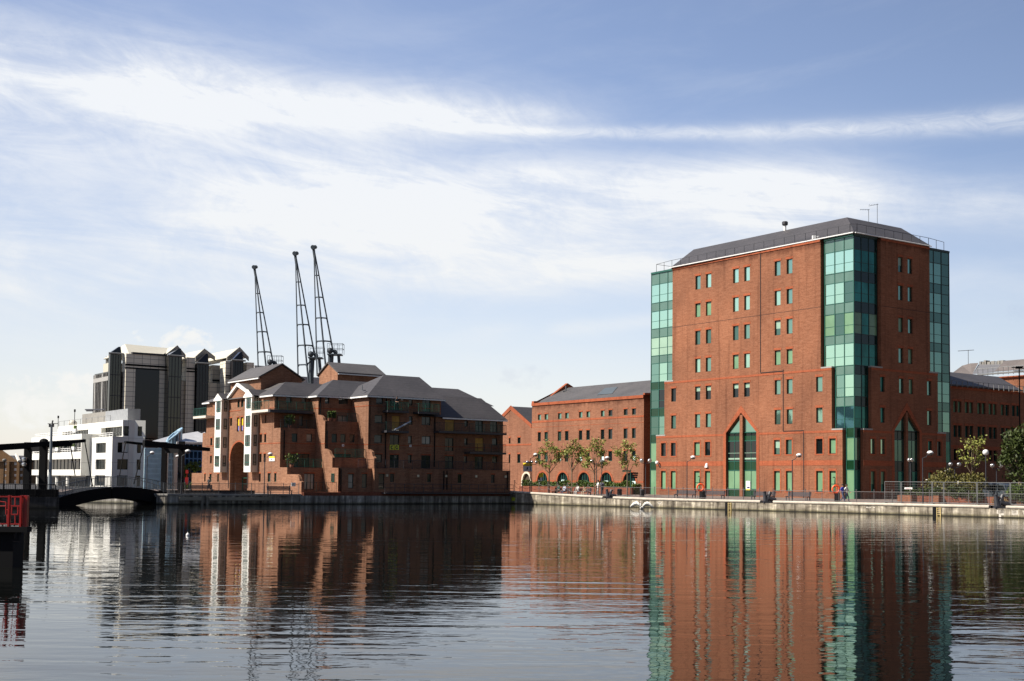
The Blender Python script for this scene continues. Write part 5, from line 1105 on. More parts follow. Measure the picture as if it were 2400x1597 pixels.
r_ = MB(); r_.poly([LGf.pt(LGf.at(*z9_(370, 300), .5)[0], .5, LGf.at(*z9_(370, 300), .5)[1]), LGf.pt(a0, .5, eL+.75), LGf.pt(a1, -8, ztop-.6), LGf.pt(LGf.at(*z9_(460, 155), -8)[0], -8, zt2)]); r_.build('roof', slate('blue_slate', (.13, .13, .14), (.19, .19, .20)), fb)
r_ = MB(); r_.poly([LGf.pt(LGf.at(*z9_(60, 290), .5)[0], .5, LGf.at(*z9_(60, 290), .5)[1]), LGf.pt(LGf.at(*z9_(370, 300), .5)[0], .5, LGf.at(*z9_(370, 300), .5)[1]), LGf.pt(LGf.at(*z9_(460, 132), -8)[0], -8, LGf.at(*z9_(460, 132), -8)[1]), LGf.pt(LGf.at(*z9_(340, 135), -8)[0], -8, LGf.at(*z9_(340, 138), -8)[1]), LGf.pt(LGf.at(*z9_(220, 172), -8)[0], -8, LGf.at(*z9_(220, 172), -8)[1])]); r_.build('roof', MATS['brown_slate'], fb)
for x0, x1, y0, y1 in ((480, 510, 112, 158), (520, 560, 118, 158), (545, 578, 95, 150), (595, 640, 115, 150), (650, 700, 105, 145), (705, 740, 108, 140), (745, 780, 100, 140), (790, 835, 95, 135)):
    h = LGf.rect(*z9_(x0, y0), *z9_(x1, y1), -8.5); m = MB(); m.fbox(LGf, h[0], h[1], -9.5, -8.3, h[2]-1, h[3]); m.build('roof_plant', CONCD if x0 % 3 else GALV, fb)
m = MB(); n = 16; ra, rb_ = LGf.at(*z9_(450, 300), .9)[0], LGf.at(*z9_(1000, 290), .9)[0]; 
for k in range(n+1): u = ra+(rb_-8-ra)*k/n; m.tube(LGf.pt(u, .9, eL+.2), LGf.pt(u, .9, eL+1.5), .05, n=4)
m.tube(LGf.pt(ra, .9, eL+1.45), LGf.pt(rb_-8, .9, eL+1.45), .06, n=4); m.tube(LGf.pt(ra, .9, eL+.5), LGf.pt(rb_-8, .9, eL+.5), .16, n=5); m.build('roof_railing', GALV, fb)
m = MB(); p0 = LGf.pt(LGf.at(*z9_(310, 140), -8)[0], -8, LGf.at(*z9_(310, 160), -8)[1]); m.tube(p0, (p0[0], p0[1], p0[2]+2.6), .05, n=5); m.tube((p0[0]-1.8, p0[1], p0[2]+2.4), (p0[0]+1, p0[1], p0[2]+2.6), .05, n=5); m.build('roof_aerial', STEEL, fb)
# antenna pole beside it
pp = aty(2389, 930, 160); ptop = aty(2389, 862, 160)
pl = thing('antenna_pole', 'thin dark pole carrying a cluster of aerials, before the orange sunlit wall', 'pole', (pp[0], pp[1], 1.))
m = MB(); m.tube((pp[0], pp[1], 1), ptop, .1, .07, 6); m.build('pole', BLACK, pl); m = MB(); z = ptop[2]
for dx, dz, L in ((-.2, 0, .75), (.25, -.1, .7), (0, -.45, .6), (.1, .1, .5)): m.tube((pp[0]+dx-L, pp[1], z+dz), (pp[0]+dx+L, pp[1]+.2, z+dz+.05), .06, n=5)
m.build('aerial', BLACK, pl)
# ------------------------------------------------------------------ grey clad office tower far behind
za_, zq_ = ZC(210, 790, 6.27), ZC(400, 790, 7.13)
QP = aty(296, 1100, 320.)[:2]; QF = Fr(QP, D2, N2); QS = Fr(QP, D1, N1)
qe = thing('office_tower', 'big grey clad office block with dark glass bays and cream gabled roofs', 'building', QF.pt(10, 0, 1))
Q0 = 1.0
def qu(px, py, d=0): return QF.at(px, py, d)
def qcol(nm, x0, x1, ytop, d, dep, mat, ybot=None, par=None):
    u0 = qu(x0, ytop, d)[0]; u1 = qu(x1, ytop, d)[0]; z = qu((x0+x1)/2, ytop, d)[1]; zb = Q0 if ybot is None else qu((x0+x1)/2, ybot, d)[1]
    m = MB(); m.fbox(QF, u0, u1, d-dep, d, zb, z); return m.build(nm, mat, par or qe), u0, u1, z
# main block: clad frame with a dark glass panel
o, a0, a1, zt_ = qcol('clad_block', 296, 396, 832.5, 0, 3.1, CLAD)
m = MB(); m.fbox(QF, a0+1.5, a1+40, -26, -3.2, Q0, zt_-6); m.build('rear_block', CLAD, qe)
zs1, zs2 = qu(340, 857.5)[1], qu(340, 865.5)[1]
qcol('dark_glazing', 318, 373.5, 867, .0, -.12, G_BLACK)
for y0, y1 in ((855.5, 859.8), (863.4, 866.8)):
    m = MB(); zz0, zz1 = qu(340, y1)[1], qu(340, y0)[1]; m.fbox(QF, a0-.04, a1, -.6, .06, zz0, zz1); m.fbox(QS, -.05, 3.2, -.3, .07, zz0+.02, zz1+.02); m.build('dark_band', BLACK, qe)
# narrow sunlit flank is the side of the same block; parapet fittings
m = MB()
for k in range(9): u = a0+2+(a1-a0-3)*k/8; m.fbox(QF, u-.5, u+.5, -1, .3, zt_+.01, zt_+.5)
m.build('parapet_lamp', DKGREY, qe)
def prism(x0, x1, x2, ytop, yap, d, dep, lit=None, gmat=G_SMOKE):
    """dark glass bay: front face x0..x1, side face x1..x2, with its own glass gable"""
    u0, u1 = qu(x0, ytop, d)[0], qu(x1, ytop, d)[0]; z = qu(x1, ytop, d)[1]
    m = MB(); m.fbox(QF, u0, u1, d-dep, d, Q0, z, 0); o = m.build('glass_bay', gmat, qe)
    ap = qu(x1, yap, d-1)[1]
    r_ = MB(); r_.loops([[QF.pt(u0, d, z+.3), QF.pt(u1, d, z+.3), QF.pt(u1, d-dep, z+.3), QF.pt(u0, d-dep, z+.3)], [QF.pt(u1-.6, d-.4, ap), QF.pt(u1-.1, d-.4, ap), QF.pt(u1-.1, d-dep+.3, ap), QF.pt(u1-.6, d-dep+.3, ap)]]); r_.build('glass_gable', gmat, o)
    g = MB(); n = 4
    for k in range(n+1): u = u0+(u1-u0)*k/n; g.fbox(QF, u-.07, u+.07, d, d+.1, Q0, z)
    for k in range(7): zz = z-(z-Q0)*k/6.2; g.fbox(QF, u0, u1, d+.001, d+.08, zz-.1, zz+.1)
    g.build('glazing_bars', DKGREY, o)
    e = MB(); e.tube(QF.pt(u0-.6, d+.4, z+.1), QF.pt(u1+.5, d+.4, z+.1), .25, n=6); e.build('eaves_rail', GALV, o)
    return u0, u1, z
prism(259, 284.5, 287, 831, 814, -2.0, 1.6)
prism(396.3, 426, 437, 836.5, 818, 3.0, 9)
qcol('clad_pier', 437.3, 457.5, 838.5, -2.0, 16, CLAD)
for y0, y1 in ((863, 866.5), (869.5, 873)): qcol('dark_band', 437.3, 457.6, y0, -1.93, .1, BLACK, y1)
qcol('clad_pier', 457.8, 462.2, 845, -3.5, 12, CLAD)
prism(462.5, 489, 498, 854, 830, -1.0, 9, gmat=G_BLACK)
qcol('clad_pier', 498, 516.5, 856.5, -6, 14, CLAD)
for y0, y1 in ((890.5, 894.5), (897, 900)): qcol('dark_band', 498, 516.6, y0, -5.93, .1, BLACK, y1)
qcol('clad_block', 528.8, 546, 847, 2.0, 3.8, CLAD)
for y0, y1 in ((879.5, 883), (885, 887.5)): qcol('dark_band', 528.7, 546, y0, 2.06, .1, BLACK, y1)
prism(546.3, 570, 578, 847, 826, 4.0, 9, gmat=G_BLACK)
qcol('clad_pier', 578.2, 595.5, 850, 0, 14, CLAD)
qcol('clad_block', 500, 760, 878, -14, 20, GREYR)
qcol('clad_block', 597, 640, 858, -10, 14, GREYR)
# left shoulder: slim ribbed wall turning away, with plant on top
x0 = QF.pt(*[qu(259.5, 870, -3.5)[0], -3.5, 0])[:2]; SH = Fr(x0, D1, N1)
uE = SH.at(221, 900)[0]; zS = (SH.at(257, 870)[1]+SH.at(222, 878)[1])/2
m = MB(); m.fbox(SH, 0, uE, -12, 0, Q0, zS); o = m.build('ribbed_wing', G_SMOKE, qe)
m = MB(); n = 11
for k in range(n+1): u = uE*k/n; w_ = .07 if k % 5 else .4; m.fbox(SH, u-w_, u+w_, .01, .25, Q0, zS-.3)
m.fbox(SH, 0, uE, .02, .3, zS-2.4, zS-1.3); m.build('pale_rib', flat('grey_rib', (.36, .35, .33), .5), o)
h = SH.rect(242, 852, 257, 872, -3); m = MB(); m.fbox(SH, max(.2, h[0]), h[1], -9, -3, zS+.01, h[3]); m.build('plant_room', CREAM, qe)
m = MB()
for x in (250, 253.5): p = SH.pt(SH.at(x, 850, -4)[0], -4, 0); m.tube((p[0], p[1], h[3]), (p[0], p[1], h[3]+2.2), .3, n=6)
m.build('flue', GALV, qe)
# cream roofs
def croof(pts, nm='roof'): m = MB(); m.poly(pts); m.build(nm, CREAM, qe)
zr1 = qu(340, 810, -9)[1]
uA = qu(293, 808, -9)[0]; uB_ = qu(404, 815, -9)[0]
m = MB(); m.poly([QF.pt(a0+.8, -.4, zt_+.1), QF.pt(a1-2, -.4, zt_+.1), QF.pt(uB_, -9, zr1-.3), QF.pt(uA, -9, zr1)]); m.poly([QF.pt(a0+.8, -.4, zt_+.1), QF.pt(a0+.2, -20, zt_+.1), QF.pt(uA, -9, zr1)]); m.poly([QF.pt(a0+.2, -20, zt_), QF.pt(a1-2, -20, zt_), QF.pt(uB_, -9, zr1-.3), QF.pt(uA, -9, zr1)]); m.build('roof', CREAM, qe)
def groof(xl, xap, xr, ye, yap, d, L, ul=None):
    """gabled roof end facing the water, ridge running back to the left"""
    a, b, c = qu(xl, ye, d), qu(xap, yap, d), qu(xr, ye, d); m = MB()
    m.loops([[QF.pt(a[0], d, a[1]), QF.pt(b[0], d, b[1]), QF.pt(c[0], d, c[1])], [QF.pt(a[0], d-L, a[1]), QF.pt(b[0], d-L, b[1]), QF.pt(c[0], d-L, c[1])]]); m.build('gabled_roof', CREAM, qe)
    g = MB(); dx = .9
    for q0, q1 in ((a, b), (c, b)): g.extr(QF, [(q0[0], q0[1]-.9), (q0[0], q0[1]+.2), (q1[0], q1[1]+.25), (q1[0], q1[1]-1.1)], d+.01, d+.4)
    g.build('gable_verge', flat('verge_grey', (.34, .32, .28), .6) if 'verge_grey' not in MATS else MATS['verge_grey'], qe)
groof(386, 414.5, 434, 834, 812, -1.5, 22); groof(457, 478, 503, 838, 819.5, -4.0, 30); groof(531, 560.5, 582, 839, 816, -.5, 40)
# ------------------------------------------------------------------ white office building
zw_, zx_ = ZC(60, 950, 7.125), ZC(200, 950, 7.125)
WP = aty(261, 1130, 200.)[:2]; WL = Fr(WP, D1, N1); WR = Fr(WP, D2, N2)
wb = thing('white_office', 'white stepped office building with dark ribbon windows behind the drawbridge', 'building', WL.pt(0, 0, 1))
def wz(y, x=261): return WL.at(x, y)[1]
zT = wz(1023); zRows = [(wz(1061), wz(1037)), (wz(1100.5), wz(1076.3)), (1.2, wz(1114.5))]
uR = WL.at(213, 1060)[0]                                                   # inner end of the right-hand bay front
hw = [(WL.at(*zx_(345, 700))[0], WL.at(*zx_(178, 700))[0])]
ha = [(*sorted((WL.at(*zx_(178, 700))[0], WL.at(*zx_(345, 700))[0])), z0, z1) for z0, z1 in zRows]
hb_ = [(*sorted((WR.at(*zx_(540, 700))[0], WR.at(*zx_(718, 700))[0])), z0, z1) for z0, z1 in zRows]
uS = WR.at(313, 1060)[0]
m = MB(); wallgrid(m, WL, 0, uR, 1, zT, ha, 0, .35); wallgrid(m, WR, 0, uS, 1, zT, hb_, 0, .35)
# chamfered end
CE = (math.sin(math.radians(88)), math.cos(math.radians(88))); CN = (CE[1], -CE[0]); WC = Fr(WR.pt(uS, 0, 0), CE, CN)
uC = WC.at(338, 1060)[0]; hc = [(*sorted((WC.at(*zx_(862, 700))[0], WC.at(*zx_(930, 700))[0])), z0, z1) for z0, z1 in zRows]
wallgrid(m, WC, 0, uC, 1, zT, hc, 0, .35)
m.poly([WC.pt(uC, 0, 1), WC.pt(uC, 0, zT), WC.pt(uC-5, -14, zT), WC.pt(uC-5, -14, 1)])
m.poly([WL.pt(uR, 0, zT), WL.pt(0, 0, zT), WR.pt(uS, 0, zT), WC.pt(uC, 0, zT), WC.pt(uC-5, -14, zT), WL.pt(uR, -14, zT)])
# top storey set back over it
zP = WL.at(288, 985, -1.5)[1]; TL = Fr(WR.pt(WR.at(289, 1000)[0], -.25, 0), D1, N1); TRt = Fr(TL.P, D2, N2); zW0, zW1 = TL.at(285, 1022)[1], TL.at(285, 999)[1]; zP = TL.at(289, 984.5)[1]
tE = TL.at(136, 1000)[0]; w1 = (*sorted((TL.at(286, 1010)[0], TL.at(237, 1010)[0])), zW0, zW1); w2 = (*sorted((TL.at(207, 1010)[0], TL.at(145, 1010)[0])), zW0, zW1)
wallgrid(m, TL, 0, tE, zT-2.5, zP, [w1, w2], 0, .9)
tS = TRt.at(316, 1000)[0]; w3 = (*sorted((TRt.at(290.5, 1010)[0], TRt.at(302.5, 1010)[0])), zW0, zW1); wallgrid(m, TRt, 0, tS, zT-2.5, zP, [w3], 0, .35)
TCc = Fr(TRt.pt(tS, 0, 0), CE, CN); tC = TCc.at(341, 1000)[0]; w4 = (*sorted((TCc.at(322.5, 1010)[0], TCc.at(333, 1010)[0])), zW0, zW1); wallgrid(m, TCc, 0, tC, zT-2.5, zP, [w4], 0, .35)
m.poly([TL.pt(tE, 0, zP), TL.pt(0, 0, zP), TRt.pt(tS, 0, zP), TCc.pt(tC, 0, zP), TCc.pt(tC-4.5, -12, zP), TL.pt(tE, -14, zP)])
m.poly([TCc.pt(tC, 0, zT), TCc.pt(tC, 0, zP), TCc.pt(tC-4.5, -12, zP), TCc.pt(tC-4.5, -12, zT)])
m.poly([TL.pt(tE, 0, zT-3), TL.pt(tE, 0, zP), TL.pt(tE, -14, zP), TL.pt(tE, -14, zT-3)])
m.build('wall', WPANEL, wb)
# left wing standing forward: white bands with ribbon windows between
PR = 1.6; VL = Fr(WL.pt(0, PR, 0), D1, N1); v0 = max(uR+.02, VL.at(190, 1090)[0]); v1 = VL.at(72, 1090)[0]
vz = [VL.at(130, y)[1] for y in (1114.5, 1101, 1077, 1061, 1035, 1022)]
for i, (za0, zb0) in enumerate(((vz[0], vz[1]), (vz[2], vz[3]), (vz[4], vz[5]))):
    m = MB(); m.fbox(VL, v0, v1, -9, 0, za0, zb0); m.build('white_band', WPANEL, wb)
for za0, zb0 in ((vz[1], vz[2]), (vz[3], vz[4])):
    m = MB(); m.fbox(VL, v0+.3, v1-.4, -8.5, -.5, za0, zb0); o = m.build('ribbon_window', G_DARK, wb)
    g = MB()
    for k in range(15): u = v0+.4+(v1-v0-.9)*k/14; g.fbox(VL, u-.05, u+.05, -.5, -.42, za0, zb0)
    g.fbox(VL, v0+4, v0+9, -.5, -.43, zb0-.55, zb0-.45); g.build('glazing_bars', DKGREY, o)
    m = MB(); m.fbox(VL, v0-.02, v0+.28, -4, -.0, za0+.001, zb0-.001); m.build('white_pier', WPANEL, wb)
m = MB(); m.fbox(VL, v0+1, v1-.5, -8.5, -3.5, 1, vz[0]); m.build('dark_undercroft', G_DARK, wb)
for x in (80, 125, 150): u = VL.at(x, 1120)[0]; m = MB(); m.lathe(VL.pt(u, -.8, 1), [(.45, 0), (.45, vz[0]-1)], 10); m.build('column', WHITE, wb)
def wrail(fr, u0, u1, d, z):
    m = MB(); n = max(2, int(abs(u1-u0)/1.6))
    for k in range(n+1): u = u0+(u1-u0)*k/n; m.fbox(fr, u-.05, u+.05, d-.04, d+.04, z, z+.66)
    for zz in (.3, .62): m.fbox(fr, u0, u1, d-.03, d+.03, z+zz-.045, z+zz+.045)
    m.build('white_railing', WHITEM, wb)
wrail(VL, v0, v1-.5, -.1, vz[3]); wrail(VL, v0+4, v1-2, -.15, vz[5]); wrail(WL, .6, 7.5, -.2, zT)
for fr, hs in ((WL, ha), (WR, hb_), (WC, hc), (TL, [w1, w2]), (TRt, [w3]), (TCc, [w4])):
    for h in hs: window(wb, fr, *h, 0, G_DARK, BLACK, rev=.3 if fr is not TL else .85, t=.06, nu=max(1, int((h[1]-h[0])/1.5)))
# plant room and roof fittings
h = TL.rect(*zx_(0, 120), *zx_(430, 240), -6); m = MB(); m.fbox(TL, h[0]-3, h[1]+2, -8, -6, zP+.01, h[3]); m.build('plant_room', CONCD, wb)
h2_ = TL.rect(*zx_(430, 85), *zx_(805, 235), -5); m = MB(); m.fbox(TL, h2_[0], h2_[1], -6.2, -4, zP+.01, h2_[3]); m.build('plant_room', flat('grey_metal_plant', (.26, .27, .28), .5), wb)
m = MB()
for x0, x1, y in ((0, 330, 75), (20, 130, 95), (560, 800, 80)): a, b = TL.at(*zx_(x0, y), -7), TL.at(*zx_(x1, y), -7); m.tube(TL.pt(a[0], -7, a[1]), TL.pt(b[0], -7, b[1]), .13, n=5)
m.build('duct', DKGREY, wb)
wrail_ = MB(); ua, ub = TL.at(*zw_(560, 240), -.6)[0], TL.at(*zx_(420, 230), -.6)[0]
for k in range(10): u = ua+(ub-ua)*k/9; wrail_.tube(TL.pt(u, -.6, zP), TL.pt(u, -.6, zP+1.1), .04, n=4)
wrail_.tube(TL.pt(ua, -.6, zP+1.05), TL.pt(ub, -.6, zP+1.05), .04, n=4); wrail_.build('roof_railing', GALV, wb)
m = MB(); q_ = TL.at(*zw_(790, 235), -3); m.ball(TL.pt(q_[0], -3, zP+.8), .8, 12, 8, sc=(1, 1, .8)); m.build('satellite_dish', BEIGE, wb)
m = MB()
for x, hh in ((545, 2.6), (818, 3.4)): u = TL.at(*zw_(x, 235), -3)[0]; m.tube(TL.pt(u, -3, zP), TL.pt(u, -3, zP+hh), .06, n=5); m.tube(TL.pt(u, -3, zP+hh-.5), TL.pt(u, -3, zP+hh), .18, n=6)
m.build('roof_aerial', BLACK, wb)
for x, y, fr, d, z in ((545, 765, VL, .05, vz[3]+.35), (815, 760, VL, .05, vz[3]+.35), (840, 490, VL, .0, vz[5]+.4)):
    u = fr.at(*zw_(x, y), d)[0]; m = MB(); m.fbox(fr, u-.9, u+.9, d, d+.35, z, z+.5, 0)
    for k in range(16): uu = u+R.uniform(-.8, .8); m.fbox(fr, uu-.08, uu+.08, d+.1, d+.25, z+.5, z+.5+R.uniform(.1, .6), 1)
    m.build('window_box', [WHITEM, LEAFH], wb)
# ------------------------------------------------------------------ blue glass building
zy_ = ZC(320, 980, 7.46)
BLP = aty(337, 1130, 178.)[:2]; BLF = Fr(BLP, D2, N2)
bl_ = thing('blue_glass_building', 'low blue glass building with grey sheet roof and a slanted glass funnel', 'building', BLF.pt(5, 0, 1))
def bq(x, y, d=0): return BLF.at(*zy_(x, y), d)
bE = bq(500, 430)[1]; u0 = bq(120, 800)[0]; u1 = bq(420, 800)[0]; u2 = bq(1300, 800)[0]; u3 = bq(510, 800)[0]; u4 = bq(720, 800)[0]
gridm = MATS.get('x')
def gridwall(nm, u0, u1, z0, z1, d, nu, nz, gm, bm, t_=.07):
    m = MB(); m.fbox(BLF, u0, u1, d-.4, d, z0, z1); o = m.build(nm, gm, bl_); g = MB()
    for k in range(nu+1): u = u0+(u1-u0)*k/nu; g.fbox(BLF, u-t_, u+t_, d+.005, d+.12, z0, z1)
    for k in range(nz+1): z = z0+(z1-z0)*k/nz; g.fbox(BLF, u0, u1, d+.006, d+.13, z-t_*1.3, z+t_*1.3)
    g.build('frame_grid', bm, o); return o
gridwall('pale_glass_wall', u0, u1, 1, bq(300, 535, .5)[1], .5, 14, 8, glass('pale_glass', (.14, .17, .19), .4, .08, 1.5, .5), PBLUE)
gridwall('blue_glass_wall', u1+.05, u2, 1, bE, -.6, 12, 6, G_BLUE, BLUEM)
# gabled portal
zg = bq(600, 520, 1.2)[1]; ze2 = bq(500, 590, 1.2)[1]; p0, p1 = bq(500, 600, 1.2)[0], bq(725, 600, 1.2)[0]
m = MB(); m.extr(BLF, [(p0-.3, ze2), (p1+.3, ze2), (p1+.3, ze2+.5), ((p0+p1)/2, zg), (p0-.3, ze2+.5)], -.5, 1.2); m.fbox(BLF, p0, p0+.5, -.5, 1.19, 1, ze2); m.fbox(BLF, p1-.5, p1, -.5, 1.19, 1, ze2); m.build('portal', BEIGE, bl_)
m = MB()
for k in (-1, 0, 1): uu = (p0+p1)/2+k*.75; m.fbox(BLF, uu-.18, uu+.18, 1.2, 1.25, ze2+.3, ze2+.75)
m.build('portal_slot', BLACK, bl_)
gridwall('portal_glazing', p0+.5, p1-.5, 1, ze2-.02, .6, 4, 6, G_BLUE, PBLUE)
ap = bq(1200, 240, -9)[1]; r_ = MB(); zE = bE+.05
uu0, uu1 = bq(240, 400, 1)[0], bq(1500, 410, 1)[0]
r_.poly([BLF.pt(uu0, 1, zE), BLF.pt(uu1, 1, zE), BLF.pt(uu1, -9, ap), BLF.pt(bq(1200, 240, -9)[0], -9, ap), BLF.pt(bq(600, 310, -9)[0], -9, bq(600, 310, -9)[1])])
r_.build('roof', GREYR, bl_)
r_ = MB(); k0, k1 = bq(705, 415, 2.2)[0], bq(1170, 415, 2.2)[0]; r_.poly([BLF.pt(k0, 2.2, zE+.1), BLF.pt(k1, 2.2, zE+.1), BLF.pt(bq(1200, 245, -3)[0], -3, bq(1200, 245, -3)[1])]); r_.fbox(BLF, k0, k1, 2.0, 2.25, zE-.25, zE+.05); r_.build('canopy_roof', flat('pale_sheet_roof', (.5, .5, .5), .45), bl_)
# slanted glass funnel
c0 = BLF.pt(bq(560, 420, 1.5)[0], 1.5, bq(560, 440, 1.5)[1]); L = []; nn = 14
uc = bq(715, 300, .5)[0]; rr = (bq(790, 300, .5)[0]-bq(640, 300, .5)[0])/2; zb0 = bq(600, 430)[1]-1.0
bot = []; top = []
uL_, uR_ = bq(535, 400, 1)[0], bq(795, 180, 1)[0]; zl, zh = bq(535, 415, 1)[1], bq(795, 180, 1)[1]
for k in range(nn):
    a = 2*PI*k/nn; f = (1+math.cos(a))/2; u = uL_+(uR_-uL_)*f; d = 1.0+.9*math.sin(a); top.append(BLF.pt(u, d, zl+(zh-zl)*f**.85)); bot.append(BLF.pt(u, d, zb0))
m = MB(); m.loops([bot, top]); o = m.build('glass_funnel', glass('funnel_glass', (.16, .24, .33), .5, .1, 1.5, .3), bl_)
m = MB()
for k in range(nn): m.tube(top[k], top[(k+1) % nn], .12, n=5); m.tube(bot[k], top[k], .05, n=4)
m.build('funnel_rim', PBLUE, o)
# ------------------------------------------------------------------ far housing at the left edge
zh_ = ZC(0, 1030, 5.223)
HP = aty(-60, 1130, 270.)[:2]; HF = Fr(HP, (1, 0), (0, -1))
hs = thing('terraced_flats', 'yellow brown brick flats with white windows and slate roof at the left edge', 'building', HF.pt(5, 0, 1))
hE = HF.at(*zh_(150, 275))[1]; hl, hr_ = 0., HF.at(*zh_(330, 400))[0]; hRg = HF.at(*zh_(100, 198), -5)[1]
BRY = brick('yellow_brick', (.22, .135, .07), (.30, .185, .10), (.37, .24, .14))
ww = []
for x0, x1 in ((50, 85), (172, 205), (245, 275), (-75, -40)):
    for y0, y1 in ((283, 315), (353, 383), (424, 454), (497, 543)): ww.append(HF.rect(*zh_(x0, y0), *zh_(x1, y1)))
m = MB(); wallgrid(m, HF, hl, hr_, 1, hE, ww, 0, .15); m.poly([HF.pt(hr_, 0, 1), HF.pt(hr_, 0, hE), HF.pt(hr_, -10, hE), HF.pt(hr_, -10, 1)])
for x in (105, 230): u = HF.at(*zh_(x, 400))[0]; m.fbox(HF, u-.3, u+.3, .01, .5, 1, hE)
m.build('wall', BRY, hs)
for h in ww:
    o = window(hs, HF, *h, 0, G_DARK, WHITEM, rev=.12, t=.14, nu=2, nz=(.55,))
m = MB(); m.poly([HF.pt(hl-2, .4, hE), HF.pt(hr_+.3, .4, hE), HF.pt(hr_+.3, -5, hRg), HF.pt(hl-2, -5, hRg)]); m.poly([HF.pt(hl-2, -10, hE), HF.pt(hr_+.3, -10, hE), HF.pt(hr_+.3, -5, hRg), HF.pt(hl-2, -5, hRg)]); m.build('roof', SLATE, hs)
m = MB(); q0, q1 = HF.at(*zh_(235, 275), .5), HF.at(*zh_(190, 192), -4.9); m.tube(HF.pt(q0[0], .5, hE+.1), HF.pt(q1[0]+.2, -4.9, hRg+.2), .35, n=5); m.build('roof_verge', BEIGE, hs)
gx = HF.at(*zh_(20, 220))[0]; m = MB(); m.extr(HF, [(gx-4, hE-.02), (gx+3.6, hE-.02), (gx-.2, hE+2.6)], -.5, .25); m.build('gable', BRY, hs)
# ------------------------------------------------------------------ drawbridge
BPL = aty(98, 1150, 113.)[:2]; BPR = aty(424, 1140, 127.)[:2]
bd = math.hypot(BPR[0]-BPL[0], BPR[1]-BPL[1]); be = ((BPR[0]-BPL[0])/bd, (BPR[1]-BPL[1])/bd); bn = (be[1], -be[0])
DB = Fr(BPL, be, bn)                                                      # u from the left posts to the right posts, near side d=0, far side d=-BWD
BWD = 2.5
db = thing('drawbridge', 'black twin leaf drawbridge with overhead balance beams across the channel', 'bridge', DB.pt(bd/2, -BWD/2, 1))
def bz(px, py, d=0): return DB.at(px, py, d)
def post(px, d, ytop, wpx):
    a = bz(px-wpx/2, 1120, d)[0]; b = bz(px+wpx/2, 1120, d)[0]; z = bz(px, ytop, d)[1]; m = MB(); w_ = .38
    c = DB.pt((a+b)/2, d, 0); w_ = wpx/2*113/2900*1.0
    m.box(c[0]-w_, c[0]+w_, c[1]-.3, c[1]+.3, .6, z); m.build('tower_post', BLACK, db); return (a+b)/2, z
pLn = post(100.5, 0, 1034, 15); pLf = post(64, -BWD, 1037, 14); pRn = post(424.5, 0, 1035, 13); pRf = post(384, -BWD, 1043, 12)
m = MB(); c = DB.pt(pLn[0], 0, pLn[1]); m.ball((c[0], c[1], c[2]-.05), .42, 12, 6, sc=(1, .8, .7)); m.build('tower_post_cap', BLACK, db)
def beam(d, px0, y0a, y0b, px1, y1a, y1b, wd=.32):
    a, b = bz(px0, y0a, d), bz(px1, y1a, d); a2, b2 = bz(px0, y0b, d), bz(px1, y1b, d)
    m = MB(); m.extr(DB, [(a[0], a2[1]), (b[0], b2[1]), (b[0], b[1]), (a[0], a[1])], d-wd/2, d+wd/2); return m
beam(.24, 0-45, 1044, 1060, 199, 1030, 1037).build('balance_beam', BLACK, db); beam(-BWD+.3, -60, 1046, 1060, 166, 1040, 1046).build('balance_beam', BLACK, db)
beam(.22, 337, 1032, 1047, 490, 1050, 1058).build('balance_beam', BLACK, db); beam(-BWD+.3, 293.5, 1034, 1039, 430, 1048, 1056).build('balance_beam', BLACK, db)
for (pn, pf), px0, px1, y0, y1 in (((pLn, pLf), 66, 95, 1048, 1058), ((pRn, pRf), 386, 420, 1050, 1060)):
    m = MB(); z = min(pn[1], pf[1])-.35; m.hexa([DB.pt(pf[0]-.15, -BWD+.3, z-.5), DB.pt(pf[0]+.15, -BWD+.3, z-.5), DB.pt(pn[0]+.15, -.3, z-.5), DB.pt(pn[0]-.15, -.3, z-.5), DB.pt(pf[0]-.15, -BWD+.3, z), DB.pt(pf[0]+.15, -BWD+.3, z), DB.pt(pn[0]+.15, -.3, z), DB.pt(pn[0]-.15, -.3, z)]); m.build('cross_beam', BLACK, db)
def rod(px0, y0, px1, y1, d): a, b = bz(px0, y0, d), bz(px1, y1, d); m = MB(); m.tube(DB.pt(a[0], d, a[1]), DB.pt(b[0], d, b[1]), .055, n=6); m.build('hanger_rod', BLACK, db)
rod(199, 1036, 217, 1140, .2); rod(165, 1043, 176, 1115, -BWD+.3); rod(338, 1040, 313.5, 1135, .2); rod(294, 1037, 280, 1116, -BWD+.3)
# deck: two leaves, arched underside
um_ = bz(261, 1137)[0]; uLl = bz(158, 1150)[0]; uRr = bz(398, 1150)[0]
def dz(u): t_ = (u-uLl)/(uRr-uLl); return 1.0+.75*(1-(2*t_-1)**2)
def leaf(u0, u1):
    n = 8; m = MB(); P_ = []
    for k in range(n+1): u = u0+(u1-u0)*k/n; P_.append((u, dz(u)))
    bot = [(u, z-1.12-.18*abs((u-um_)/(uRr-um_))**1.3) for u, z in P_]
    for k in range(n): m.extr(DB, [P_[k], P_[k+1], bot[k+1], bot[k]], -BWD+.2, .1)
    m.build('deck_leaf', BLACK, db)
leaf(uLl-1.5, um_-.06); leaf(um_+.06, uRr+.6)
m = MB(); ua_, ub_ = bz(356, 1170)[0], bz(397, 1170)[0]; m.fbox(DB, ua_, ub_+1.2, -BWD-.2, .3, -1.5, .75); m.build('abutment', BLACK, db)  # support coloured black to stand for the shadow on it
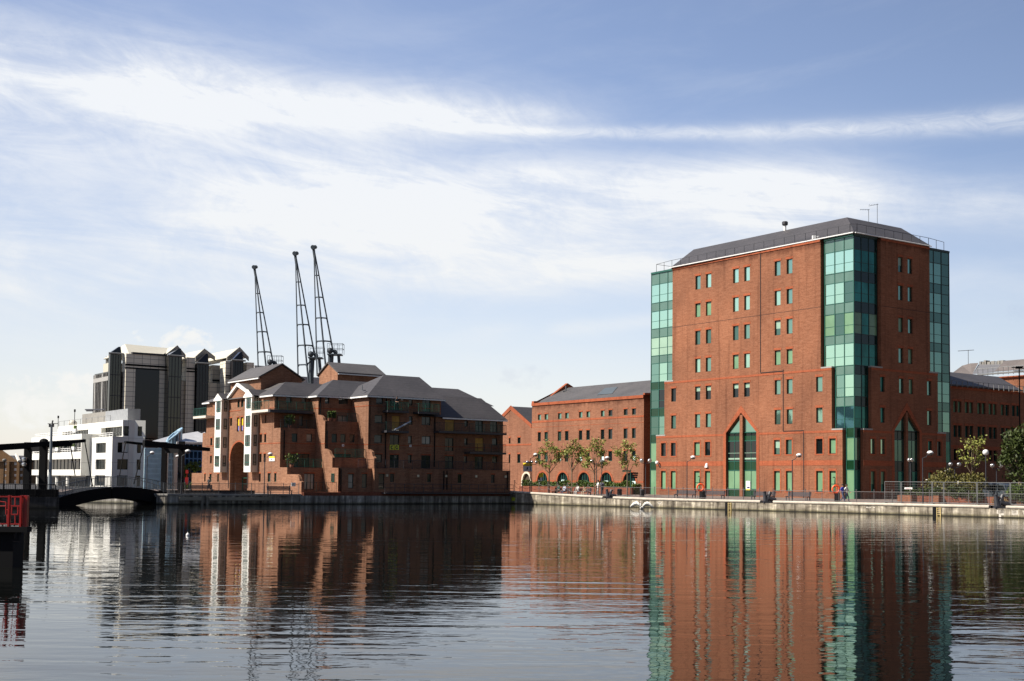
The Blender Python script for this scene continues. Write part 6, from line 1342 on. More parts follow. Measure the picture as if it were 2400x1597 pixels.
def brail(d):
    m = MB(); n = 19
    for k in range(n+1):
        u = uLl-1+(uRr+.6-uLl+1)*k/n; m.tube(DB.pt(u, d, dz(u)-.1), DB.pt(u, d, dz(u)+1.0), .03, n=5)
        if k < n:
            v = uLl-1+(uRr+.6-uLl+1)*(k+1)/n; m.tube(DB.pt(u, d, dz(u)+1.0), DB.pt(v, d, dz(v)+1.0), .03, n=5); m.tube(DB.pt(u, d, dz(u)+.12), DB.pt(v, d, dz(v)+.12), .02, n=4)
    o = m.build('bridge_railing', STEEL, db); m = MB(); n = 105
    for k in range(n+1): u = uLl-1+(uRr+.6-uLl+1)*k/n; m.tube(DB.pt(u, d, dz(u)+.1), DB.pt(u, d, dz(u)+1.0), .012, n=4, cap=False)
    m.build('upright_bars', STEEL, db)
brail(.05); brail(-BWD+.25)
pw_ = MB(); pw_.loops([[(x, y, .99), (x, y, 1.62), (x-.25, y+.1, 1.62), (x-.25, y+.1, .99)] for x, y in ((-38.15, 104.2), (-42.7, 115.6))]); pw_.loops([[(x, y, .99), (x, y, 1.62), (x, y+.25, 1.62), (x, y+.25, .99)] for x, y in ((-38.1, 104.1), (-60, 99.65))]); tag(pw_.build('parapet', BLACK), 'low black parapet along the edge of the shaded left pier', 'low wall')
# mast by the bridge
p = atz(116, 1160, 1.0); sc_ = p[1]/113
ms_ = thing('camera_mast', 'tall tapering grey mast with cameras in front of the white office', 'mast', (p[0], p[1]-3, .9))
q = aty(116, 1160, p[1]-3); tp = aty(121, 995, p[1]-3); m = MB(); m.tube((q[0], q[1], .8), tp, .18, .095, 10); m.build('pole', flat('mast_grey', (.24, .27, .29), .45), ms_)
m = MB(); m.tube((tp[0]-.35, tp[1], tp[2]+.05), (tp[0]+.55, tp[1], tp[2]+.08), .035, n=5); m.box(tp[0]-.22, tp[0]-.1, tp[1]-.1, tp[1]+.1, tp[2]-.25, tp[2]+.02); m.box(tp[0]+.05, tp[0]+.2, tp[1]-.1, tp[1]+.1, tp[2]-.24, tp[2]+.05); m.tube((tp[0]+.05, tp[1], tp[2]+.1), (tp[0]+.1, tp[1], tp[2]+.36), .07, n=6); m.build('camera_head', DKGREY, ms_)
# ------------------------------------------------------------------ three preserved dock cranes
def crane(name_label, base, Y, pts, plat):
    """jib seen end on: three long chords meeting at the head; pts = pixel points"""
    head, feet, rungs = pts
    c = thing('dock_crane', name_label, 'crane', aty(feet[1][0], 1128, Y+4)[:2]+(1.,), 'preserved dock cranes behind the flats')
    H_ = aty(*head, Y); ft = [aty(*feet[0], Y), aty(*feet[1], Y-1.2), aty(*feet[2], Y)]
    m = MB()
    for f, r_ in zip(ft, (.15, .19, .17)): m.tube((H_[0]+(f[0]-H_[0])*.03, H_[1]+(f[1]-H_[1])*.03, H_[2]+(f[2]-H_[2])*.03), f, r_*.7, r_, 7)
    # the two front chords are boxed together near the head
    a = [tuple(H_[i]+(f[i]-H_[i])*.13 for i in range(3)) for f in ft]; m.hexa([(a[0][0], a[0][1]+.1, a[0][2]), (a[1][0], a[1][1], a[1][2]), (a[2][0]-.15, a[2][1]+.3, a[2][2]), (a[0][0]+.2, a[0][1]+.4, a[0][2]), (H_[0]-.3, H_[1], H_[2]-.4), (H_[0]+.2, H_[1], H_[2]-.4), (H_[0]+.2, H_[1]+.4, H_[2]-.4), (H_[0]-.3, H_[1]+.4, H_[2]-.4)]); m.build('jib', CRANE, c)
    m = MB(); m.tube((H_[0]-.15, H_[1]-.4, H_[2]), (H_[0]-.15, H_[1]+.5, H_[2]), .44, .44, 14); m.tube((H_[0]+.3, H_[1]-.3, H_[2]+.1), (H_[0]+.3, H_[1]+.3, H_[2]+.1), .34, .34, 14); m.build('head_sheave', CRANE, c)
    for f in rungs:
        zt = H_[2]+(ft[1][2]-H_[2])*f; a = [tuple(H_[i]+(q[i]-H_[i])*min(1, (zt-H_[2])/(q[2]-H_[2])) for i in range(3)) for q in ft]; r_ = .10+.06*f; m = MB()
        m.tube(a[0], a[1], r_, r_, 6); m.tube(a[1], a[2], r_, r_, 6)
        for p0, p1 in ((a[0], a[1]), (a[1], a[0]), (a[1], a[2]), (a[2], a[1])):
            dv = Vector(p1)-Vector(p0); g = Vector(p0)+dv*.16; ups = Vector(H_)-Vector(p0); ups.normalize(); m.tube(g, Vector(p0)-ups*.55 if False else Vector(p0)-ups*.5, r_*.7, r_*.7, 5)
        m.build('cross_tie', CRANE, c)
    # machinery platform with guard rail at the foot of the right chord
    pc = aty(*plat, Y); m = MB(); m.box(pc[0]-.2, pc[0]+2.6, pc[1]-1.2, pc[1]+1.2, pc[2]-.25, pc[2]); m.ball((pc[0]+.3, pc[1]-.8, pc[2]+.6), .6, 12, 8); m.tube((pc[0]+1.2, pc[1]-.6, pc[2]+.5), (pc[0]+1.2, pc[1]+.8, pc[2]+.4), .42, .42, 10); m.build('winch_platform', CRANE, c)
    m = MB()
    for x in (0, 1.0, 2.0, 3.): 
        for y in (-1.2, 1.2): m.tube((pc[0]+x-.2, pc[1]+y, pc[2]), (pc[0]+x-.2, pc[1]+y, pc[2]+2.0), .05, n=4)
    for zz in (1.0, 2.0):
        for y in (-1.2, 1.2): m.tube((pc[0]-.2, pc[1]+y, pc[2]+zz), (pc[0]+2.8, pc[1]+y, pc[2]+zz), .05, n=4)
        m.tube((pc[0]+2.8, pc[1]-1.2, pc[2]+zz), (pc[0]+2.8, pc[1]+1.2, pc[2]+zz), .05, n=4)
    m.build('guard_rail', CRANE, c)
    m = MB()   # tower frame down to the quay
    for dx, dy in ((-1.6, -1.5), (3.4, -1.5), (-1.6, 3), (3.4, 3)): m.tube((pc[0]+1+dx*.25, pc[1]+dy*.3, pc[2]-.2), (pc[0]+1+dx, pc[1]+dy, 1.0), .22, .28, 6)
    m.tube((pc[0]+.2, pc[1], pc[2]-.2), (pc[0]+.2, pc[1]+1, 1.0), .4, .5, 8)
    m.build('tower_frame', CRANE, c)
zc_ = ZC(560, 560, 4.355)
crane('shortest of three lattice cranes, its jib rising left of the other two', None, 268., ((597, 627), (zc_(198, 1360), zc_(278, 1318), zc_(352, 1285)), (.26, .45, .64, .84)), zc_(310, 1290))
crane('middle crane of three, jib leaning left of the tallest one, platform beside it', None, 250., ((692.5, 595), (zc_(604, 1420), zc_(712, 1470), zc_(778, 1215)), (.22, .40, .55, .71, .86)), zc_(725, 1212))
crane('tallest of three lattice cranes, jib rising behind the brick gable with its high platform', None, 244., ((735.5, 580.5), (zc_(798, 1400), zc_(888, 1330), zc_(962, 1160)), (.23, .41, .58, .77)), zc_(920, 1178))
# ------------------------------------------------------------------ things on the right quay
def rqu(px, py=1168, d=-1.0): return RQ.at(px, py, d)[0]
def rp_(px, d=-1.0): u = rqu(px, 1168, d); return RQ.pt(u, d, qz(u)*(1 if d > -2 else .6)+(0 if d > -2 else .4)), u
def ang(): return math.atan2(QE_[1], QE_[0])
# railings: fine bars between square posts
def run(px0, px1, label, step=1.9, d=-1.0):
    u0, u1 = rqu(px0, 1168, d), rqu(px1, 1168, d); n = max(1, round(abs(u1-u0)/step)); um = (u0+u1)/2
    r = thing('railing', label, 'railing', RQ.pt(um, d, qz(um)))
    for k in range(n+1):
        u = u0+(u1-u0)*k/n; m = MB(); z = qz(u); m.tube(RQ.pt(u, d, z), RQ.pt(u, d, z+1.18), .035, n=6); m.ball(RQ.pt(u, d, z+1.22), .055, 6, 4); m.build('post', RAILM, r)
    m = MB()
    for h in (1.05, .12): m.tube(RQ.pt(u0, d, qz(u0)+h), RQ.pt(u1, d, qz(u1)+h), .022, n=5)
    m.build('rail', RAILM, r); m = MB(); nb = int(abs(u1-u0)/.14)
    for k in range(nb+1): u = u0+(u1-u0)*k/nb; z = qz(u); m.tube(RQ.pt(u, d, z+.12), RQ.pt(u, d, z+1.05), .010, n=4, cap=False)
    m.build('upright_bars', RAILM, r)
run(1408, 1780, 'grey quay railing with thin bars before the sunlit front, left of the middle bollard'); run(1812, 2318, 'grey quay railing with thin bars between the middle bollard and the right hand bollard'); run(2352, 2460, 'grey quay railing with thin bars at the right edge, right of the last bollard')
# chain fence
c = thing('chain_fence', 'posts joined by two hanging chains at the far end of the quay, before the hedge', 'fence', RQ.pt(rqu(1300), -1, 1))
us_ = [rqu(x) for x in (1206, 1224, 1242, 1263, 1284, 1306, 1330, 1352, 1378, 1402)]
for u in us_: m = MB(); z = qz(u); m.tube(RQ.pt(u, -1, z), RQ.pt(u, -1, z+1.2), .04, n=6); m.ball(RQ.pt(u, -1, z+1.24), .07, 6, 4); m.build('post', RAILM, c)
for h in (1.1, .62):
    m = MB()
    for a, b in zip(us_[:-1], us_[1:]):
        P_ = []
        for k in range(7): f = k/6; u = a+(b-a)*f; P_.append(RQ.pt(u, -1, qz(u)+h-.28*4*f*(1-f)))
        m.path(P_, .022, 4)
    m.build('chain', RAILM, c)
# lamps: dome head on a swan neck
def lamp_proto(label, first):
    r = thing('street_lamp', label, 'street lamp', first, 'dome headed quay lamps')
    x, y, z = first; m = MB(); m.tube((x, y, z), (x, y, z+.9), .075, .07, 8); m.tube((x, y, z+.9), (x, y, z+4.0), .05, .045, 8); m.build('pole', DKGREY, r)
    m = MB(); m.path([(x, y, z+3.98), (x+.28, y-.05, z+4.08), (x+.40, y-.08, z+4.28), (x+.45, y-.1, z+4.45)], .03, 6); m.build('arm', DKGREY, r)
    c_ = (x+.62, y-.12, z+4.42); m = MB()
    m.lathe(c_, [(.28*math.cos(a), .22*math.sin(a)) for a in [PI/2*k/6 for k in range(6)]]+[(.01, .22)], 14); m.build('lamp_dome', WHITEM, r, smooth=True)
    m = MB(); m.lathe((c_[0], c_[1], c_[2]-.02), [(.03, -.17), (.16, -.15), (.22, -.10), (.255, -.01)], 14); m.build('lamp_bowl', glass('bowl_glass', (.10, .085, .08), .3, .2), r, smooth=True)
    return r
LAMPS = [(1242, -2.0, 'dome lamp nearest the gabled building at the far end of the quay', 1.0), (1410, -1.6, 'dome lamp beside the young trees, at the end of the chain fence', .97), (1610, -1.5, 'dome lamp left of the lifebuoy post, before the tall brick front', 1.0), (1857, -1.5, 'dome lamp right of the pointed window, before the tall brick front', 1.03), (2163, -1.5, 'dome lamp standing in front of the wire fence panels', 1.06)]
lp = None
for px, d, lab, sc in LAMPS:
    q, u = rp_(px, d); q = (q[0], q[1], qz(u))
    if lp is None: lp = lamp_proto(lab, q); lp.scale = (sc,)*3
    else: dup(lp, q, label=lab, scale=sc)
for (px, py, zz, lab, rz) in ((619, 1159, 1.05, 'dome lamp before the white board on the sunlit end of the brown flats', 0), (424.5, 1158, 1.1, 'dome lamp right beside the right hand post of the drawbridge', 0), (404, 1150, 1.1, 'dome lamp between the two right posts of the drawbridge', 0)):
    q = atz(px, py, zz); dup(lp, q, rz, lab, .95)
dup(lp, BLF.pt(bq(180, 1000, 6)[0], 6, 1.0), 0, 'dome lamp before the pale glass wall behind the drawbridge', 1.15)
def globe(px, py, zz, hgt, lab, n=1, sc=1., wd=.42, base=None):
    q = base or atz(px, py, zz); x, y, z = q; r = thing('globe_lamp', lab, 'street lamp', q)
    m = MB(); m.tube((x, y, z), (x, y, z+hgt), .055, .045, 8)
    if n > 1: m.tube((x-wd, y, z+hgt-.1), (x+wd, y, z+hgt-.1), .035, n=6)
    m.build('pole', DKGREY, r)
    for k in range(n):
        cx = x+(0 if n == 1 else (-wd+2*wd*k/(n-1))); m = MB(); m.ball((cx, y, z+hgt+.22), .27*sc, 14, 10); m.build('globe', flat('globe_white', (.75, .73, .70), .25) if n == 1 else glass('mirror_globe', (.55, .53, .5), .7, .18), r, smooth=True)
GQ = lambda px, d: RQ.pt(RQ.at(px, 1150, d)[0], d, 1.0)
globe(0, 0, 0, 4.55, 'tall lamp with one white globe in front of the grey van', base=GQ(2311, -4))
globe(0, 0, 0, 4.2, 'twin globe lamp in the gap left of the tall brick block', 2, base=GQ(1513, -16), wd=.5); globe(0, 0, 0, 3.6, 'twin globe lamp in the shade, left of the small tree by the bushes', 2, .72, base=GQ(2238, -11), wd=.42)
globe(0, 0, 0, 3.5, 'twin globe lamp in the shade, between the white globe lamp and the dark tree', 2, .72, base=GQ(2336, -13), wd=.42); globe(0, 0, 0, 4.0, 'lamp with one mirror globe before the shaded pointed window', 2, .7, base=GQ(2134, -9), wd=.12)
globe(0, 0, 0, 3.9, 'cluster of globes on one post beside the pale archway', 3, .7, base=GQ(1246, -7), wd=.55); globe(0, 0, 0, 4.0, 'twin globe lamp half hidden behind the third young tree', 2, .8, base=GQ(1398, -9), wd=.6)
# benches
def bench(px, d, lab, rz=None, q=None, grp='benches on the quay'):
    if q is None: u = rqu(px, 1160, d); q = RQ.pt(u, d, 1.0)
    q = tuple(q); r = thing('bench', lab, 'bench', q, grp); x, y, z = q; L = 1.35
    m = MB()
    for k in range(4): m.box(x-L, x+L, y-.28+k*.15, y-.17+k*.15, z+.42, z+.46)
    m.build('seat', DKGREY, r); m = MB()
    for k in range(4): m.hexa([(x-L, y+.28+k*.02, z+.50+k*.1), (x+L, y+.28+k*.02, z+.50+k*.1), (x+L, y+.31+k*.02, z+.50+k*.1), (x-L, y+.31+k*.02, z+.50+k*.1), (x-L, y+.29+k*.02, z+.585+k*.1), (x+L, y+.29+k*.02, z+.585+k*.1), (x+L, y+.32+k*.02, z+.585+k*.1), (x-L, y+.32+k*.02, z+.585+k*.1)])
    m.build('backrest', DKGREY, r)
    for s_ in (-1, 1):
        m = MB(); xx = x+s_*(L-.15); m.box(xx-.04, xx+.04, y-.28, y-.2, z, z+.42); m.box(xx-.04, xx+.04, y+.25, y+.33, z, z+.95); m.box(xx-.04, xx+.04, y-.28, y+.33, z+.36, z+.418); m.build('leg', DKGREY, r)
    r.rotation_euler = (0, 0, ang()+PI if rz is None else rz); return r
b0 = bench(1605, -5, 'dark bench beside the dome lamp, left of the lifebuoy post')
for px, lab in ((1672, 'dark bench between the lifebuoy post and the tall pointed window'), (1788, 'dark bench just behind the middle mooring bollard'), (1870, 'dark bench with things left on it, right of the pointed window lamp')):
    u = rqu(px, 1160, -5); dup(b0, RQ.pt(u, -5, 1.0), label=lab)
bq_ = []
for px, lab in ((1316, 'bench with two people seated, under the second young tree'), (1362, 'bench with two people seated, under the third young tree')): u = rqu(px, 1160, -4.2); bq_.append(RQ.pt(u, -4.2, 1.05)); dup(b0, bq_[-1], label=lab)
bl0 = atz(656, 1160, 1.03); dup(b0, bl0, math.atan2(D2[1], D2[0]), label='grey bench on the left quay below the brick end wall, by the dome lamp')
bl1 = atz(472, 1157, 1.03); dup(b0, bl1, math.atan2(D2[1], D2[0]), label='bench on the left quay near the drawbridge, beside the low brick wall')
# bins
def bin_(q, lab):
    r = thing('litter_bin', lab, 'litter bin', q); x, y, z = q; m = MB(); m.lathe(q, [(.24, 0), (.28, .1), (.28, .72), (.30, .74), (.30, .82)], 12); m.build('body', BLACK, r); m = MB(); m.lathe((x, y, z+.821), [(.3, 0), (.24, .1), (.1, .14)], 12); m.build('lid', DKGREY, r)
for px, d, lab in ((1647, -3.5, 'black litter bin under the lifebuoy left of the pointed window'), (1505, -6, 'black litter bin in the gap before the narrow shaded wall'), (1452, -6, 'black litter bin below the fourth young tree'), (1962, -3.2, 'black litter bin beside the right hand lifebuoy')):
    u = rqu(px, 1160, d); bin_(RQ.pt(u, d, 1.0), lab)
# lifebuoys
def buoy(px, lab):
    u = rqu(px, 1160, -2.6); q = RQ.pt(u, -2.6, 1.0); r = thing('lifebuoy_post', lab, 'lifebuoy stand', q, 'lifebuoy stands on the quay'); x, y, z = q
    m = MB(); m.tube(q, (x, y, z+2.1), .05, n=6); m.path([(x, y, z+2.1), (x+.02, y, z+2.35), (x-.1, y, z+2.45), (x-.2, y, z+2.35)], .035, 6); m.tube((x-.45, y, z+1.75), (x+.4, y, z+1.75), .03, n=5); m.build('post', BLACK, r)
    m = MB(); n, k_ = 20, 8; L = []
    for i in range(n+1):
        a = 2*PI*i/n; cx, cz = x+.05+.33*math.cos(a), z+1.25+.36*math.sin(a); L.append([(cx+.095*math.cos(b)*math.cos(a), y-.16+.095*math.sin(b), cz+.095*math.cos(b)*math.sin(a)) for b in [2*PI*j/k_ for j in range(k_)]])
    m.loops(L, cap=False); m.build('lifebuoy', ORANGE, r, smooth=True); return r
buoy(1640, 'orange lifebuoy on a black post left of the tall pointed window'); buoy(1957, 'orange lifebuoy on a black post beside the two walkers')
# bollards: twin horned cast mooring posts in the gaps of the coping
def bollard(px, lab, sc):
    u = RQ.at(px, 1172, -.4)[0]; q = RQ.pt(u, -.35, qz(u)-.2); r = thing('mooring_bollard', lab, 'bollard', q, 'cast iron mooring bollards'); x, y, z = q
    m = MB(); m.tube((x-.05, y, z), (x-.2, y, z+1.12*sc), .27*sc, .16*sc, 9); m.tube((x-.2, y, z+1.12*sc), (x-.21, y, z+1.2*sc), .2*sc, .19*sc, 9); m.build('horn', DKGREY, r)
    m = MB(); m.tube((x-.05, y, z+.05), (x+.42*sc, y+.1, z+1.08*sc), .26*sc, .17*sc, 9); m.tube((x+.42*sc, y+.1, z+1.08*sc), (x+.46*sc, y+.1, z+1.15*sc), .2*sc, .19*sc, 9); m.build('horn', DKGREY, r)
    m = MB(); m.tube((x+.15, y, z+.5*sc), (x+.95*sc, y+.1, z+.28*sc), .2*sc, .26*sc, 10); m.box(x-.35*sc, x+.5*sc, y-.3, y+.3, z-.02, z+.16); m.build('base', DKGREY, r)
bollard(1427, 'black iron bollard at the first gap in the coping, near the trees', .85); bollard(1797, 'black iron bollard at the middle gap in the coping, before a bench', .95); bollard(2340, 'big dark iron bollard at the right end of the quay, below the van', 1.0)
# ladders in their recesses
for px, lab in ((1708, 'yellow rung ladder in a dark slot of the quay wall below the pointed window'), (2197, 'yellow rung ladder in a dark slot of the quay wall below the wire fence')):
    u = RQ.at(px, 1190)[0]; r = thing('quay_ladder', lab, 'ladder', RQ.pt(u, 0, 0), 'quay wall ladders')
    m = MB(); m.fbox(RQ, u-.05, u+.45, .003, .012, -.3, .78); m.build('slot', BLACK, r)
    m = MB()
    for uu in (u+.02, u-.32+.0): m.fbox(RQ, uu-.03, uu+.03, .03, .09, -.3, .75)
    for k in range(4): z = .1+.19*k; m.fbox(RQ, u-.3, u+.02, .04, .08, z-.02, z+.025)
    m.build('rungs', flat('worn_yellow', (.55, .42, .18), .7), r)
# wire fence panels on concrete feet
W_ = [2073, 2112, 2185, 2212, 2290, 2368, 2440]
WIRE = flat('fence_wire', (.15, .15, .145), .5, .2)
for i, (a, b) in enumerate(zip(W_[:-1], W_[1:])):
    d = -1.9; u0, u1 = rqu(a, 1150, d), rqu(b, 1150, d); um = (u0+u1)/2
    lab = ['leftmost wire fence panel, before the shaded window and brick planter', 'wire fence panel carrying a small white notice, before the shrubs', 'narrow wire fence panel with a blue rag tied to its post', 'wide wire fence panel before the middle of the shrubs', 'wire fence panel in front of the grey van and the white globe lamp', 'wire fence panel at the right edge, before the big dark tree'][i]
    r = thing('fence_panel', lab, 'fence panel', RQ.pt(um, d, 1), 'temporary wire fence panels'); h = 2.05
    m = MB()
    for u in (u0-.04, u1+.04): m.tube(RQ.pt(u, d, 1.0), RQ.pt(u, d, 1+h), .028, n=6)
    for z in (1.16, 1+h-.02): m.tube(RQ.pt(u0-.04, d, z), RQ.pt(u1+.04, d, z), .024, n=6)
    m.build('frame', GALV, r); m = MB(); n = int(abs(u1-u0)/.16)
    for k in range(1, n): u = u0+(u1-u0)*k/n; m.tube(RQ.pt(u, d, 1.16), RQ.pt(u, d, 1+h), .006, n=4, cap=False)
    for k in range(1, 8): z = 1.16+(h-.18)*k/8; m.tube(RQ.pt(u0, d, z), RQ.pt(u1, d, z), .006, n=4, cap=False)
    m.build('wire_mesh', WIRE, r)
    m = MB()
    for u in (u0-.05, u1+.05): m.fbox(RQ, u-.11, u+.11, d-.3, d+.3, 1.0, 1.12)
    m.build('foot', CONCD, r)
h = RQ.rect(2120, 1143, 2138, 1147, -1.85); m = MB(); m.fbox(RQ, h[0], h[1], -1.87, -1.85, h[2], h[3], 0); m.fbox(RQ, h[0]+.1, h[1]-.1, -1.85, -1.846, h[2]+.03, h[2]+.07, 1); tag(m.build('notice', [WHITEM, RED]), 'small white notice hung on the wire fence before the shrubs', 'notice')
# brick planters
for a, b, d, lab in ((2103, 2136, -5, 'low red brick planter wall behind the white notice'), (2186, 2200, -6, 'red brick planter end behind the narrow fence panel'), (2383, 2440, -6, 'red brick planter wall at the right edge under the pale bush')):
    u0, u1 = rqu(a, 1150, d), rqu(b, 1150, d); m = MB(); m.fbox(RQ, u0, u1, d-1.2, d, 1.0, 1.75, 0); m.fbox(RQ, u0+.1*(1 if u1 > u0 else -1), u1-.1*(1 if u1 > u0 else -1), d-1.1, d-.1, 1.75, 1.78, 1); tag(m.build('planter', [BR, SOIL]), lab, 'planter')
u0, u1 = rqu(2138, 1150, -7), rqu(2330, 1150, -7); m = MB(); m.fbox(RQ, u0, u1, -13, -7, 1.0, 1.7, 0); m.fbox(RQ, u0+.2*(1 if u1 > u0 else -1), u1, -12.8, -7.2, 1.7, 1.74, 1); tag(m.build('planter', [BRD, SOIL]), 'long dark brick planter bed full of shrubs behind the wire fence', 'planter')
# van
def van():
    d = -11; u0, u1 = rqu(2303, 1140, d), rqu(2368, 1140, d); q = RQ.pt((u0+u1)/2, d, 1.0)
    r = thing('van', 'dark grey van parked behind the wire fence near the big tree', 'van', q); L = abs(u1-u0)/2*1.0; um = (u0+u1)/2
    V = Fr(RQ.pt(um, d, 0), (-QE_[0], -QE_[1]), QN)
    m = MB(); prof = [(-L, .35), (L, .35), (L, 1.05), (L*.82, 1.2), (L*.6, 1.85), (L*.45, 1.98), (-L*.9, 2.02), (-L, 1.85)]; L_ = []
    for dd, k in ((0, .93), (.12, 1.), (-1.78, 1.), (-1.9, .93)): pass
    m.loops([[V.pt(u*k, dd, 1+.35+(z-.35)*k2) for u, z in prof] for dd, k, k2 in ((0.05, .97, .96), (-.1, 1., 1.), (-1.7, 1., 1.), (-1.85, .97, .96))]); m.build('body', VAN, r)
    m = MB(); m.extr(V, [(L*.12, 1+1.3), (L*.66, 1+1.3), (L*.5, 1+1.8), (L*.12, 1+1.8)], .045, .06); m.build('window', G_DARK, r)
    m = MB(); m.extr(V, [(-L*.85, 1+1.3), (L*.02, 1+1.3), (L*.02, 1+1.8), (-L*.85, 1+1.8)], .045, .06); m.build('window', G_DARK, r)
    for uu in (-L*.62, L*.62):
        m = MB(); c_ = V.pt(uu, 0, 1.34); m.tube(V.pt(uu, -.15, 1.34), V.pt(uu, .09, 1.34), .34, .34, 16); w_ = m.build('wheel', BLACK, r); m = MB(); m.tube(V.pt(uu, .095, 1.34), V.pt(uu, .11, 1.34), .2, .19, 12); m.build('hub', GALV, w_)
    m = MB(); m.fbox(V, L*.93, L*1.0, -.35, -.05, 1.75, 1.95); m.build('headlight', WHITEM, r)
van()
# sign posts and letting boards by the archway
q = GQ(1253, -7); x, y = q[0]-.9, q[1]; BDF = Fr((x, y), D1, N1)
board(BDF, 0, 3.9, 1.75, 1.25, 0, 'white and yellow letting board hung beside the globe lamp, left of the young trees')
for dx, dz, lab, rz in ((1.3, 2.2, 'small yellow and white sign on the globe lamp post beside the archway', .0),):
    x = q[0]+dx*.6; t_ = thing('small_sign', lab, 'sign', (x, y, 1+dz)); m = MB(); m.box(x-.28, x+.28, y-.03, y+.02, 1+dz, 1+dz+.5, 0); m.box(x-.12, x+.16, y-.035, y+.015, 1+dz-.45, 1+dz-.02, 1); m.build('board', [YELLOW, WHITEM], t_)
p = LF.pt(UP_+.03, -1.0, 3.0); m = MB(); m.box(p[0], p[0]+.5, p[1]-.03, p[1]+.03, 2.75, 3.15); tag(m.build('small_sign', YELLOW), 'small yellow sign at the right corner of the brown flats', 'sign')
# finger post by the last arch
q = GQ(1478, -10); r = thing('finger_post', 'green fingerpost with short arms before the last arched window', 'signpost', q); x, y, z = q; m = MB(); m.tube(q, (x, y, z+3.2), .05, n=6); m.build('post', GREEN, r)
for z0, dx in ((2.95, -1.0), (2.7, .9), (2.45, .85), (2.2, .8)): m = MB(); m.box(min(x, x+dx), max(x, x+dx), y-.03, y+.03, z+z0, z+z0+.2); m.build('arm', GREEN if dx < 0 else BLACK, r)
# left quay railing
def lrun(u0, u1, d, z, lab):
    r = thing('railing', lab, 'railing', LF.pt((u0+u1)/2, d, z)); n = max(1, round(abs(u1-u0)/1.9))
    for k in range(n+1): u = u0+(u1-u0)*k/n; m = MB(); m.tube(LF.pt(u, d, z), LF.pt(u, d, z+1.15), .035, n=6); m.build('post', RAILM, r)
    m = MB(); m.tube(LF.pt(u0, d, z+1.05), LF.pt(u1, d, z+1.05), .022, n=5); m.tube(LF.pt(u0, d, z+.12), LF.pt(u1, d, z+.12), .02, n=5); m.build('rail', RAILM, r)
    m = MB(); nb = int(abs(u1-u0)/.14)
    for k in range(nb+1): u = u0+(u1-u0)*k/nb; m.tube(LF.pt(u, d, z+.12), LF.pt(u, d, z+1.05), .010, n=4, cap=False)
    m.build('upright_bars', RAILM, r)
lrun(-1.4, 12.9, -.35, 1.1, 'grey railing with thin bars along the left quay before the brown flats')
# low dark wall at the quay path
m = MB(); m.fbox(LF, -1.0, 9.5, -4.2, -4.0, 1.02, 1.42); tag(m.build('low_wall', BLACK), 'low dark kerb wall behind the left quay railing', 'low wall')
m = MB(); m.fbox(LF, 12.2, 12.7, -.75, -.7, 1.9, 2.3); tag(m.build('small_sign', WHITEM), 'small white sign at the right end of the left quay railing', 'sign')
# dark lamp and black railing on the near left pier
q = atz(8, 1160, 1.0); r = thing('street_lamp', 'black lamp with round pale head at the far left of the pier', 'street lamp', q); x, y, z = q
m = MB(); m.tube(q, (x, y, z+3.0), .07, .05, 8); m.build('pole', BLACK, r); m = MB(); m.ball((x, y, z+3.12), .2, 10, 6, sc=(1, 1, .7)); m.build('lamp_head', flat('dull_lamp', (.2, .19, .17), .4), r)
q = atz(64, 1160, 1.0); t_ = thing('warning_light', 'stack of two silver drum lights on the left side of the drawbridge tower', 'warning light', DB.pt(pLf[0]-.42, -BWD+.1, 3.6)); x, y, z = ORG[t_.name]
m = MB()
for k in (0, .48): m.lathe((x, y, z+k), [(.16, 0), (.2, .05), (.2, .16), (.24, .18), (.22, .3), (.08, .38)], 12)
m.build('light_drum', glass('silver_drum', (.6, .6, .58), .8, .2), t_); m = MB(); m.tube((x+.2, y, z-.3), (x+.2, y, z+.2), .05, n=5); m.build('bracket', BLACK, t_)
r = thing('railing', 'black railing along the edge of the shaded left pier', 'railing', (pier[0][0]-3, pier[0][1]-.5, 1.0)); P0, P1 = Vector((pier[0][0]-.3, pier[0][1]-.1, 1)), Vector((-60, 99.7, 1))
m = MB(); n = 14
for k in range(n+1): c_ = P0.lerp(P1, k/n); m.tube(c_, c_+Vector((0, 0, 1.05)), .035, n=5)
m.tube(P0+Vector((0, 0, 1.03)), P1+Vector((0, 0, 1.03)), .03, n=5); m.tube(P0+Vector((0, 0, .12)), P1+Vector((0, 0, .12)), .025, n=5); m.build('posts_and_rail', BLACK, r); m = MB()
for k in range(150): c_ = P0.lerp(P1, k/149); m.tube(c_+Vector((0, 0, .12)), c_+Vector((0, 0, 1.03)), .012, n=4, cap=False)
m.build('upright_bars', BLACK, r)
q = BLF.pt(bq(880, 1100, 3)[0], 3, 1.0); x, y, z = q; t_ = thing('red_pillar', 'red box by the blue building', 'kiosk', q); tag(t_, 'bright red pillar with a small top board before the blue glass building', 'kiosk'); m = MB(); m.box(x-.22, x+.22, y-.2, y+.2, z+.6, z+1.75); m.tube((x, y, z), (x, y, z+.6), .08, n=6); m.build('body', RED, t_); m = MB(); m.box(x-.18, x+.2, y-.15, y+.15, z+2.3, z+2.8); m.tube((x, y, z+1.75), (x, y, z+2.3), .04, n=5); m.build('top_board', RED, t_)  # plain red pillar with a top board, use unknown
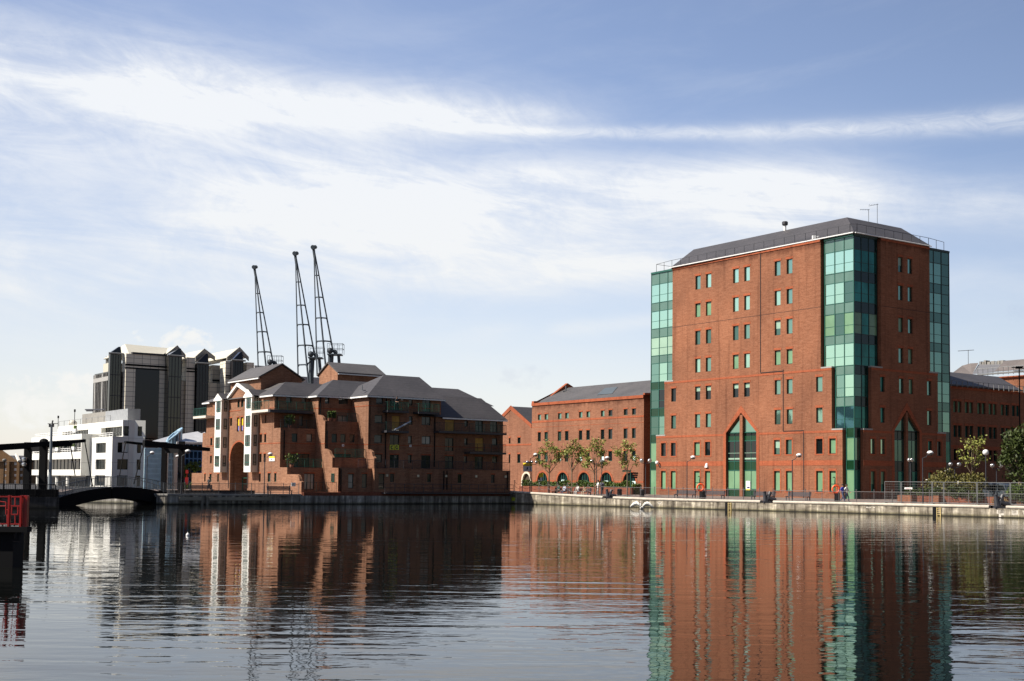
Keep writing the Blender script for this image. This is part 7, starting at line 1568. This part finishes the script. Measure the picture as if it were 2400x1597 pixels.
# ------------------------------------------------------------------ red gate and dark landing at the left edge, close by
GY = 37.; gp = aty(0, 1235, GY); GF = Fr((gp[0], gp[1]), (1, 0), (0, -1))
def gq(x, y, d=0): return GF.at(x, y, d)
ld = thing('landing_stage', 'black timber landing on a thick pile at the bottom left edge', 'landing stage', GF.pt(0, 0, 0))
zl = gq(30, 1235)[1]; xe = gq(65, 1240)[0]
m = MB(); m.fbox(GF, -6, xe, -.32, .05, zl-.16, zl); m.build('deck', BLACK, ld)
m = MB(); m.fbox(GF, -6, gq(27, 1300)[0], -.9, -.1, -2, zl-.165); m.build('pile', BLACK, ld)
m = MB(); a, b = gq(29, 1245)[0], gq(45, 1270)[0]; m.fbox(GF, gq(38, 1250)[0], b, -.15, -.02, gq(40, 1270)[1], zl-.165); m.fbox(GF, gq(27, 1266)[0], gq(38, 1250)[0]-.002, -.15, -.02, gq(40, 1270)[1], gq(40, 1264)[1]); m.build('bracket', BLACK, ld)
gt_ = thing('red_gate', 'bright red steel gate railing on the black landing at the left edge', 'gate', GF.pt(0, 0, zl)); zt = gq(30, 1163)[1]; zb = gq(30, 1229)[1]
def gbar(x0, y0, x1, y1, r=.028, d=-.1, par=None, nm='bar'):
    a, b = gq(x0, y0, d), gq(x1, y1, d); m = MB(); m.tube(GF.pt(a[0], d, a[1]), GF.pt(b[0], d, b[1]), r, n=6); return m
m = MB()
for x, d, r_ in ((48.5, -.05, .03), (52, -.2, .025), (57, -.12, .03), (61.5, -.1, .035), (64.5, -.2, .03), (20.5, -.1, .028), (24, -.12, .02)):
    u = gq(x, 1200, d)[0]; m.fbox(GF, u-r_, u+r_, d-r_, d+r_, zl, zt+.02)
m.build('post', RED, gt_)
m = MB()
for y, x0, x1 in ((1164, -20, 61), (1186, 25, 48), (1206, 27, 42), (1228, -20, 62)): a = gq(x0, y, -.1); b = gq(x1, y, -.1); m.fbox(GF, a[0], b[0], -.12, -.08, a[1]-.02, a[1]+.02)
m.build('rail', RED, gt_)
m = MB()
for x0, y0, x1, y1 in ((0, 1176, 14, 1178), (14, 1178, 14, 1206), (0, 1187, 14, 1187), (14, 1196, 25, 1196), (25, 1196, 27, 1206), (35.5, 1164, 35.5, 1186), (35.5, 1206, 35.5, 1228), (42, 1187, 42, 1206), (17, 1206, 17, 1228), (15, 1209, 22, 1209), (28, 1187, 27, 1206)):
    a, b = gq(x0, y0, -.1), gq(x1, y1, -.1); m.tube(GF.pt(a[0], -.1, a[1]), GF.pt(b[0], -.1, b[1]), .02, n=6)
m.build('lattice', RED, gt_)
# floating mooring buoy
q = atz(440, 1255, .02); m = MB(); m.ball((q[0], q[1], .03), .09, 12, 8); m.tube((q[0], q[1], .1), (q[0], q[1], .17), .02, n=6); tag(m.build('buoy', WHITEM, smooth=True), 'small white mooring buoy floating alone on the open water', 'buoy')
q = RQ.pt(RQ.at(1204, 1168)[0], 0, .2); m = MB(); h = RQ.rect(1199, 1162, 1207, 1170, .01); m.fbox(RQ, h[0], h[1], .004, .03, .35, .75); tag(m.build('wall_sign', LIME), 'square lime marker plate on the shaded end of the quay wall', 'marker')
# ------------------------------------------------------------------ trees, shrubs and hedges
def leaf_quad(m, c, s, rng, mi=0):
    a = Vector((rng.gauss(0, 1), rng.gauss(0, 1), rng.gauss(0, .7))).normalized(); b = a.orthogonal().normalized(); b.rotate(Matrix.Rotation(rng.uniform(0, 6.28), 3, a)); e = a.cross(b)
    b *= s*rng.uniform(.7, 1.3); e *= s*.55*rng.uniform(.7, 1.3); c = Vector(c)
    m.poly([c-b, c-b*.1+e, c+b, c-b*.1-e], mi)
def young_tree(base, h, limbs, lab, seed, leafs, size=.16, mat=None, trunk=.085, grp=None, per=34):
    """slender street tree: limbs = end points relative to the base, leaves in tufts along their outer parts"""
    rng = random.Random(seed); r = thing('young_tree', lab, 'tree', base, grp); B_ = Vector(base); m = MB(); lm = MB()
    fork = B_+Vector((0, 0, h*.42)); m.tube(B_, fork, trunk, trunk*.75, 7); top = B_+Vector((rng.uniform(-.15, .15), 0, h*.93)); mid = fork.lerp(top, .5)+Vector((rng.uniform(-.12, .12), 0, 0))
    m.tube(fork, mid, trunk*.7, trunk*.45, 6); m.tube(mid, top, trunk*.45, trunk*.15, 5)
    tips = [(top, mid)]
    for x, z, y in limbs:
        e = B_+Vector((x*.72, y, z)); zf = min(z*.75, h*.75); s_ = B_+Vector((0, 0, max(h*.40, zf*.72)))
        k = s_.lerp(e, .55)+Vector((0, 0, -.12*abs(x))); m.tube(s_, k, trunk*.4, trunk*.28, 5); m.tube(k, e, trunk*.28, trunk*.1, 5); tips.append((e, k))
        for q in range(3):
            t0 = k.lerp(e, rng.uniform(.2, .9)); e2 = t0+Vector((rng.uniform(-.6, .6), rng.uniform(-.5, .5), rng.uniform(-.1, .6))); m.tube(t0, e2, trunk*.14, trunk*.07, 4); tips.append((e2, t0))
    m.build('trunk', TRUNK, r)
    for e, k in tips:
        for q in range(leafs):
            c = k.lerp(e, rng.uniform(.35, 1.12)); c = c+Vector((rng.gauss(0, .20), rng.gauss(0, .22), rng.gauss(.02, .13))); leaf_quad(lm, c, size*rng.uniform(.6, 1.2), rng)
    lm.build('crown', mat or LEAF, r); return r
TP = [(1287, 0, [(-2.1, 4.6, .3), (-1.5, 5.6, -.4), (-.6, 6.2, .2), (1.4, 5.7, .3), (1.9, 5.0, -.3), (1.5, 4.3, .2), (-1.2, 4.0, .1), (.6, 5.9, -.3)], 6.6, 'young street tree with the fullest crown, left end of the row of four'), (1340, 1, [(-1.3, 5.3, .2), (.3, 6.6, -.2), (1.7, 5.6, .2), (-.9, 5.9, -.3), (.9, 6.2, .3), (1.1, 4.3, .1), (2.1, 5.5, -.1)], 7.0, 'young street tree second from the left, leaning a few leaves towards the third'), (1393, 2, [(-1.5, 5.2, .3), (.6, 6.6, .1), (1.2, 6.2, -.2), (-1.7, 3.9, .2), (1.4, 5.4, .3), (-.7, 6.1, -.2), (1.8, 4.1, .1), (-1.2, 4.6, -.1)], 6.9, 'tallest young street tree, third in the row beside the dome lamp'), (1470, 3, [(-2.2, 5.7, .2), (1.0, 6.0, -.2), (-1.2, 5.0, .2), (1.4, 4.5, -.2), (-.4, 6.2, .1), (-.9, 4.2, .1)], 6.3, 'thin young street tree standing apart at the right end of the row')]
for px, sd, limbs, h, lab in TP:
    u = rqu(px, 1155, -3.4); b = RQ.pt(u, -3.4, 1.0); k = 1.0; young_tree(b, h, limbs, lab, 40+sd, 27, .135, grp='young street trees in a row')
u = rqu(2279, 1140, -9); young_tree(RQ.pt(u, -9, 1.2), 6.3, [(-1.5, 4.7, .2), (-.6, 5.6, .1), (.9, 5.8, -.2), (1.2, 5.0, .2), (.8, 4.0, .1), (-1.0, 4.0, -.1), (1.5, 4.6, 0), (.3, 6.0, 0)], 'small leafy tree rising from the shrubs before the shaded office wing', 51, 15, .13)
def big_tree(base, blobs, lab, seed, mat, n, size, trunkh, cat='tree', nm='broad_tree', parts=('trunk', 'crown'), tr=.35):
    rng = random.Random(seed); r = thing(nm, lab, cat, base); B_ = Vector(base); m = MB(); lm = MB(); k0 = B_+Vector((0, 0, trunkh)); m.tube(B_, k0, tr, tr*.75, 8)
    tot = sum(b[3]**2 for b in blobs)
    for x, y, z, rad in blobs:
        c = B_+Vector((x, y, z)); m.tube(k0, k0.lerp(c, .8), tr*.45, tr*.12, 5)
        for q in range(int(n*rad*rad/tot)):
            v = Vector((rng.gauss(0, 1), rng.gauss(0, 1), rng.gauss(0, 1))).normalized()*rad*(rng.uniform(.35, 1.08)**.6); v.z *= .8
            if rng.random() < .5: # twiggy tufts
                v += Vector((rng.gauss(0, .14), rng.gauss(0, .14), rng.gauss(0, .14)))*rad
            leaf_quad(lm, c+v, size*rng.uniform(.6, 1.3), rng)
    m.build(parts[0], TRUNK, r); lm.build(parts[1], mat, r); return r
u = rqu(2392, 1150, -7.5); q = RQ.pt(u, -7.5, 1.0)
big_tree(q, [(.6, 1, 4.6, 1.9), (1.6, 1, 6.3, 1.8), (-.5, .5, 5.4, 1.0), (-1.3, 0, 4.2, .65), (.2, .3, 2.9, 1.3), (2.6, 1, 3.6, 2.2), (-.3, 1, 6.3, .8), (-1.9, 0, 3.9, .4), (1.0, .5, 1.9, 1.2)], 'big dense dark green tree cut by the right edge', 61, LEAFD, 5200, .17, 2.2)
def shrub(px, d, w_, h, lab, seed, mat, n, size=.12, z=1.0, flowers=0):
    u = rqu(px, 1150, d); b = RQ.pt(u, d, z); rng = random.Random(seed); r = thing('shrub', lab, 'shrub', b); B_ = Vector(b); m = MB(); lm = MB(); ax = Vector((QE_[0], QE_[1], 0))
    cl = [(rng.uniform(-1, 1)*w_*.8, rng.uniform(-.8, .8), rng.uniform(.35, .8)*h, rng.uniform(.3, .5)*h) for k in range(max(4, int(w_*3.5)))]
    for x, y, zz, rad in cl:
        c = B_+ax*x+Vector((0, y, zz)); m.tube(B_+ax*x*.3, c, .04, .015, 4)
        for q in range(n//len(cl)):
            v = Vector((rng.gauss(0, 1), rng.gauss(0, 1), rng.gauss(0, 1))).normalized()*rad*rng.uniform(.5, 1.12); p = c+v
            if p.z < z+.05: continue
            leaf_quad(lm, p, size*rng.uniform(.6, 1.3), rng, 1 if flowers and rng.random() < flowers and v.z > 0 else 0)
    m.build('stems', TRUNK, r); lm.build('foliage', [mat, FLOWER], r); return r
shrub(2212, -8.5, 1.6, 2.9, 'tallest shrub with pale blossoms, left part of the planter bed', 71, LEAFB, 2400, .13, 1.3, .03); shrub(2262, -8.5, 2.0, 2.3, 'reddish olive shrub under the small tree in the planter bed', 72, LEAFB, 2200, .13, 1.3)
shrub(2165, -7.6, 2.0, 1.35, 'low dense shrub at the left end of the planter bed, right of the notice', 73, LEAFD, 1900, .11, 1.2); shrub(2225, -7.4, 2.2, 1.3, 'low dark shrub in the middle of the planter bed behind the narrow fence panel', 74, LEAFD, 1900, .11, 1.2); shrub(2276, -7.2, 1.5, 1.25, 'low dark shrub at the right end of the planter bed beside the van', 75, LEAFD, 1800, .11, 1.2)
shrub(2392, -4.0, 1.7, 1.6, 'pale yellow green bush spilling over the brick planter at the right edge', 76, LEAFH, 1700, .12, 1.2); shrub(2340, -4.6, .8, .75, 'small dry brown bush at the foot of the railing below the van', 77, leafm('dry_leaves', (.16, .10, .04), (.30, .19, .09)), 600, .09, 1.0)
# clipped hedge under the arches
HD = 7.; hu0, hu1 = MF.at(1486, 1135, HD)[0], MF.at(1222, 1135, HD)[0]
hz0 = MF.at(1350, 1153, HD)[1]; hz1 = MF.at(1350, 1132.5, HD)[1]
hd_ = thing('hedge', 'long clipped green hedge on a low wall under the arched windows', 'hedge', MF.pt((hu0+hu1)/2, HD, 1)); rng = random.Random(5)
m = MB(); m.fbox(MF, hu0, hu1, HD-1.4, HD-.2, 1.0, hz1-.15)
m.build('hedge_core', LEAFD, hd_); m = MB()
for k in range(6500):
    u = rng.uniform(hu0, hu1); bump = .22*math.sin(u*1.3)+.15*math.sin(u*3.1+1); side = rng.random()
    p = MF.pt(u, HD-.2+rng.uniform(-.1, .25), rng.uniform(1.3, hz1+bump)) if side < .6 else MF.pt(u, HD-rng.uniform(0, 1.5), hz1-.1+bump+rng.uniform(-.1, .15)); leaf_quad(m, p, .15*rng.uniform(.6, 1.3), rng)
m.build('foliage', LEAFH, hd_)
m = MB(); m.fbox(MF, hu0, hu1, HD+.1, HD+.45, .95, 1.95); tag(m.build('low_wall', BRD), 'low dark brick wall in front of the clipped hedge', 'low wall')
# plants by the blue building and on the balconies
def tuft(q, h, w_, lab, seed, n, mat=LEAFH, nm='potted_plant'):
    rng = random.Random(seed); r = thing(nm, lab, 'plant', q); B_ = Vector(q); m = MB(); st = MB()
    for k in range(n):
        a = rng.uniform(0, 6.28); t0 = rng.uniform(.25, 1); e = B_+Vector((math.cos(a)*w_*t0, math.sin(a)*w_*t0*.7, .25+h*rng.uniform(.2, 1)))
        if k % 12 == 0: st.tube(B_, e, .02, .008, 4)
        leaf_quad(m, e, .11*rng.uniform(.7, 1.4), rng)
    st.build('stems', TRUNK, r); m.build('leaves', mat, r)
    m = MB(); m.lathe(q, [(.14, 0), (.2, .02), (.24, .28), (.2, .29)], 10); m.build('pot', flat('terracotta', (.3, .12, .07), .8) if 'terracotta' not in MATS else MATS['terracotta'], r)
for cv, x, d, z, h, w_, lab, sd in ((z2_, 330, -4.45, 3.96, 1.25, .75, 'spreading palm like plant on the first floor terrace of the brown flats', 81), (z2_, 770, -4.1, 9.22, .8, .3, 'left of two potted plants on the upper terrace of the brown flats', 82), (z2_, 815, -4.1, 9.22, .85, .3, 'right of two potted plants on the upper terrace of the brown flats', 83), (z2_, 300, -6.4, 8.36, 1.2, .6, 'bushy pot plant on the shaded second terrace of the brown flats', 84)):
    u = LF.at(*cv(x, 600), d)[0]; tuft(LF.pt(u, d, z), h, w_, lab, sd, 150)
q = BLF.pt(bq(960, 1000, 2)[0], 2, 1.0); young_tree(q, 4.2, [(-1.2, 2.6, 0), (.8, 3.6, 0), (1.2, 3.0, 0), (-.6, 3.4, .2), (-1.4, 1.8, 0)], 'small bright green tree beside the blue glass building', 91, 22, .2, LEAFH)
q = BLF.pt(bq(890, 1150, 3.6)[0], 3.6, 1.0); big_tree(q, [(-.6, 0, .4, .6), (.5, 0, .45, .6), (1.2, 0, .4, .5)], 'low green bush below the red pillar by the blue building', 92, LEAFH, 500, .13, .2, 'shrub', 'shrub', ('stems', 'foliage'), .04)
# ------------------------------------------------------------------ people (one continuous body each)
def person(loc, rz, lab, pose, shirt, trous, hair=HAIR, skirt=False, sc=1., grp=None):
    """skeleton grown into one skin; colours follow the parts of the body"""
    J = {'pelvis': (0, 0, .93), 'waist': (0, 0, 1.08), 'chest': (0, 0, 1.30), 'neck': (0, 0, 1.47), 'chin': (0, -.02, 1.55), 'head': (0, -.02, 1.64), 'crown': (0, 0, 1.75)}
    for s_, n in ((-1, 'l'), (1, 'r')):
        J.update({n+'sh': (s_*.19, 0, 1.41), n+'el': (s_*.25, .02, 1.13), n+'wr': (s_*.25, -.08, .90), n+'ha': (s_*.24, -.12, .81), n+'hip': (s_*.1, 0, .88), n+'kn': (s_*.11, -.02, .49), n+'an': (s_*.11, .02, .09), n+'to': (s_*.12, -.14, .04)})
    J.update(pose)
    E_ = [('pelvis', 'waist'), ('waist', 'chest'), ('chest', 'neck'), ('neck', 'chin'), ('chin', 'head'), ('head', 'crown')]
    for n in 'lr': E_ += [('chest', n+'sh'), (n+'sh', n+'el'), (n+'el', n+'wr'), (n+'wr', n+'ha'), ('pelvis', n+'hip'), (n+'hip', n+'kn'), (n+'kn', n+'an'), (n+'an', n+'to')]
    rad = {'pelvis': .135, 'waist': .125, 'chest': .15, 'neck': .058, 'chin': .065, 'head': .098, 'crown': .06}
    for n in 'lr': rad.update({n+'sh': .07, n+'el': .048, n+'wr': .035, n+'ha': .04, n+'hip': .095, n+'kn': .06, n+'an': .042, n+'to': .04})
    names = list(J); me = bpy.data.meshes.new('person'); me.from_pydata([J[n] for n in names], [(names.index(a), names.index(b)) for a, b in E_], []); o = bpy.data.objects.new('person', me); COL.objects.link(o)
    sk = o.modifiers.new('skin', 'SKIN'); sk.use_smooth_shade = True; ss = o.modifiers.new('sub', 'SUBSURF'); ss.levels = 1
    for i, n in enumerate(names): me.skin_vertices[0].data[i].radius = (rad[n], rad[n]); me.skin_vertices[0].data[i].use_root = n == 'pelvis'
    dg = bpy.context.evaluated_depsgraph_get(); dg.update(); new = bpy.data.meshes.new_from_object(o.evaluated_get(dg)); o.modifiers.clear(); o.data = new
    new.materials.clear()
    for m_ in (SKIN, shirt, trous, DKGREY): new.materials.append(m_)
    segs = [(Vector(J[a]), Vector(J[b]), a, b) for a, b in E_]
    for p in new.polygons:
        c = p.center; best = None
        for a, b, na, nb in segs:
            d = b-a; f = max(0, min(1, (c-a).dot(d)/max(1e-6, d.length_squared))); dist = (a+d*f-c).length-rad[na]*(1-f)-rad[nb]*f
            if best is None or dist < best[0]: best = (dist, na, nb, f)
        _, na, nb, f = best; k = na+nb
        if nb in ('chin', 'head', 'crown'): mi = 0
        elif nb[1:] in ('wr', 'ha'): mi = 0
        elif nb[1:] in ('kn', 'an') or na == 'pelvis' and nb[1:] == 'hip': mi = 2
        elif nb[1:] == 'to': mi = 3
        else: mi = 1
        p.material_index = mi; p.use_smooth = True
    o.location = loc; o.rotation_euler = (0, 0, rz); o.scale = (sc,)*3; ORG[o.name] = (0, 0, 0); tag(o, lab, 'person', grp)
    hd = Vector(J['head']); m = MB(); L = []
    m.ball((hd.x, hd.y+.022, hd.z+.045), .118, 10, 7, sc=(.95, 1.0, .92)); h_ = m.build('hair', hair, o, smooth=True)
    m = MB()   # face: eyes, nose, mouth
    for s_ in (-1, 1): m.ball((hd.x+s_*.036, hd.y-.092, hd.z+.0), .013, 6, 4, 0)
    m.build('eyes', BLACK, o)
    m = MB(); m.hexa([(hd.x-.012, hd.y-.095, hd.z-.035), (hd.x+.012, hd.y-.095, hd.z-.035), (hd.x+.012, hd.y-.12, hd.z-.03), (hd.x-.012, hd.y-.12, hd.z-.03), (hd.x-.006, hd.y-.095, hd.z+.005), (hd.x+.006, hd.y-.095, hd.z+.005), (hd.x+.006, hd.y-.1, hd.z+.005), (hd.x-.006, hd.y-.1, hd.z+.005)]); m.build('nose', SKIN, o)
    for s_ in (-1, 1): # fingers and thumb of each hand
        n = 'l' if s_ < 0 else 'r'; c = Vector(J[n+'ha']); d = (c-Vector(J[n+'wr'])).normalized(); sd = d.orthogonal().normalized(); m = MB()
        for q in range(4): b0_ = c+sd*(q-1.5)*.02; k1 = b0_+d*(.045+.008*(1.5-abs(q-1.5))); m.tube(b0_, k1, .010, .009, 5); m.tube(k1, k1+(d*.6+Vector((0, -.5, -.2))).normalized()*.035, .009, .007, 5)
        m.tube(c-d*.02+sd*.03, c+d*.02+sd*.06, .011, .008, 5); m.build('fingers', SKIN, o)
    return o
SIT = {'pelvis': (0, .05, .52), 'waist': (0, .06, .68), 'chest': (0, .05, .92), 'neck': (0, .03, 1.08), 'chin': (0, 0, 1.15), 'head': (0, -.01, 1.24), 'crown': (0, .02, 1.35)}
for s_, n in ((-1, 'l'), (1, 'r')): SIT.update({n+'sh': (s_*.19, .04, 1.02), n+'el': (s_*.24, -.02, .74), n+'wr': (s_*.16, -.24, .60), n+'ha': (s_*.13, -.31, .58), n+'hip': (s_*.1, 0, .50), n+'kn': (s_*.13, -.44, .50), n+'an': (s_*.13, -.42, .09), n+'to': (s_*.14, -.56, .04)})
clo = lambda nm, c: flat(nm, c, .85)
C_W, C_B, C_K, C_N, C_T, C_G = clo('white_cloth', (.78, .76, .72)), clo('bright_blue_cloth', (.05, .07, .45)), clo('black_cloth', (.02, .02, .022)), clo('denim', (.05, .07, .14)), clo('tan_cloth', (.42, .30, .2)), clo('green_cloth', (.03, .09, .07))
FACE = math.atan2(QN[1], QN[0])+PI/2
def at_bench(i, k): b = Vector(bq_[i]); ax = Vector((QE_[0], QE_[1], 0)); return tuple(b+ax*k+Vector((QN[0], QN[1], 0))*.0)
person(at_bench(0, .55), FACE, 'person in dark green clothes seated on the bench under the second tree', SIT, C_G, C_K); person(at_bench(0, -.45), FACE, 'person in pale shirt and blue jeans seated beside the one in dark green', {**SIT, 'rwr': (.05, -.3, .9), 'rha': (.02, -.34, .97)}, clo('pale_blue_cloth', (.45, .5, .6)), C_N)
person(at_bench(1, .55), FACE, 'person all in white seated on the bench under the third tree', SIT, C_W, C_W); person(at_bench(1, -.6), FACE, 'person in tan top leaning forward on the bench, right of the one in white', {**SIT, 'chest': (0, -.1, .88), 'neck': (0, -.18, 1.02), 'chin': (0, -.22, 1.07), 'head': (0, -.24, 1.16), 'crown': (0, -.24, 1.27), 'lsh': (-.19, -.1, .97), 'rsh': (.19, -.1, .97)}, C_T, clo('sand_cloth', (.5, .42, .3)))
WALK = {'lkn': (-.10, -.16, .50), 'lan': (-.10, -.26, .12), 'lto': (-.1, -.42, .07), 'rkn': (.1, .04, .49), 'ran': (.1, .30, .14), 'rto': (.1, .2, .04), 'lel': (-.25, .12, 1.14), 'lwr': (-.25, .10, .9), 'lha': (-.25, .08, .81), 'rel': (.25, -.06, 1.14), 'rwr': (.22, -.26, .98), 'rha': (.2, -.32, .95)}
def rqp(px, d): u = rqu(px, 1160, d); return RQ.pt(u, d, qz(u))
person(rqp(1402, -2.4), FACE-.6, 'woman in a long pale dress standing beside the bench, dark jacket behind her', {'lel': (-.27, -.12, 1.16), 'lwr': (-.16, -.3, 1.06), 'lha': (-.1, -.34, 1.04), 'lkn': (-.2, -.05, .5), 'lan': (-.3, -.02, .1), 'lto': (-.32, -.16, .04)}, C_W, clo('pale_dress', (.72, .66, .58)))
person(rqp(1411, -2.9), FACE+.3, 'man in dark clothes standing right behind the woman in the pale dress', {}, clo('slate_cloth', (.10, .10, .14)), C_K)
mv = math.atan2(QE_[1], QE_[0])+PI/2
wk_d = math.atan2(-QE_[1], -QE_[0])+PI/2
person(rqp(1975, -2.0), wk_d, 'walker in a bright blue top and dark jeans beside the lifebuoy', WALK, C_B, C_N); person(rqp(1984, -2.3), wk_d, 'walker in a white top right of the one in bright blue', {**WALK, 'lkn': (-.1, .02, .49), 'lan': (-.1, .22, .13), 'lto': (-.1, .1, .05), 'rkn': (.1, -.15, .5), 'ran': (.1, -.2, .1), 'rto': (.1, -.35, .05)}, C_W, C_N)
u, z = LF.at(*z3_(440, 455), D3+.7); person(LF.pt(u, D3+.7, LF.at(*z3_(460, 460), D3+1.2)[1]), math.atan2(N2[1], N2[0])+PI/2, 'person in black standing on the top balcony of the brown flats', {'lel': (-.25, -.1, 1.15), 'lwr': (-.12, -.3, 1.08), 'lha': (-.06, -.34, 1.1)}, C_K, C_K, sc=.95)
q = atz(489.5, 1153, 1.05); person(q, math.atan2(N2[1], N2[0])+.6, 'person in dark clothes walking on the left quay near the low brick wall', WALK, C_K, C_K)
q = DB.pt(uLl-1.6, -1.2, 1.0); person(q, 1.2, 'person in black walking onto the left end of the drawbridge', WALK, C_K, C_K)
# ------------------------------------------------------------------ swan beating its wings on the water
def swan():
    q = atz(1504, 1193.5, 0.); r = bpy.data.objects.new('swan', None); m = MB()
    x0, y0 = 0, 0; L = []
    for k in range(9):
        f = k/8; w_ = math.sin(PI*min(1, f*.9+.08))**.8; L.append([(-.42+.95*f, .21*w_*math.cos(a), .12+.10*f+.17*w_*math.sin(a)) for a in [2*PI*i/10 for i in range(10)]])
    m.loops(L)
    nk = [(-.36, 0, .22), (-.46, 0, .40), (-.46, 0, .58), (-.40, 0, .74), (-.46, 0, .84), (-.56, 0, .82)]; rr = [.09, .062, .05, .045, .055, .045]; L = []
    for p, rad in zip(nk, rr): L.append([(p[0]+rad*math.cos(a)*.6, p[1]+rad*math.sin(a), p[2]+rad*math.cos(a)*.6) for a in [2*PI*i/8 for i in range(8)]])
    m.loops(L)
    o = m.build('swan', WHITE, org=(0, 0, 0), smooth=True); o.location = (q[0], q[1], 0); o.rotation_euler = (0, 0, math.radians(68)); o.scale = (.9,)*3; tag(o, 'white swan spreading both wings low over the water before the quay wall', 'swan')
    for s_ in (-1, 1):
        w_ = MB(); sec = [(-.05, .10, .36, .30), (.0, .34, .60, .44), (.02, .62, .70, .50), (.02, .90, .62, .50), (.0, 1.14, .44, .40), (-.05, 1.34, .26, .18)]; Ls = []
        for cx, cy, cz, ch in sec: Ls.append([(cx-.05, s_*cy, cz+ch*.32), (cx+.03, s_*cy, cz+ch*.34), (cx+.16, s_*cy*1.02, cz-ch*.6), (cx+.12, s_*cy*1.02, cz-ch*.62)])
        w_.loops(Ls)
        w_.build('wing', WHITE, o, smooth=True)
    m = MB(); m.tube((-.6, 0, .81), (-.72, 0, .76), .03, .012, 6); m.build('beak', ORANGE, o)
swan()
